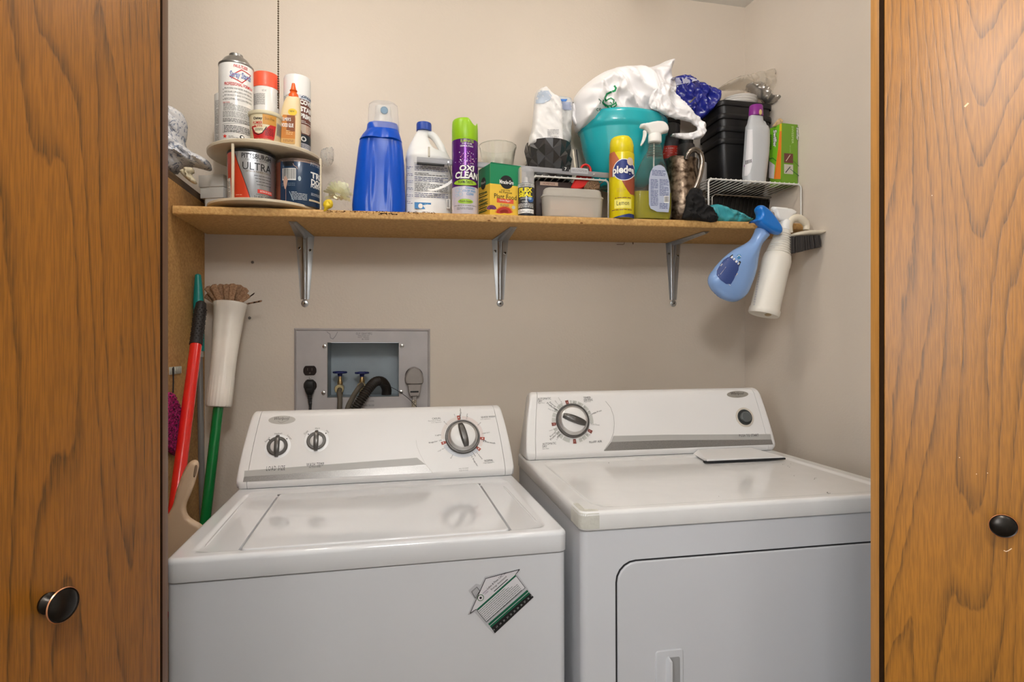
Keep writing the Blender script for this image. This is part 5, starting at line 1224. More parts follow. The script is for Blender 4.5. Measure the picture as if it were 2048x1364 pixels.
m = MB(); m.tube([at(895, 327, -0.213), at(900, 345, -0.216), at(905, 362, -0.218)], 0.0007, 6); m.build('string', M_rub, t)
m = MB(); pts_ = bez([at(855, 378, -0.216), at(862, 381, -0.217), at(880, 376, -0.218), at(896, 368, -0.219), at(908, 358, -0.219)], 8)
m.loft([[p+Vector((0, 0, 0.0022+0.003*i/len(pts_))), p+Vector((0, -0.0015, 0.0022+0.003*i/len(pts_))), p+Vector((0, -0.0015, -0.0022-0.003*i/len(pts_))), p+Vector((0, 0, -0.0022-0.003*i/len(pts_)))] for i, p in enumerate(pts_)]); m.build('curved_strap', mat('white_plastic', (232, 230, 226)), t)

# purple and white foam cleaner can
x, r = span(903.5, 956, -0.225); y = -0.225; zt_ = zs(x); top = at(920, 232, y-r).z; cb = at(930, 278, y-r).z
t = thing('spray_can', 'purple and white foam cleaner spray can with a lime green cap', 'spray can', (x, y, zt_))
m = MB(); m.lathe([(r*0.97, 0), (r, 0.002), (r, cb-zt_-0.003), (r*0.97, cb-zt_)], (x, y, zt_), 72); m.build('can_body', mat('can_white_gloss', (222, 216, 226), 0.2, 0.15, coat=0.4), t)
m = MB(); lo = []; H = top-cb
def notch(c_):
    if c_ < 0.1: return 0
    if c_ < 0.62: return -0.015*sstep(0.1, 0.62, c_)
    return -0.015+0.012*sstep(0.75, 0.92, c_)
for k, h in ((0.985, 0), (1.0, 0.001), (1.0, H*0.5), (0.985, H*0.8), (0.96, H-0.004), (0.90, H-0.0008), (0.80, H), (0.55, H-0.0005), (0.02, H-0.0005)):
    l = []
    for i in range(72):
        a_ = 2*pi*i/72; c_ = cos(a_)*k; z = h if h < H*0.7 else h+notch(c_)*sstep(H*0.5, H*0.85, h); l.append((x+r*k*cos(a_), y+r*k*sin(a_), cb+z))
    lo.append(l)
m.loft(lo); m.build('cap', mat('lime_cap', (148, 196, 28), 0.35), t)
d = decs(x, y, r); PU = P(92, 30, 118, 0.2, 0.35); LM = P(160, 196, 50)
d.rows([(277, 903, 957), (364, 903, 957), (372, 903, 957)], PU, 1)
d.text("ELIMINATES", 921.5, 278.5, 947, 284.5, LM, bold=0.02); d.text('SOAP SCUM,', 924, 285.5, 944, 289, WHITE, bold=0.01); d.text('GRIME & STAINS', 920.5, 290, 946, 293.5, WHITE, bold=0.01)
for k in range(70):
    px = random.gauss(934, 9); py = random.uniform(303, 332)
    if 908 < px < 952: d.ell(px, py, random.uniform(0.4, 1.1), random.uniform(0.4, 1.1), random.choice((WHITE, P(190, 160, 220), P(200, 120, 160))), 2, 6)
for o_, mm in ((1.2, BLACK), (0, WHITE)):
    d.text('OXI', 919-o_, 330-o_*0.4, 948+o_, 342+o_*0.4, mm, lay=3 if o_ else 4, bold=0.08 if o_ else 0.04, shear=0.12); d.text('CLEAN', 911-o_, 343-o_*0.4, 954+o_, 357+o_*0.4, mm, lay=3 if o_ else 4, bold=0.08 if o_ else 0.04, shear=0.12)
d.ell(930.5, 364.5, 23, 7, BLACK, 2); d.ell(930.5, 364.5, 22, 6, LM, 3); d.text('FOAM-TASTIC', 917, 361, 946, 366.5, BLACK, bold=0.01, lay=5)
bl2 = P(60, 140, 190); d.text('CHANGES', 931, 374, 950, 378.3, bl2, shear=0.3, bold=0.02); d.text('COLOR WHEN', 925, 379.6, 951, 384, bl2, shear=0.3, bold=0.02); d.text('CLEAN', 933, 385.5, 947, 390.5, bl2, shear=0.3, bold=0.02)
for cx_, cy_, rr_ in ((915, 381, 4), (921, 388, 4.5), (914, 391, 2.5), (921, 377, 2.5)): d.stroke([(cx_+rr_*cos(k*pi/6), cy_+rr_*sin(k*pi/6)) for k in range(12)], 0.0008, P(130, 190, 220), 2, True)
d.ell(931, 402.5, 15, 5, LM, 2); d.text('Fresh Scent', 920, 400, 943, 404.5, BLACK, lay=4); d.lines(909, 409, 952, 412, 1, GREYP); d.lines(914, 414, 946, 419, 2, GREYP)
d.build(t)

# glass jar
x, r = span(957, 1033.5, -0.082); y = -0.082; zt_ = zs(x); top = at(995, 279, y-r).z; H = top-zt_
t = thing('glass_jar', 'wide-mouthed clear glass jar standing behind the long metal bar', 'jar', (x, y, zt_))
MB().lathe([(0, 0), (r*0.62, 0), (r*0.66, 0.004), (r*0.74, H*0.55), (r*0.82, H*0.78), (r*0.96, H-0.008), (r, H-0.003), (r*0.985, H), (r*0.955, H-0.003), (r*0.92, H-0.010), (r*0.78, H*0.78), (r*0.70, H*0.55), (r*0.60, 0.010), (0, 0.008)], (x, y, zt_), 14, ).build('jar', mat('clear_glass', (246, 250, 248), 0.02, trans=1.0, ior=1.45), t, sharp=30)

# plant food box
A = at(980, 327, -0.250); zt_ = zs(A.x); B = atz(957, 340.5, A.z); C = atz(1040, 334.5, A.z); C = A+(C-A)*1.05
t = thing('plant_food_box', 'green and yellow plant food carton between the purple spray can and the small clear-capped can', 'box', ((B.x+C.x)/2, A.y+0.02, zt_))
Dd = B+(C-A); Dd.z = A.z
m = MB(); m.loft([[(p.x, p.y, z) for p in (A, C, Dd, B)] for z in (zt_, A.z)]); bxo = m.build('carton', mat('carton_yellow', (232, 190, 62), 0.5), t)
GR = P(14, 130, 84); YE = P(236, 196, 70); SA = Pl(A, (C.x-A.x, C.y-A.y, 0), (0, 0, 1)); SB = Pl(A, (A.x-B.x, A.y-B.y, 0), (0, 0, 1))
d = Dec(SA); d.poly([(980, 327), (1039.5, 334), (1039.5, 373), (980, 366.5)], GR, 1)
d.ell(1013, 364.5, 13, 13.5, BLACK, 2); d.text('Miracle-Gro', 999, 360.5, 1027, 368.5, WHITE, lay=4, bold=0.03)
d.text('WATER SOLUBLE', 1002, 379.5, 1020, 382, BLACK); d.text('All Purpose', 998, 382.5, 1024, 388.5, BLACK); d.text('Plant Food', 988.5, 389, 1033, 398.5, BLACK); d.rect(993.5, 398, 1027, 406.5, P(224, 90, 60), 2); d.text('Grows Bigger', 999, 399.5, 1021, 404, WHITE, lay=4); d.lines(1000, 408, 1018, 413, 2, GREYP)
for (cx_, cy_, n_, R_, mm) in ((983, 418, 22, 10.5, P(120, 60, 110)), (1008, 426, 18, 19, P(206, 52, 34))):
    for k in range(n_):
        a_ = pi*(k+0.5)/n_+0.0; p0 = (cx_, cy_); 
        for s_ in (1.0, 0.7):
            q0 = (cx_+R_*s_*cos(a_), cy_-R_*s_*0.82*sin(a_)); nx_, ny_ = -sin(a_)*1.6, -cos(a_)*1.6; md = (cx_+R_*s_*0.6*cos(a_), cy_-R_*s_*0.5*sin(a_))
            d.poly([p0, (md[0]+nx_, md[1]+ny_), q0, (md[0]-nx_, md[1]-ny_)], mm if s_ == 1 else P(min(255, 30+int(mm.diffuse_color[0]*0)+170), 70, 60) if n_ == 18 else P(150, 90, 140), 2 if s_ == 1 else 3)
d.ell(1027, 415, 3.5, 3.5, P(200, 196, 180), 2)
d.build(t, 'front_print')
d = Dec(SB); d.poly([(957.2, 340.5), (980, 327), (980, 366.5), (957.2, 376)], GR, 1); d.ell(967, 367, 5, 12, BLACK, 2); d.text('Miracle', 963, 363, 971, 368, WHITE, lay=4)
for k in range(6): d.poly([(958, 388+k*7.5), (974, 382+k*7.5), (974, 384+k*7.5), (958, 390+k*7.5)], P(60, 90, 40), 2)
d.lines(959, 386, 976, 422, 8, P(120, 110, 50), 2); d.build(t, 'side_print')
# flap on the box top
m = MB(); m.loft([[A+Vector((0, 0, 0.0002)), C+Vector((0, 0, 0.0002)), C+Vector((0, 0.0015, 0.001)), A+Vector((0, 0.0015, 0.001))], [A+Vector((0.003, -0.001, 0.004)), C+Vector((-0.003, -0.001, 0.003)), C+Vector((-0.003, 0.0005, 0.004)), A+Vector((0.003, 0.0005, 0.0045))]]); m.build('torn_flap', mat('carton_green', (16, 120, 80), 0.5), t)

# small sealant spray can
x, r = span(1035.5, 1068.5, -0.238); y = -0.238; zt_ = zs(x); top = at(1052, 331.5, y-r).z; cb = at(1052, 364, y-r).z
t = thing('spray_can', 'small black and yellow sealant spray can with a clear cap', 'spray can', (x, y, zt_))
MB().lathe([(r*0.96, 0), (r*0.99, 0.002), (r*0.98, cb-zt_-0.004), (r*0.9, cb-zt_)], (x, y, zt_), 56).build('can_body', mat('can_grey_gloss', (66, 68, 72), 0.25, 0.4, coat=0.3), t)
MB().lathe([(r, 0), (r*0.99, top-cb-0.003), (r*0.93, top-cb), (0, top-cb+0.0005), (0, top-cb-0.001), (r*0.9, top-cb-0.0015), (r*0.95, 0)], (x, y, cb-0.002), 48).build('clear_cap', mat('clear_dome', (242, 242, 242)), t)
MB().lathe([(0.008, -0.001), (0.007, 0.006), (0.0045, 0.008), (0.0045, 0.018), (0.003, 0.020), (0, 0.020)], (x, y, cb), 20).build('nozzle', mat('nozzle_white', (228, 224, 216)), t)
d = decs(x, y, r*0.985); d.rect(1034, 366, 1070, 373, P(190, 190, 186), 1); d.text('RUBBER SEALANT', 1041, 368, 1062, 371.5, BLACK)
YL = P(238, 222, 40); d.text('FLEX', 1039, 375, 1064, 384, YL, bold=0.06, lay=4); d.text('SEAL', 1038.5, 384.5, 1064, 393.5, YL, bold=0.06, lay=4); d.text('LIQUID RUBBER', 1041, 394.8, 1057, 398, WHITE, shear=0.2); d.ell(1061, 398.5, 5.5, 6, P(50, 90, 150), 2); d.ell(1060, 397, 3, 3, P(150, 180, 210), 3); d.text('CLEAR', 1044, 401, 1055, 404, WHITE)
d.lines(1037, 406, 1066, 415, 4, WHITE); d.rect(1036.5, 417.5, 1067, 426, WHITE, 2); d.lines(1038, 418.5, 1066, 425.5, 3, BLACK, 3); d.build(t)

# wire racks
def rack(lab, xl, xr, yf, yb, zt, n, zbase, r=0.0021, name='wire_rack', skew=0.0, legs=True, xwr=None):
    t = thing(name, lab, 'rack', ((xl+xr)/2, (yf+yb)/2, zbase)); Mv = mat('white_coated_wire', (222, 220, 214), 0.35)
    m = MB()
    if legs:
        m.tube([(xl+skew*0, yf, zs(xl)+0.001)]+[(xl+0.012*(1-cos(a)), yf, zt-0.012+0.012*sin(a)) for a in [pi/2*k/5 for k in range(6)]]+[(xr-0.012*(1-sin(a)), yf, zt-0.012+0.012*cos(a)) for a in [pi/2*k/5 for k in range(6)]]+[(xr, yf, zs(xr)+0.001)], r*1.3, 10)
    else: m.tube([(xl, yf, zt), (xr, yf, zt)], r*1.3, 10)
    m.build('front_frame', Mv, t)
    m = MB(); m.tube([(xl, yb, zs(xl)+0.001)]+[(xl+0.012*(1-cos(a)), yb, zt-0.012+0.012*sin(a)) for a in [pi/2*k/5 for k in range(6)]]+[(xr-0.012*(1-sin(a)), yb, zt-0.012+0.012*cos(a)) for a in [pi/2*k/5 for k in range(6)]]+[(xr, yb, zs(xr)+0.001)], r*1.3, 10); m.build('back_frame', Mv, t)
    for i in range(n):
        x = xl+0.008+(xr-xl-0.016)*i/(n-1); MB().tube([(x, yf-0.001, zt+0.003), (x, yb+0.001, zt+0.003)], r*0.8, 8).build('wire', Mv, t)
    return t
zr1 = at(1145, 354, -0.205).z; xl1 = at(1066, 350, -0.205).x; xr1 = at(1217, 357, -0.205).x
rack('white wire rack holding the black vase and teal bowl, behind the clear tub', xl1, xr1, -0.2045, -0.02, zr1-0.004, 12, zs(xl1))
# tub
y0_, y1_ = -0.2545, -0.2075; xa = at(1087, 400, y0_).x; xb = at(1210, 400, y0_).x; zt_ = zs(xa)
M_tub = mat('frosted_tub', (232, 226, 214), 0.3, trans=0.3, ior=1.15, alpha=0.62)
t = thing('plastic_tub', 'frosted clear plastic tub with a rounded lid at the front edge of the shelf', 'tub', ((xa+xb)/2, -0.23, zt_))
def rb(m, xa, xb, ya, yb, levels, rr, mi=0):
    m.loft([[(p[0], p[1], z) for p in rrect(xa+i, xb-i, ya+i*0.5, yb-i*0.5, max(0.002, rr-i*0.3))] for z, i in levels], mi)
zl = at(1150, 391, y0_).z; ztop = at(1150, 375.5, y0_).z; zrim = at(1150, 425, y0_).z
m = MB(); rb(m, xa, xb, y0_, y1_, [(zt_+0.0025, 0.006), (zt_+0.006, 0.004), (zl-0.004, 0.001)], 0.02); m.build('tub_base', M_tub, t)
m = MB(); rb(m, xa, xb, y0_, y1_, [(zl-0.004, -0.001), (zl, -0.001), (zl+0.001, 0.003), (ztop-0.005, 0.006), (ztop-0.001, 0.010), (ztop, 0.016)], 0.02); m.build('lid', M_tub, t)
m = MB(); rb(m, xa+0.02, xb-0.03, y0_+0.008, y1_-0.008, [(zt_+0.006, 0), (zl-0.012, 0.002)], 0.008); m.build('contents', mat('pinkish_pads', (222, 192, 170), 0.8, c2=(150, 138, 130), vscale=22, stretch=(1, 1, 5)), t)
# dark carton under the rack
xa = at(1072, 365, -0.19).x; xb = at(1190, 365, -0.19).x; zt_ = zs(xa)
t = thing('dark_box', 'dark brown box with a small pale tag lying under the wire rack', 'box', ((xa+xb)/2, -0.12, zt_))
zq = at(1120, 360, -0.19).z
MB().box(xa, xb, -0.19, -0.05, zs(xb)+0.0005, min(zr1-0.012, zq+0.01), 0.002).build('box_body', mat('dark_brown', (48, 30, 24), 0.5, var=0.2, vscale=20), t)
d = Dec(Pl((xa, -0.1902, zt_), (1, 0, 0), (0, 0, 1))); d.rect(1080, 364, 1116, 371, P(200, 170, 150), 1); d.text('HOMEMADE', 1086, 365.5, 1110, 369.5, P(110, 60, 50), lay=2); d.build(t)
# red scoop lying under the bar
t = thing('red_scoop', 'red plastic scoop with a round loop handle poking up under the metal bar', 'scoop', at(1172, 352, -0.195))
m = MB(); c = at(1171.5, 341, -0.1975)
m.tube([(c.x+0.0150*cos(2*pi*i/28), -0.1975, c.z+0.0165*sin(2*pi*i/28)) for i in range(28)], 0.0036, 10, closed=True)
MB_ = m; m.build('loop_handle', mat('red_plastic', (200, 34, 30), 0.3), t)
m = MB(); pillow_px(m, [(1156, 343), (1168, 352), (1186, 350), (1180, 362), (1170, 374), (1156, 380), (1140, 378), (1146, 366), (1152, 354)], -0.1955, 0.0035, 0.004, 0.003); m.build('scoop_shaft', mat('red_plastic', (200, 34, 30)), t)
m = MB(); pillow_px(m, [(1168, 372), (1176, 360), (1192, 357), (1200, 366), (1200, 380), (1180, 384), (1168, 382)], -0.196, 0.005, 0.006, 0.003, cr=0.003, csc=200)
tag(m.build('scrub_pad', mat('speckled_pad', (150, 120, 90), 0.9, c2=(70, 50, 36), vscale=420)), 'speckled brown scouring pad under the wire rack', 'scouring pad')
for px, c_, lab in ((1146, (206, 196, 176), 'cream pen standing between the black vase and the teal bowl'), (1153, (24, 22, 22), 'thin black pen standing between the black vase and the teal bowl')):
    a_ = at(px, 299, -0.16); b_ = at(px+7, 335, -0.165); b_.z = zr1+0.001
    tag(MB().tube([b_, a_.lerp(b_, 0.06), a_], [0.0032 if px == 1146 else 0.0020]*2+[0.0016], 12).build('pen', P(*c_)), lab, 'pen')

# black faceted vase
x, r = span(1049, 1143, -0.115); y = -0.115; zv = zr1+0.0015; top = at(1096, 273.5, y-r).z; H = top-zv
t = thing('faceted_vase', 'black planter with folded chevron facets, a white bag stuffed inside', 'vase', (x, y, zv))
n = 9; rings = []; R_ = 5
for j in range(R_+1):
    e_ = j in (0, R_); z = zv+H*j/R_; l = []
    for i in range(2*n):
        out = (i+j) % 2 == 0; k = 0.95 if e_ else (1.0 if out else 0.885); a_ = pi*(i+0.35)/n
        l.append((x+r*k*cos(a_), y+r*k*sin(a_), z if e_ else z+(0.006 if out else -0.006)))
    rings.append(l)
m = MB(); N_ = 2*n; vs = [p for l in rings for p in l]; fs = []
for j in range(R_):
    for i in range(N_):
        a_, b_, c_, e_ = j*N_+i, j*N_+(i+1) % N_, (j+1)*N_+(i+1) % N_, (j+1)*N_+i
        if (i+j) % 2: fs += [(a_, b_, c_), (a_, c_, e_)]
        else: fs += [(a_, b_, e_), (b_, c_, e_)]
fs.append(tuple(range(N_))); m.add(vs, fs); vin = [(x+(p[0]-x)*0.9, y+(p[1]-y)*0.9, p[2]) for p in rings[-1]]; k0 = len(m.v)
m.add(list(rings[-1])+vin+[(q_[0], q_[1], q_[2]-0.03) for q_ in vin], [(i, (i+1) % N_, N_+(i+1) % N_, N_+i) for i in range(N_)]+[(N_+i, N_+(i+1) % N_, 2*N_+(i+1) % N_, 2*N_+i) for i in range(N_)]+[tuple(2*N_+i for i in range(N_))])
m.build('vase_body', mat('satin_black', (50, 48, 48), 0.3, spec=0.6), t, sharp=3)
m = MB(); pillow_px(m, [(1056, 296), (1057, 280), (1064, 258), (1067, 220), (1069, 190), (1077, 179), (1091, 173), (1098, 181), (1106, 190), (1118, 197), (1123, 205), (1125, 240), (1126, 280), (1126, 296)], -0.135, 0.024, 0.016, 0.0045, cr=0.008, csc=26, seed=7.0)
tb_ = thing('paper_bag', 'crumpled white bag standing in the black faceted planter', 'bag', (x, -0.13, zv+0.05))
bo = m.build('bag_front', mat('white_bag_paper', (232, 230, 228), 0.45, bump=0.3, bscale=60), tb_, sharp=80)
m = MB(); pillow_px(m, [(1090, 296), (1096, 190), (1110, 193), (1128, 196), (1142, 198), (1145, 212), (1143, 250), (1141, 296)], -0.115, 0.020, 0.014, 0.005, cr=0.010, csc=26, seed=9.0)
b2 = m.build('bag_side', mat('bag_side_grey', (190, 190, 188), 0.4), tb_, sharp=80)
d = Dec(Drape(bo)); d.rows([(181, 1078, 1097), (192, 1074, 1104), (200, 1072, 1100), (207, 1071, 1086)], P(186, 198, 214), 1); d.lines(1095, 258, 1118, 290, 12, P(170, 168, 170), 1); d.build(tb_, 'print')
d = Dec(Drape(b2)); d.rows([(198, 1118, 1135), (203, 1124, 1132)], P(40, 110, 190), 1); d.rows([(204, 1122, 1144), (216, 1124, 1144), (220, 1128, 1143)], P(150, 160, 186), 1); d.build(tb_, 'print')

# teal mixing bowl
y = -0.112; xL, xR = at(1155.5, 248, y).x, at(1332.5, 238, y).x; x = (xL+xR)/2; r = (xR-xL)/2*0.985; SY = 0.107/r
zrim = at(1244, 243, y).z; Zf = lambda py: at(1200, py, y).z
t = thing('mixing_bowl', 'large teal mixing bowl with a rolled rim, stuffed with a white grocery bag', 'bowl', (x, y, zr1+0.001))
zb0 = zr1+0.001; hb = zrim-zb0
MB().lathe([(0, 0), (r*0.50, 0), (r*0.52, 0.003), (r*0.66, hb*0.12), (r*0.80, hb*0.34), (r*0.89, hb*0.56), (r*0.945, hb*0.76), (r*0.955, hb*0.785), (r*0.985, hb*0.80), (r*0.995, hb*0.86), (r*1.0, hb*0.96), (r*0.99, hb*1.0), (r*0.965, hb*1.01), (r*0.94, hb*0.98), (r*0.92, hb*0.8), (r*0.78, hb*0.36), (r*0.5, 0.02), (0, 0.015)], (x, y, zb0), 96, sy=SY).build('bowl', mat('teal_ceramic', (34, 168, 178), 0.22, coat=0.4), t, sharp=50)
# grocery bag
M_bag = mat('white_plastic_bag', (242, 240, 241), 0.34, bump=0.3, bscale=50)
tb_ = thing('grocery_bag', 'crumpled white plastic grocery bag with green print, bursting out of the teal bowl', 'bag', (x, y, zb0+0.05))
m = MB(); pillow_px(m, [(1152, 262), (1148, 225), (1146, 200), (1153, 187), (1168, 171), (1186, 158), (1204, 148), (1230, 140), (1260, 137), (1286, 143), (1306, 136), (1326, 127), (1338, 131), (1339, 142), (1333, 156), (1338, 171), (1342, 190), (1340, 215), (1320, 240), (1290, 250), (1200, 256), (1170, 262)], -0.118, 0.080, 0.070, 0.0042, cr=0.038, csc=12, seed=11.0)
g1 = m.build('bag_body', M_bag, tb_, sharp=80)
m = MB(); pillow_px(m, [(1296, 214), (1300, 190), (1322, 160), (1338, 172), (1358, 195), (1381, 220), (1404, 241), (1414, 254), (1408, 274), (1394, 279), (1362, 279), (1336, 270), (1352, 266), (1384, 266), (1398, 258), (1386, 246), (1362, 240), (1340, 234), (1319, 224)], -0.212, 0.0040, 0.006, 0.0030, cr=0.011, csc=32, seed=13.0)
m.build('bag_handle', M_bag, tb_, sharp=80)
m = MB(); pillow_px(m, [(1144, 200), (1152, 214), (1156, 232), (1154, 254), (1148, 248), (1143, 236)], -0.12, 0.005, 0.006, 0.003, cr=0.005, csc=40, seed=15.0); m.build('bag_fold', M_bag, tb_, sharp=80)
d = Dec(Drape(g1)); GN = P(16, 140, 84); DGN = P(40, 90, 74)
for ln_, w_ in (([(1229, 172), (1232, 176), (1230, 181), (1222, 184), (1214, 188), (1210, 196), (1212, 202)], 2.6), ([(1212, 202), (1217, 198), (1222, 196), (1228, 200), (1227, 206)], 1.6), ([(1205, 204), (1210, 209), (1216, 212), (1222, 211), (1230, 207)], 1.8), ([(1207, 200), (1206, 207), (1212, 213)], 1.5), ([(1220, 204), (1224, 207)], 1.2), ([(1214, 213), (1220, 217), (1227, 215), (1233, 210), (1231, 204)], 1.8), ([(1198, 198), (1202, 202), (1200, 207)], 1.0), ([(1222, 213), (1226, 218)], 2.2)):
    q_ = []
    for i in range(len(ln_)-1):
        for k in range(6): q_.append((ln_[i][0]+(ln_[i+1][0]-ln_[i][0])*k/6, ln_[i][1]+(ln_[i+1][1]-ln_[i][1])*k/6))
    d.stroke(q_+[ln_[-1]], w_*1.4, GN if w_ > 1.1 else DGN, 1)
u_, v_ = 1199, -219; d.textm('ce.', u_, v_, 12, 6, DGN, 1, 0.1); d.build(tb_, 'print')
# blue bag
m = MB(); pillow_px(m, [(1336, 162), (1348, 154), (1366, 153), (1382, 156), (1400, 166), (1424, 174), (1438, 190), (1438, 206), (1424, 222), (1406, 240), (1390, 240), (1372, 230), (1352, 220), (1336, 200)], -0.105, 0.022, 0.020, 0.0045, cr=0.018, csc=30, seed=17.0)
tb_ = thing('plastic_bag', 'shiny dark blue plastic bag between the white grocery bag and the black bins', 'bag', (at(1390, 230, -0.115).x, -0.115, at(1390, 240, -0.115).z))
b3 = m.build('bag_body', mat('blue_film', (28, 38, 140), 0.22, coat=0.5), tb_, sharp=80)
d = Dec(Drape(b3)); d.rows([(155, 1345, 1384), (160, 1340, 1396), (167, 1338, 1372), (172, 1338, 1352)], P(190, 190, 214, 0.3), 1); d.textm('Bunnies', 1385, -199, 16, 4, P(190, 180, 110), 2, 0.75); d.textm('C', 1381, -214, 6, 7, P(200, 200, 230), 2, 0.7); d.textm('+', 1391, -206, 4, 5, P(200, 200, 230), 2, 0.7); d.build(tb_, 'print')

# ================================================================== RIGHT PART OF THE SHELF
# yellow polish can
x, r = span(1219.5, 1267, -0.238); y = -0.238; zt_ = zs(x); top = at(1240, 267, y-r).z; cb = at(1240, 301, y-r).z; H = top-cb
t = thing('spray_can', 'yellow furniture polish spray can with a rounded yellow cap', 'spray can', (x, y, zt_))
M_py = mat('polish_yellow', (222, 204, 16), 0.25, coat=0.3)
MB().lathe([(r*0.97, 0), (r, 0.002), (r, cb-zt_-0.002), (r*0.95, cb-zt_)], (x, y, zt_), 72).build('can_body', M_py, t)
m = MB(); lo = []
for k, h in ((0.93, 0), (0.95, 0.001), (0.95, H*0.5), (0.93, H*0.75), (0.86, H*0.92), (0.74, H*0.99), (0.5, H), (0.02, H)):
    lo.append([(x+r*k*cos(2*pi*i/64), y+r*k*sin(2*pi*i/64), cb+h-(0.009*sstep(0.2, 0.95, cos(2*pi*i/64)*k) if h > H*0.6 else 0)) for i in range(64)])
m.loft(lo); m.build('cap', mat('cap_yellow', (226, 208, 20), 0.3), t)
d = decs(x, y, r); TT = P(190, 106, 70)
d.rows([(305, 1219, 1229), (320, 1219, 1238), (330, 1219, 1244), (345, 1219, 1246), (352, 1219, 1238)], TT, 1); d.rows([(348, 1246, 1270), (360, 1243, 1270), (372, 1249, 1270), (382, 1255, 1270), (390, 1261, 1270)], P(150, 70, 44), 1)
d.ell(1248, 339, 22, 22, WHITE, 2, 20); d.ell(1248, 339, 20.5, 20.5, P(34, 50, 120), 3, 20)
for o_, mm in ((1.0, P(26, 36, 90)), (0, WHITE)): d.text('pledge', 1226-o_, 331-o_*0.5, 1267+o_, 351+o_*0.5, mm, lay=4 if o_ else 5, bold=0.07 if o_ else 0.035)
d.ell(1260, 323, 6, 8, P(210, 190, 170), 4)
d.text('Lemon', 1233.5, 401, 1258, 410, BLACK, lay=3, bold=0.0); d.rows([(398, 1229, 1262), (416, 1229, 1262)], P(238, 226, 110), 2); d.lines(1230, 393, 1262, 397, 1, P(120, 70, 40), 3); d.lines(1224, 417, 1263, 421, 1, P(120, 70, 40), 3); d.lines(1233, 375, 1252, 384, 3, P(200, 170, 40), 2)
d.rows([(428, 1258, 1268), (431, 1240, 1268), (434.5, 1224, 1268)], P(34, 50, 110), 2); d.build(t)

# clear spray bottle with yellow liquid
y = -0.243; x0_ = at(1303, 400, y).x; zt_ = zs(x0_)
t = thing('spray_bottle', 'clear trigger spray bottle a third full of yellow liquid, standing on the shelf', 'spray bottle', (x0_, y, zt_))
M_head = mat('white_trigger', (236, 234, 230), 0.32)
brow = [(289, 1299, 1321), (300, 1297, 1324), (308, 1293, 1325), (316, 1288, 1326), (330, 1281, 1330), (350, 1273, 1335), (370, 1268, 1339), (385, 1265, 1341), (410, 1264.5, 1342), (430, 1266, 1341), (440, 1269, 1339)]
m = MB(); pxloft(m, brow, y, 0.42, 2.6, zt_+0.0005, seg=56); m.build('bottle_body', mat('clear_pet', (240, 242, 236), 0.05, trans=0.95, ior=1.12, alpha=0.62), t)
m = MB(); pxloft(m, [(386, 1267, 1340), (410, 1266.5, 1340), (430, 1268, 1339), (438, 1271, 1337)], y, 0.39, 2.6, zt_+0.002, seg=56); m.build('yellow_liquid', mat('yellow_liquid', (206, 196, 40), 0.1, trans=0.5, ior=1.2), t)
m = MB(); 
for i in range(5): pxloft(m, [(291+i*5, 1298.5-i*0.8, 1322+i*0.5), (293+i*5, 1297-i*0.8, 1323+i*0.5), (295+i*5, 1298.5-i*0.9, 1322+i*0.5)], y, 0.6, 2.2, seg=40)
m.build('neck_rings', mat('clear_pet', (240, 242, 236)), t)['kind'] = 'stuff'
m = MB(); pxloft(m, [(269, 1298, 1321), (272, 1297, 1322), (285, 1297, 1322), (287, 1299, 1320)], y, 0.95, 2, seg=40); m.build('collar', M_head, t)
m = MB(); pillow_px(m, [(1279, 252), (1282, 247), (1296, 246), (1306, 243), (1318, 242), (1328, 244), (1335, 252), (1337, 262), (1334, 267), (1324, 268), (1321, 272), (1298, 272), (1297, 266), (1288, 258), (1280, 257)], y, 0.013, 0.009, 0.003, sm=2); m.build('trigger_head', M_head, t)
m = MB(); pillow_px(m, [(1286, 259), (1294, 263), (1293, 274), (1289, 284), (1283, 293), (1280, 291), (1284, 280), (1286, 270)], y, 0.006, 0.004, 0.0025, sm=1); m.build('trigger', M_head, t)
MB().tube([at(1308, 272, y), at(1307, 330, y), at(1306, 436, y)], 0.0022, 8).build('dip_tube', mat('dip_tube', (230, 230, 225), 0.3, alpha=0.7), t)
yl_ = y-0.0005-(at(1342, 410, y).x-at(1264.5, 410, y).x)/2*0.42; d = Dec(Pl((x0_, yl_, zt_), (1, 0, 0), (0, 0, 1)))
d.rows([(330, 1316, 1322), (334, 1307, 1329), (345, 1301, 1334), (360, 1298, 1338), (380, 1297.5, 1340), (410, 1298, 1339), (418, 1301, 1338), (424, 1314, 1337)], P(178, 186, 206), 1); nv = P(50, 60, 120)
d.lines(1304, 340, 1331, 352, 4, nv, 2); d.lines(1301, 358, 1316, 412, 20, nv, 2); d.lines(1319, 358, 1337, 392, 13, nv, 2); d.lines(1319, 406, 1335, 418, 4, nv, 2); d.barcode(1328, 392, 1338, 406, 2); d.build(t)

yf = -0.252; ZR = at(1510, 361, yf).z+0.0012
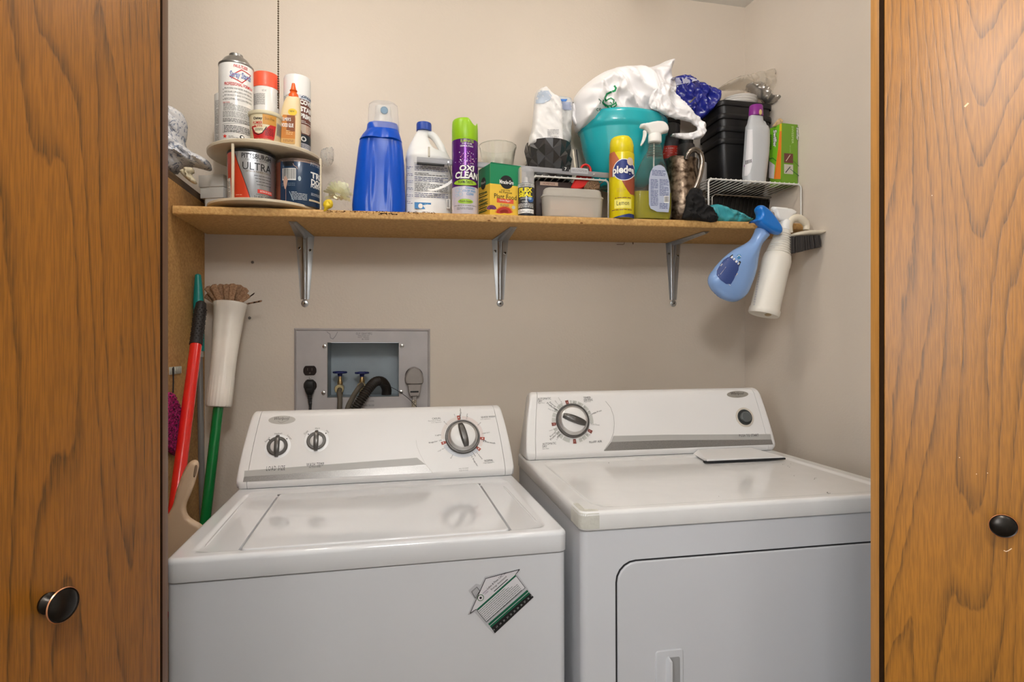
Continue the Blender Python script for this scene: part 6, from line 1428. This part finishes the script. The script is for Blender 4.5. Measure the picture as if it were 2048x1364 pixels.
# canisters behind
def simple_can(name, lab, cat, xl, xr, pt, y, m_, zb_=None, tap=1.0, parts=None):
    x, r = span(xl, xr, y); zt_ = zb_ if zb_ is not None else zs(x); top = at((xl+xr)/2, pt, y-r).z; t = thing(name, lab, cat, (x, y, zt_))
    MB().lathe([(r*0.97, 0), (r, 0.003), (r*tap, top-zt_-0.006), (r*tap*0.96, top-zt_-0.001), (0, top-zt_)], (x, y, zt_), 48).build('body', m_, t); return t, x, r, zt_, top
t, x, r, _, top = simple_can('canister', 'dark grey canister with a red label behind the clear spray bottle', 'canister', 1318, 1358, 242, -0.062, mat('charcoal', (62, 62, 64), 0.4))
MB().lathe([(r*1.02, 0), (r*1.02, 0.012), (0, 0.013)], (x, -0.062, top), 40).build('lid', M_rub, t)
d = decs(x, -0.062, r); d.rect(1320, 291, 1357, 316, P(190, 50, 36), 1); d.lines(1323, 294, 1354, 313, 4, P(226, 200, 190), 2); d.build(t)
t, x, r, _, top = simple_can('bottle', 'dark bottle top showing above the tarnished pitcher', 'bottle', 1356, 1388, 284, -0.105, mat('dark_smoke', (70, 66, 64), 0.3), ZR)
MB().lathe([(r*0.8, 0), (r*0.8, 0.018), (0, 0.019)], (x, -0.105, top), 32).build('cap', M_rub, t)
t, x, r, _, top = simple_can('bottle', 'pale grey bottle between the tarnished pitcher and the black bins', 'bottle', 1388, 1412, 322, -0.10, mat('pale_grey_plastic', (176, 172, 168), 0.35), ZR)
MB().lathe([(r*0.55, 0), (r*0.5, 0.03), (r*0.5, 0.036), (0, 0.037)], (x, -0.10, top-0.001), 32).build('neck', mat('pale_grey_plastic', (176, 172, 168)), t)

# tarnished pitcher
y = -0.185; x, r = span(1324, 1404, y); r = min(r, 0.055); zt_ = zs(x); top = at(1352, 309, y-r).z; H = top-zt_
t = thing('silver_pitcher', 'tarnished speckled silver pitcher with a curved handle', 'pitcher', (x, y, zt_))
M_tar = mat('tarnished_silver', (138, 120, 102), 0.32, 0.85, c2=(60, 46, 34), vscale=70, bump=0.3, bscale=120)
m = MB(); lo = []
for k, h in ((0.80, 0), (0.85, 0.003), (0.97, H*0.2), (1.0, H*0.42), (0.95, H*0.68), (0.83, H*0.9), (0.86, H*0.985), (0.87, H), (0.83, H-0.002), (0.78, H*0.9), (0.7, H*0.5)):
    lo.append([(x+r*k*cos(a_)*(1+0.10*max(0, -cos(a_-0.5))**8*(h > H*0.85)), y+r*k*sin(a_), zt_+h+(0.006*max(0, -cos(a_-0.5))**6 if h > H*0.85 else 0)) for a_ in [2*pi*i/64 for i in range(64)]])
m.loft(lo); m.build('pitcher_body', M_tar, t, sharp=50)
m = MB(); pts_ = bez([at(1372, 318, y-0.045), at(1377, 306, y-0.052), at(1388, 299, y-0.056), at(1400, 306, y-0.056), at(1404, 325, y-0.056), at(1400, 350, y-0.054), at(1392, 372, y-0.05), at(1384, 384, y-0.044)], 8)
m.tube(pts_, [0.0078]*len(pts_), 14); m.build('handle', mat('polished_silver', (140, 130, 120), 0.22, 0.9, var=0.2, vscale=50), t)
# black cloth
m = MB(); pillow_px(m, [(1372, 420), (1374, 392), (1380, 378), (1390, 374), (1400, 380), (1404, 396), (1410, 410), (1424, 416), (1434, 430), (1436, 442), (1424, 446), (1408, 444), (1392, 441), (1374, 440), (1366, 438), (1366, 430)], -0.262, 0.013, 0.014, 0.0035, cr=0.016, csc=40, seed=21.0)
tag(m.build('black_scrunchie', mat('black_cloth', (24, 22, 22), 0.85), None, 80), 'bunched black cloth drooping over the shelf edge beside the pitcher', 'cloth')

# right wire rack
yf = -0.252; zr2 = at(1510, 361, yf).z; xa = at(1417, 356, yf).x; xb = min(at(1602, 367, yf).x, xw(yf)-0.006)
rack('white wire rack at the right end holding the stacked black bins', xa, xb, yf, -0.03, zr2-0.004, 19, zs(xa)-0.0)
ZR = zr2+0.0012
# baking tray and its frame beneath
t = thing('baking_rack', 'black wire baking rack in a silver frame leaning under the white rack', 'rack', (at(1490, 400, -0.1).x, -0.10, zs(1.0)))
xa_ = at(1424, 400, -0.12).x; xb_ = at(1550, 400, -0.12).x; z0_ = zs(xb_)+0.003; z1_ = min(at(1490, 383, -0.12).z, ZR-0.012)
m = MB(); m.tube([(xa_, -0.12, z0_), (xa_, -0.12, z1_-0.01), (xa_+0.01, -0.12, z1_), (xb_-0.012, -0.12, z1_), (xb_-0.003, -0.12, z1_-0.004), (xb_, -0.12, z1_-0.014), (xb_, -0.12, z0_)], 0.0030, 10); m.build('frame', mat('chrome_wire', (170, 166, 160), 0.25, 0.9), t)
m = MB(); m.box(xa_+0.004, xb_-0.008, -0.112, -0.108, z0_, z1_-0.004, 0.001); m.build('black_panel', mat('black_enamel', (20, 18, 17), 0.35), t)
for i in range(14): x = xa_+0.01+(xb_-xa_-0.03)*i/13; MB().tube([(x, -0.117, z0_+0.002), (min(x+0.02, xb_-0.01), -0.115, z1_-0.006)], 0.0012, 6).build('wire', mat('black_enamel', (20, 18, 17)), t)

# stacked black bins, 4 nested
M_bin = mat('black_plastic', (26, 25, 26), 0.42, spec=0.5, bump=0.12, bscale=300)
ybf, ybb = -0.155, -0.015
xfl = at(1441, 205, ybf).x; xfr = at(1549, 208, ybf).x; xfr = min(xfr, xw(ybf)-0.006)
ztops = [at(1495, p_, ybf).z for p_ in (203, 229, 254.5, 279)]; cxb = (xfl+xfr)/2; hw0 = (xfr-xfl)/2
names_ = ('topmost', 'second from top', 'third from top', 'lowest')
for k in (3, 2, 1, 0):
    zt2 = ztops[k]; zb2 = zt2-(ztops[3]-ZR)
    t = thing('storage_bin', 'black plastic bin with a rolled rim, %s of the nested stack' % names_[k], 'bin', (cxb, (ybf+ybb)/2, zb2), 'nested black bins')
    cy = (ybf+ybb)/2; hd = (ybb-ybf)/2
    def lp(s_, z, e=0): return [(cxb+p[0], cy+p[1], z) for p in rrect(-hw0*s_-e, hw0*s_+e, -hd*s_-e, hd*s_+e, 0.022)]
    m = MB(); m.loft([lp(0.80, zb2), lp(0.82, zb2+0.003), lp(0.955, zt2-0.010), lp(0.955, zt2-0.003), lp(0.93, zt2-0.004), lp(0.785, zb2+0.004)]); m.build('bin_body', M_bin, t, sharp=50)
    m = MB(); m.loft([lp(0.95, zt2-0.017, 0.0025), lp(0.985, zt2-0.016, 0.001), lp(1.0, zt2-0.004), lp(0.985, zt2), lp(0.95, zt2-0.001)], c0=False, c1=False); m.build('rim', M_bin, t, sharp=60)
zt2 = ztops[0]
# white container lids lying on the topmost bin
for k in range(3):
    xc_ = at(1474+4*k, 190, -0.095).x; rr_ = 0.062-0.004*k; z = zt2+0.0012+k*0.0112
    t = MB(); t.lathe([(rr_*0.80, 0), (rr_*0.86, 0.001), (rr_, 0.006), (rr_+0.0015, 0.0085), (rr_, 0.0100), (rr_*0.92, 0.0085), (rr_*0.8, 0.005), (0, 0.005)], (xc_, -0.088, z), 64, sx=1.05)
    tag(t.build('cover', mat('white_lid', (232, 228, 222), 0.35)), ('white plastic plate, lowest of the three on the black bins', 'white plastic plate, middle of the three on the black bins', 'white plastic plate, uppermost of the three, under the clear bag')[k], 'cover', 'white lids on the bins')
# clear bag on top
m = MB(); pillow_px(m, [(1430, 182), (1437, 176), (1464, 158), (1490, 151), (1512, 147), (1536, 142), (1550, 138), (1562, 145), (1566, 162), (1571, 185), (1571, 204), (1558, 222), (1553, 238), (1546, 218), (1536, 200), (1510, 180), (1480, 176), (1450, 178)], -0.10, 0.032, 0.022, 0.0045, cr=0.022, csc=24, seed=23.0)
tag(m.build('clear_bag', mat('clear_bag_film', (226, 216, 200), 0.2, trans=0.4, ior=1.12, alpha=0.6), None, 80), 'crumpled clear plastic bag on top of the white lids and black bins', 'bag')
m = MB(); pillow_px(m, [(1490, 170), (1505, 164), (1520, 168), (1530, 180), (1540, 190), (1556, 196), (1560, 204), (1546, 208), (1530, 204), (1518, 196), (1508, 184), (1498, 178)], -0.135, 0.016, 0.012, 0.004, cr=0.018, csc=50, seed=24.0)
tag(m.build('foil_wrap', mat('foil_wrap', (190, 184, 176), 0.25, 0.7), None, 80), 'twisted shiny grey foil inside the clear bag over the bins', 'foil')

# grey bottle with purple cap
y = -0.205; x0_ = at(1513, 300, y).x
t = thing('cleaner_bottle', 'pale grey toilet cleaner bottle with a purple cap on the white wire rack', 'bottle', (x0_, y, ZR))
t['label'] = 'pale grey angled-neck cleaner bottle with a purple cap on the white wire rack'
m = MB(); pxloft(m, [(233, 1499, 1524), (240, 1497.5, 1524.5), (248, 1496, 1526), (254, 1493.5, 1534), (262, 1493, 1536.5), (285, 1491.5, 1536.5), (310, 1490, 1535), (335, 1488, 1532), (352, 1487, 1530), (358, 1489, 1528)], y, 0.62, 2.6, ZR, seg=56); m.build('bottle_body', mat('grey_hdpe', (188, 190, 192), 0.35), t)
m = MB(); pxloft(m, [(212, 1501, 1523), (213.5, 1500, 1524), (233, 1499, 1524.5), (234, 1501, 1523)], y, 0.9, seg=40); m.build('cap', mat('purple_cap', (132, 40, 132), 0.35), t)
m = MB(); pillow_px(m, [(1524, 243), (1528, 241), (1532, 248), (1534, 256), (1526, 256)], y, 0.005, 0.003, 0.002); m.build('safety_tab', mat('grey_hdpe', (188, 190, 192)), t)
bb_ = [o for o in t.children if o.name.startswith('bottle_body')][0]
d = Dec(Drape(bb_)); d.rows([(259, 1495, 1505), (300, 1492, 1505.5), (330, 1490, 1504), (345, 1489, 1500), (352, 1488.5, 1494)], P(222, 220, 222), 1); 
for i in range(22): d.poly([(1494-i*0.17, 262+i*2.7), (1503.5-i*0.02, 262+i*2.7), (1503.5-i*0.02, 263+i*2.7), (1494-i*0.17, 263+i*2.7)], GREYP, 2)
d.poly([(1488.5, 330), (1504, 322), (1504, 326), (1488.5, 334)], P(132, 40, 132), 2)
for i in range(5): d.poly([(1491+i*2.6, 321-i*0.6), (1492.4+i*2.6, 320.6-i*0.6), (1492.4+i*2.6, 329-i), (1491+i*2.6, 329.4-i)], BLACK, 3)
d.build(t)
d = Dec(Drape([o for o in t.children if o.name.startswith('cap')][-1])); d.ell(1521, 224.5, 3, 6, P(214, 190, 130), 1, 12); d.build(t, 'cap_sticker')

# green refill carton
A = at(1564, 246, -0.236); B = atz(1540, 257, A.z); C = atz(1609, 250.5, A.z); 
if C.x > xw(C.y)-0.004: C.x = xw(C.y)-0.004
Dd = B+(C-A)
t = thing('sweeper_refill_box', 'green sweeper refill carton standing on end beside the right wall', 'box', ((B.x+C.x)/2, A.y+0.02, ZR))
m = MB(); bt = [Vector((p.x, p.y, ZR)) for p in (A, C, Dd, B)]; tp = [Vector((p.x, p.y, A.z)) for p in (A, C, Dd, B)]
m.loft([bt, tp]); m.build('carton', mat('carton_green2', (112, 156, 42), 0.42), t)
SA = Pl(A, (C.x-A.x, C.y-A.y, 0), (0, 0, 1)); SB = Pl(A, (A.x-B.x, A.y-B.y, 0), (0, 0, 1))
def vtext(d, S, tx, px, py, L_, h, m_, **k): u, v = S.map(px, py); d.textm(tx, u, v, L_, h, m_, k.get('lay', 3), -pi/2, k.get('bold', 0.0), k.get('shear', 0.0))
d = Dec(SA); vtext(d, SA, 'SWEEPER', 1585, 270, 0.054, 0.0072, P(200, 220, 160)); vtext(d, SA, 'Swiffer', 1595, 268, 0.040, 0.009, WHITE, bold=0.02, shear=0.2); vtext(d, SA, 'Swiffer', 1595, 268, 0.043, 0.0115, P(50, 90, 20), bold=0.07, shear=0.2, lay=2)
d.rect(1568, 307, 1586, 326, P(110, 60, 54), 2); d.rect(1568, 329, 1586, 348, P(196, 190, 176), 2); d.stroke([(1572, 322), (1580, 310)], 0.002, P(220, 210, 190), 3); d.stroke([(1571, 345), (1580, 334)], 0.003, P(60, 60, 60), 3); d.stroke([(1582, 318), (1599, 334)], 0.0012, P(60, 110, 40), 3); d.stroke([(1580, 338), (1599, 353)], 0.0018, P(30, 90, 60), 3); vtext(d, SA, 'DRY CLOTHS', 1580, 298, 0.022, 0.003, P(180, 200, 140))
d.build(t, 'front_print')
d = Dec(SB); d.poly([(1540.5, 258), (1563.8, 247), (1562.5, 358), (1538, 356)], P(120, 190, 40), 1); d.poly([(1559.5, 248.5), (1563.8, 246.6), (1563.6, 262), (1559, 263)], P(230, 190, 40), 3); d.poly([(1559, 263), (1563.6, 262), (1561.5, 358), (1548, 358), (1556, 300)], P(232, 130, 44), 2)
d.poly([(1538.8, 322), (1550, 330), (1548, 357.5), (1538, 356)], P(214, 206, 206), 3); d.stroke([(1538.8, 318), (1546, 316), (1553, 322)], 0.002, P(30, 110, 50), 4)
vtext(d, SB, 'Swiffer', 1550.5, 277, 0.058, 0.016, BLACK, bold=0.10, shear=0.2, lay=4); vtext(d, SB, 'Swiffer', 1550.5, 277, 0.055, 0.0135, WHITE, bold=0.04, shear=0.2, lay=5); vtext(d, SB, 'SWEEPER', 1541.5, 285, 0.050, 0.008, P(40, 80, 30), bold=0.02, lay=4)
for i in range(16): u, v = SB.map(1558.5-i*0.5, 302+i*3.4); d.textm('x', u, v, 0.003, 0.0022, P(180, 60, 30), 4, -pi/2)
d.build(t, 'side_print')
m = MB(); pillow_px(m, [(1543, 254), (1549, 247), (1556, 238), (1562, 236), (1565, 242), (1564, 248), (1556, 252)], -0.215, 0.003, 0.003, 0.0025, cr=0.004, csc=60); m.build('torn_flap', mat('torn_card', (190, 160, 120), 0.7), t)
# teal packet
m = MB(); pillow_px(m, [(1415, 412), (1424, 409), (1434, 408), (1452, 414), (1468, 419), (1488, 429), (1502, 438), (1506, 430), (1505, 440), (1498, 444), (1472, 447), (1448, 448), (1430, 446), (1418, 430)], -0.226, 0.016, 0.016, 0.004, cr=0.010, csc=34, seed=31.0)
tk = thing('wipes_packet', 'crinkled teal plastic packet lying under the right wire rack', 'packet', (at(1460, 440, -0.226).x, -0.226, zs(1.0)))
b4 = m.build('packet', mat('teal_film', (70, 176, 186), 0.2, coat=0.4, trans=0.15), tk, sharp=80)
d = Dec(Drape(b4)); d.textm('WET MOP', 1482, -429.5, 17, 2.6, BLACK, 1, -0.12); d.textm('CLOTHS', 1484, -433, 16, 2.6, BLACK, 1, -0.12); d.build(tk, 'print')

# ------------------------------------------------------------------ hanging from the shelf edge
y = -0.312
t = thing('spray_bottle', 'translucent blue spray bottle hanging by its trigger from the shelf edge', 'spray bottle', at(1466, 604, y))
M_fb = mat('pale_blue_plastic', (134, 168, 218), 0.25, coat=0.3, sub=0.15)
m = MB(); pillow_px(m, [(1516, 448), (1540, 470), (1531, 480), (1520, 492), (1514, 520), (1512, 538), (1504, 564), (1494, 588), (1484, 598), (1472, 604), (1459, 604), (1441, 597), (1429, 586), (1420, 574), (1416, 560), (1420, 548), (1433, 530), (1448, 514), (1467, 499), (1484, 491), (1500, 481), (1507, 470)], y, 0.032, 0.05, 0.0045, sm=2)
fbb = m.build('bottle_body', M_fb, t, sharp=80)
m = MB(); pillow_px(m, [(1518, 410), (1526, 412), (1541, 426), (1557, 448), (1562, 460), (1560, 468), (1555, 471), (1536, 464), (1517, 452), (1513, 446), (1504, 446), (1495, 447), (1502, 442), (1512, 438), (1516, 431), (1511, 420), (1513, 413)], y-0.018, 0.019, 0.012, 0.003, sm=2)
m.build('trigger_head', mat('trigger_blue', (20, 116, 204), 0.28, coat=0.4), t, sharp=80)
d = Dec(Drape(fbb)); LB = P(52, 72, 130)
d.poly([(1458, 514), (1465, 508.5), (1482, 524), (1478, 533)], BLACK, 2)
for i, c_ in enumerate('BRISE'[:4]): d.textm(c_, 1464+i*4.4, -(514.5+i*4.2), 3.6, 4.6, WHITE, 3, -0.75, 0.04)
d.rows([(514, 1456, 1462), (520, 1447, 1470), (530, 1440, 1478), (540, 1434, 1477), (550, 1433, 1472), (560, 1441, 1467), (568, 1452, 1462)], LB, 1)
d.poly([(1449, 522), (1456, 519), (1476, 548), (1470, 553)], P(200, 196, 200), 2); d.poly([(1433, 540), (1444, 527), (1452, 534), (1441, 549)], P(214, 208, 206), 2)
for i in range(7): d.stroke([(1435+i*1.3, 539.5+i*1.2), (1443+i*1.3, 529.5+i*1.2)], 0.7, LB, 3)
d.stroke([(1437, 550), (1461, 571)], 0.8, WHITE, 3); d.stroke([(1440, 556), (1452, 567)], 1.2, LB, 3); d.ell(1478, 513, 4.5, 4.5, P(60, 130, 180), 2, 10); d.stroke([(1474, 514), (1478, 510), (1482, 514)], 1.0, WHITE, 3)
d.build(t)
# white spray bottle, round, tilted
P0 = at(1527, 630, -0.306); P1 = at(1571, 445, -0.306); az_ = (P1-P0).normalized(); LL = (P1-P0).length
ax_ = Vector((0, -1, 0)).cross(az_).normalized(); ay_ = az_.cross(ax_)
TM = Matrix(((ax_.x, ay_.x, az_.x, P0.x), (ax_.y, ay_.y, az_.y, P0.y), (ax_.z, ay_.z, az_.z, P0.z), (0, 0, 0, 1)))
t = thing('spray_bottle', 'plain white spray bottle with a ribbed neck hanging from the shelf edge', 'spray bottle', P0)
rr_ = 0.0435; f_ = lambda py: (630-py)/185*LL
prof = [(0, 0.002), (rr_*0.8, 0.002), (rr_*0.93, 0), (rr_, 0.004), (rr_, f_(619)), (rr_*0.93, f_(616)), (rr_*0.92, f_(535)), (rr_*0.94, f_(530)), (rr_*0.93, f_(520)), (rr_*0.84, f_(510))]
a0_, a1_ = f_(508), f_(466); nrg = 9
for i in range(nrg):
    k = i/(nrg-1); R1 = 0.033-0.011*k; prof += [(R1-0.0018, a0_+(a1_-a0_)*(i+0.05)/nrg), (R1+0.0010, a0_+(a1_-a0_)*(i+0.3)/nrg), (R1+0.0010, a0_+(a1_-a0_)*(i+0.65)/nrg), (R1-0.0018, a0_+(a1_-a0_)*(i+0.9)/nrg)]
prof += [(0.0205, f_(465)), (0.0205, f_(462)), (0.015, f_(461))]
MB(TM).lathe(prof, seg=64).build('bottle_body', mat('white_hdpe_soft', (232, 226, 214), 0.38), t, sharp=60)
MB(TM).lathe([(0.0165, f_(461)), (0.0180, f_(460)), (0.0180, f_(444)), (0.0168, f_(442)), (0.0, f_(441))], seg=40).build('collar', M_head, t)
m = MB(); pillow_px(m, [(1542, 414), (1548, 413), (1566, 415), (1582, 418), (1592, 425), (1588, 431), (1581, 434), (1578, 446), (1555, 444), (1549, 436), (1546, 426)], -0.306, 0.014, 0.008, 0.003, sm=2); m.build('trigger_head', M_head, t, sharp=80)
m = MB(); pillow_px(m, [(1544, 420), (1550, 426), (1556, 436), (1559, 448), (1555, 450), (1550, 440), (1543, 430)], -0.304, 0.006, 0.004, 0.0025); m.build('trigger', mat('trigger_grey', (150, 140, 134), 0.4), t)
wb_ = [o for o in t.children if o.name.startswith('bottle_body')][0]
d = Dec(Drape(wb_)); 
for i in range(14): px = 1508+i*0.75*0+(1519-1508)*(1-i/13.0); py = 542+i*5; d.stroke([(px, py), (px-0.8, py+3.4)], 0.6, P(110, 110, 150), 1); d.stroke([(px+2, py), (px+1.2, py+3.4)], 0.4, P(150, 150, 170), 1)
d.ell(1536, 629.5, 7, 3, P(170, 146, 104), 1, 10); d.build(t, 'faded_print')

# scrub brush
y = -0.315
t = thing('scrub_brush', 'white-handled scrubbing brush with dark bristles hanging at the right end of the shelf', 'brush', at(1610, 505, y))
m = MB(); pts_ = bez([at(1580, 466, y), at(1578, 452, y), at(1582, 440, y), at(1594, 436, y), at(1606, 441, y), at(1613, 450, y), at(1612, 460, y)], 8); m.tube(pts_, [0.0085+0.003*sin(pi*i/(len(pts_)-1)) for i in range(len(pts_))], 16)
m.build('handle', mat('brush_cream', (226, 216, 196), 0.4), t, sharp=80)
m = MB(); pillow_px(m, [(1578, 476), (1580, 468), (1600, 463), (1616, 460), (1632, 461), (1648, 462), (1644, 469), (1630, 472), (1605, 473)], y, 0.022, 0.008, 0.0035); m.build('block', mat('brush_cream', (226, 216, 196)), t, sharp=80)
m = MB()
for i in range(380):
    f1 = random.random(); f2 = random.uniform(-1, 1); px = 1579+60*f1; pz = 472-3*f1+1
    a_ = at(px, pz, y+0.018*f2); e_ = at(1577+64*f1+2, 508-15*f1+random.uniform(-2, 1), y+0.022*f2); m.tube([a_, a_.lerp(e_, 0.5)+Vector((random.uniform(-1, 1)*0.001, 0, 0)), e_], 0.0008, 4, caps=False)
m.build('bristles', mat('bristle_dark', (74, 70, 68), 0.35), t)['kind'] = 'stuff'

# ================================================================== LEFT GAP: MOPS, DUSTPAN
def pole(name, lab, cat, pa, ya, pb, yb_, segs, ext=0.5):
    A = at(*pa, ya); B = at(*pb, yb_); dv = (B-A).normalized(); t = thing(name, lab, cat, B+dv*ext)
    return t, A, B, dv
# grey pole with teal handle
t, A, B, dv = pole('mop_pole', 'grey metal mop pole with a teal handle behind the red pole', 'pole', (396, 548), -0.10, (405, 1040), -0.13, None)
def on(A, dv, s): return A+dv*s
def s_at(A, B, pa, pb, py): return (A-B).length*(py-pa)/(pb-pa)
L1 = (B-A).length; f_ = lambda py: L1*(py-548)/(1040-548)
MB().tube([on(A, dv, f_(548)), on(A, dv, f_(550)), on(A, dv, f_(575)), on(A, dv, f_(610)), on(A, dv, f_(704))], [0.004, 0.0075, 0.0105, 0.0135, 0.0125], 20).build('teal_handle', mat('teal_handle', (18, 138, 132), 0.35), t)
MB().tube([on(A, dv, f_(704)+0.0003), on(A, dv, f_(716))], 0.0100, 20).build('ferrule', mat('ribbed_clear', (200, 200, 190), 0.3, 0.4), t)
MB().tube([on(A, dv, f_(716)+0.0003), on(A, dv, f_(940)), on(A, dv, f_(1040)+0.45)], 0.0078, 20).build('shaft', mat('grey_painted_pole', (138, 136, 134), 0.35, 0.3), t)
# red pole
t, A, B, dv = pole('mop_pole', 'shiny red mop pole with a black knobbly grip', 'pole', (402.5, 606), -0.17, (352, 1000), -0.40, None)
L1 = (B-A).length; f_ = lambda py: L1*(py-606)/(1000-606)
gm = MB(); gm.tube([on(A, dv, f_(604)), on(A, dv, f_(608)), on(A, dv, f_(620)), on(A, dv, f_(690)), on(A, dv, f_(699)), on(A, dv, f_(701))], [0.008, 0.0125, 0.0135, 0.0145, 0.0155, 0.0150], 22)
u0 = dv.orthogonal().normalized(); v0 = dv.cross(u0)
for i in range(14):
    for j in range(10):
        a_ = 2*pi*(j+0.5*(i % 2))/10; c_ = on(A, dv, f_(622+i*5.3))+(u0*cos(a_)+v0*sin(a_))*0.0142; gm.lathe([(0.0001, -0.0018), (0.0016, -0.0009), (0.0018, 0), (0.0016, 0.0009), (0.0001, 0.0018)], tuple(c_), 6)
gm.build('grip', mat('black_grip', (30, 26, 25), 0.6), t)
MB().tube([on(A, dv, f_(701)+0.0003), on(A, dv, f_(1000)), on(A, dv, f_(1000)+0.35)], 0.0136, 28).build('shaft', mat('red_lacquer', (216, 34, 26), 0.16, coat=0.5), t)
# green pole with white sleeve
t, A, B, dv = pole('scrub_mop', 'green-handled mop stood head up, with a long white sleeve and brown folded cloth head', 'mop', (461, 606), -0.09, (410, 1045), -0.20, None)
L1 = (B-A).length; f_ = lambda py: L1*(py-606)/(1045-606)
gp = MB(); gp.tube([on(A, dv, f_(822)+0.0003), on(A, dv, f_(1045)), on(A, dv, f_(1045)+0.4)], 0.0128, 28); gp.build('shaft', mat('green_lacquer', (8, 118, 54), 0.2, coat=0.5), t)
sm_ = MB(); lo = []; u0 = Vector((1, 0, 0)); u0 = (u0-dv*u0.dot(dv)).normalized(); v0 = dv.cross(u0)
for py, rr in ((606, 0.0405), (607, 0.0435), (614, 0.0435), (616, 0.0415), (640, 0.0385), (680, 0.0345), (720, 0.0325), (760, 0.0318), (762, 0.0322), (790, 0.0322), (818, 0.0324), (822, 0.0300), (823, 0.016)):
    l = []
    for k in range(96):
        a_ = 2*pi*k/96; r_ = rr*(1+(0.014*cos(24*a_) if 761 < py < 819 else 0)); 
        if 610 < py < 760: r_ -= 0.0025*max(0, cos(a_-1.75))**24*max(0, 1)
        c_ = on(A, dv, f_(py)); l.append(c_+u0*(r_*cos(a_))+v0*(r_*0.8*sin(a_)))
    lo.append(l)
sm_.loft(lo); sm_.build('white_sleeve', mat('sleeve_white', (228, 220, 208), 0.35, var=0.05, vscale=12), t, sharp=60)
M_br = mat('brown_mop_cloth', (170, 134, 102), 0.8, c2=(132, 98, 72), vscale=260)
cb_ = on(A, dv, 0)
fan = ((0, 0, 412, 590, 10), (0, 0, 414, 574, 11), (0, 0, 426, 570, 12), (0, 0, 440, 569, 11), (0, 0, 453, 569, 13), (0, 0, 467, 568, 13), (0, 0, 481, 571, 13), (0, 0, 492, 577, 12), (0, 0, 497, 590, 9), (0, 0, 508, 586, 2), (0, 0, 523, 601, 3))
for i, (x0, y0, x1, y1, w_) in enumerate(fan):
    yy = -0.09-0.012*((i*37) % 3-1)
    bx_ = 456+(x1-456)*0.40; by_ = 610
    dx, dy = x1-bx_, y1-by_; L_ = sqrt(dx*dx+dy*dy); nx, ny = -dy/L_, dx/L_
    m = MB(); pillow_px(m, [(bx_-nx*w_*0.4, by_-ny*w_*0.4), (x1-nx*w_*0.62, y1-ny*w_*0.62+1), (x1+dx/L_*1.5, y1+dy/L_*1.5), (x1+nx*w_*0.62, y1+ny*w_*0.62+1), (bx_+nx*w_*0.4, by_+ny*w_*0.4)], yy, 0.0022, 0.002, 0.003, sm=0, cr=0.0008, csc=60, seed=i)
    m.build('cloth_strip', M_br, t, sharp=25)
# dustpan
yd = -0.50
t = thing('dustpan', 'translucent beige dustpan standing on end between the partition and the washing machine', 'dustpan', at(375, 1100, yd))
M_dp = mat('beige_dustpan', (206, 178, 148), 0.4, sub=0.2)
m = MB(); pillow_px(m, [(384, 921), (390, 919), (396, 921), (398.5, 928), (397, 940), (391, 962), (383, 985), (374, 1004), (372, 1018), (377, 1032), (390, 1041), (404, 1048), (415, 1062), (420, 1100), (420, 1240), (336, 1240), (322, 1180), (322, 1060), (334, 1032), (346, 1012), (350, 990), (358, 965), (369, 938), (377, 926)], yd, 0.008, 0.008, 0.0045, sm=2)
m.build('pan_and_handle', M_dp, t, sharp=80)
m = MB(); pillow_px(m, [(390, 930), (395, 930), (395, 938), (390, 955), (386, 954), (388, 940)], yd-0.009, 0.0008, 0.002, 0.002); m.build('hanging_slot', mat('slot_brown', (130, 106, 84), 0.6), t)
# potholder on the partition
t = thing('potholder', 'pink and black crocheted potholder hanging from a clip on the partition', 'potholder', atx(345, 913, XL+0.01))
M_pk = mat('pink_crochet', (214, 34, 128), 0.9, c2=(46, 16, 40), vscale=230, bump=1.0, bscale=260)
pts = [(q_.y, q_.z) for q_ in [atx(a_, b_, XL+0.012) for a_, b_ in ((300, 800), (330, 786), (341, 784), (346, 785), (352, 800), (359, 815), (363, 830), (362.5, 860), (361.5, 881), (358, 900), (354, 914), (346, 909), (338, 900), (300, 880))]]
m = MB(); pillow(m, pts, lambda u, v, o: Vector((XL+0.010+o, u, v)), 0.006, 0.008, 0.0045, cr=0.006, csc=180, sm=1); m.build('crochet_pad', M_pk, t, sharp=80)
c_ = atx(345.5, 786, XL+0.010); e_ = atx(345.5, 737, XL+0.010)
m = MB(); m.tube([c_, c_.lerp(e_, 0.5)+Vector((0, 0.003, 0)), e_, e_+Vector((0, 0.004, 0.003)), e_+Vector((0, 0.005, -0.004)), c_.lerp(e_, 0.4)+Vector((0, 0.005, 0)), c_+Vector((0, 0.003, 0))], 0.0013, 8); m.build('loop', M_rub, t)
t2 = MB(); a_ = atx(338, 740, XL+0.001); b_ = atx(361, 740, XL+0.001); z1 = atx(350, 733, XL).z; z0 = atx(350, 748, XL).z
t2.box(XL+0.0005, XL+0.0035, min(a_.y, b_.y), max(a_.y, b_.y), z0, z1, 0.0008)
for k in range(6): yy = min(a_.y, b_.y)+(abs(b_.y-a_.y))*(k+0.5)/6; t2.box(XL+0.0034, XL+0.0055, yy-0.002, yy+0.002, z0+0.001, z1-0.001, 0.0006)
tag(t2.build('wall_clip', mat('ribbed_clear', (200, 200, 190))), 'ribbed clear clip strip fixed to the partition above the potholder', 'clip')
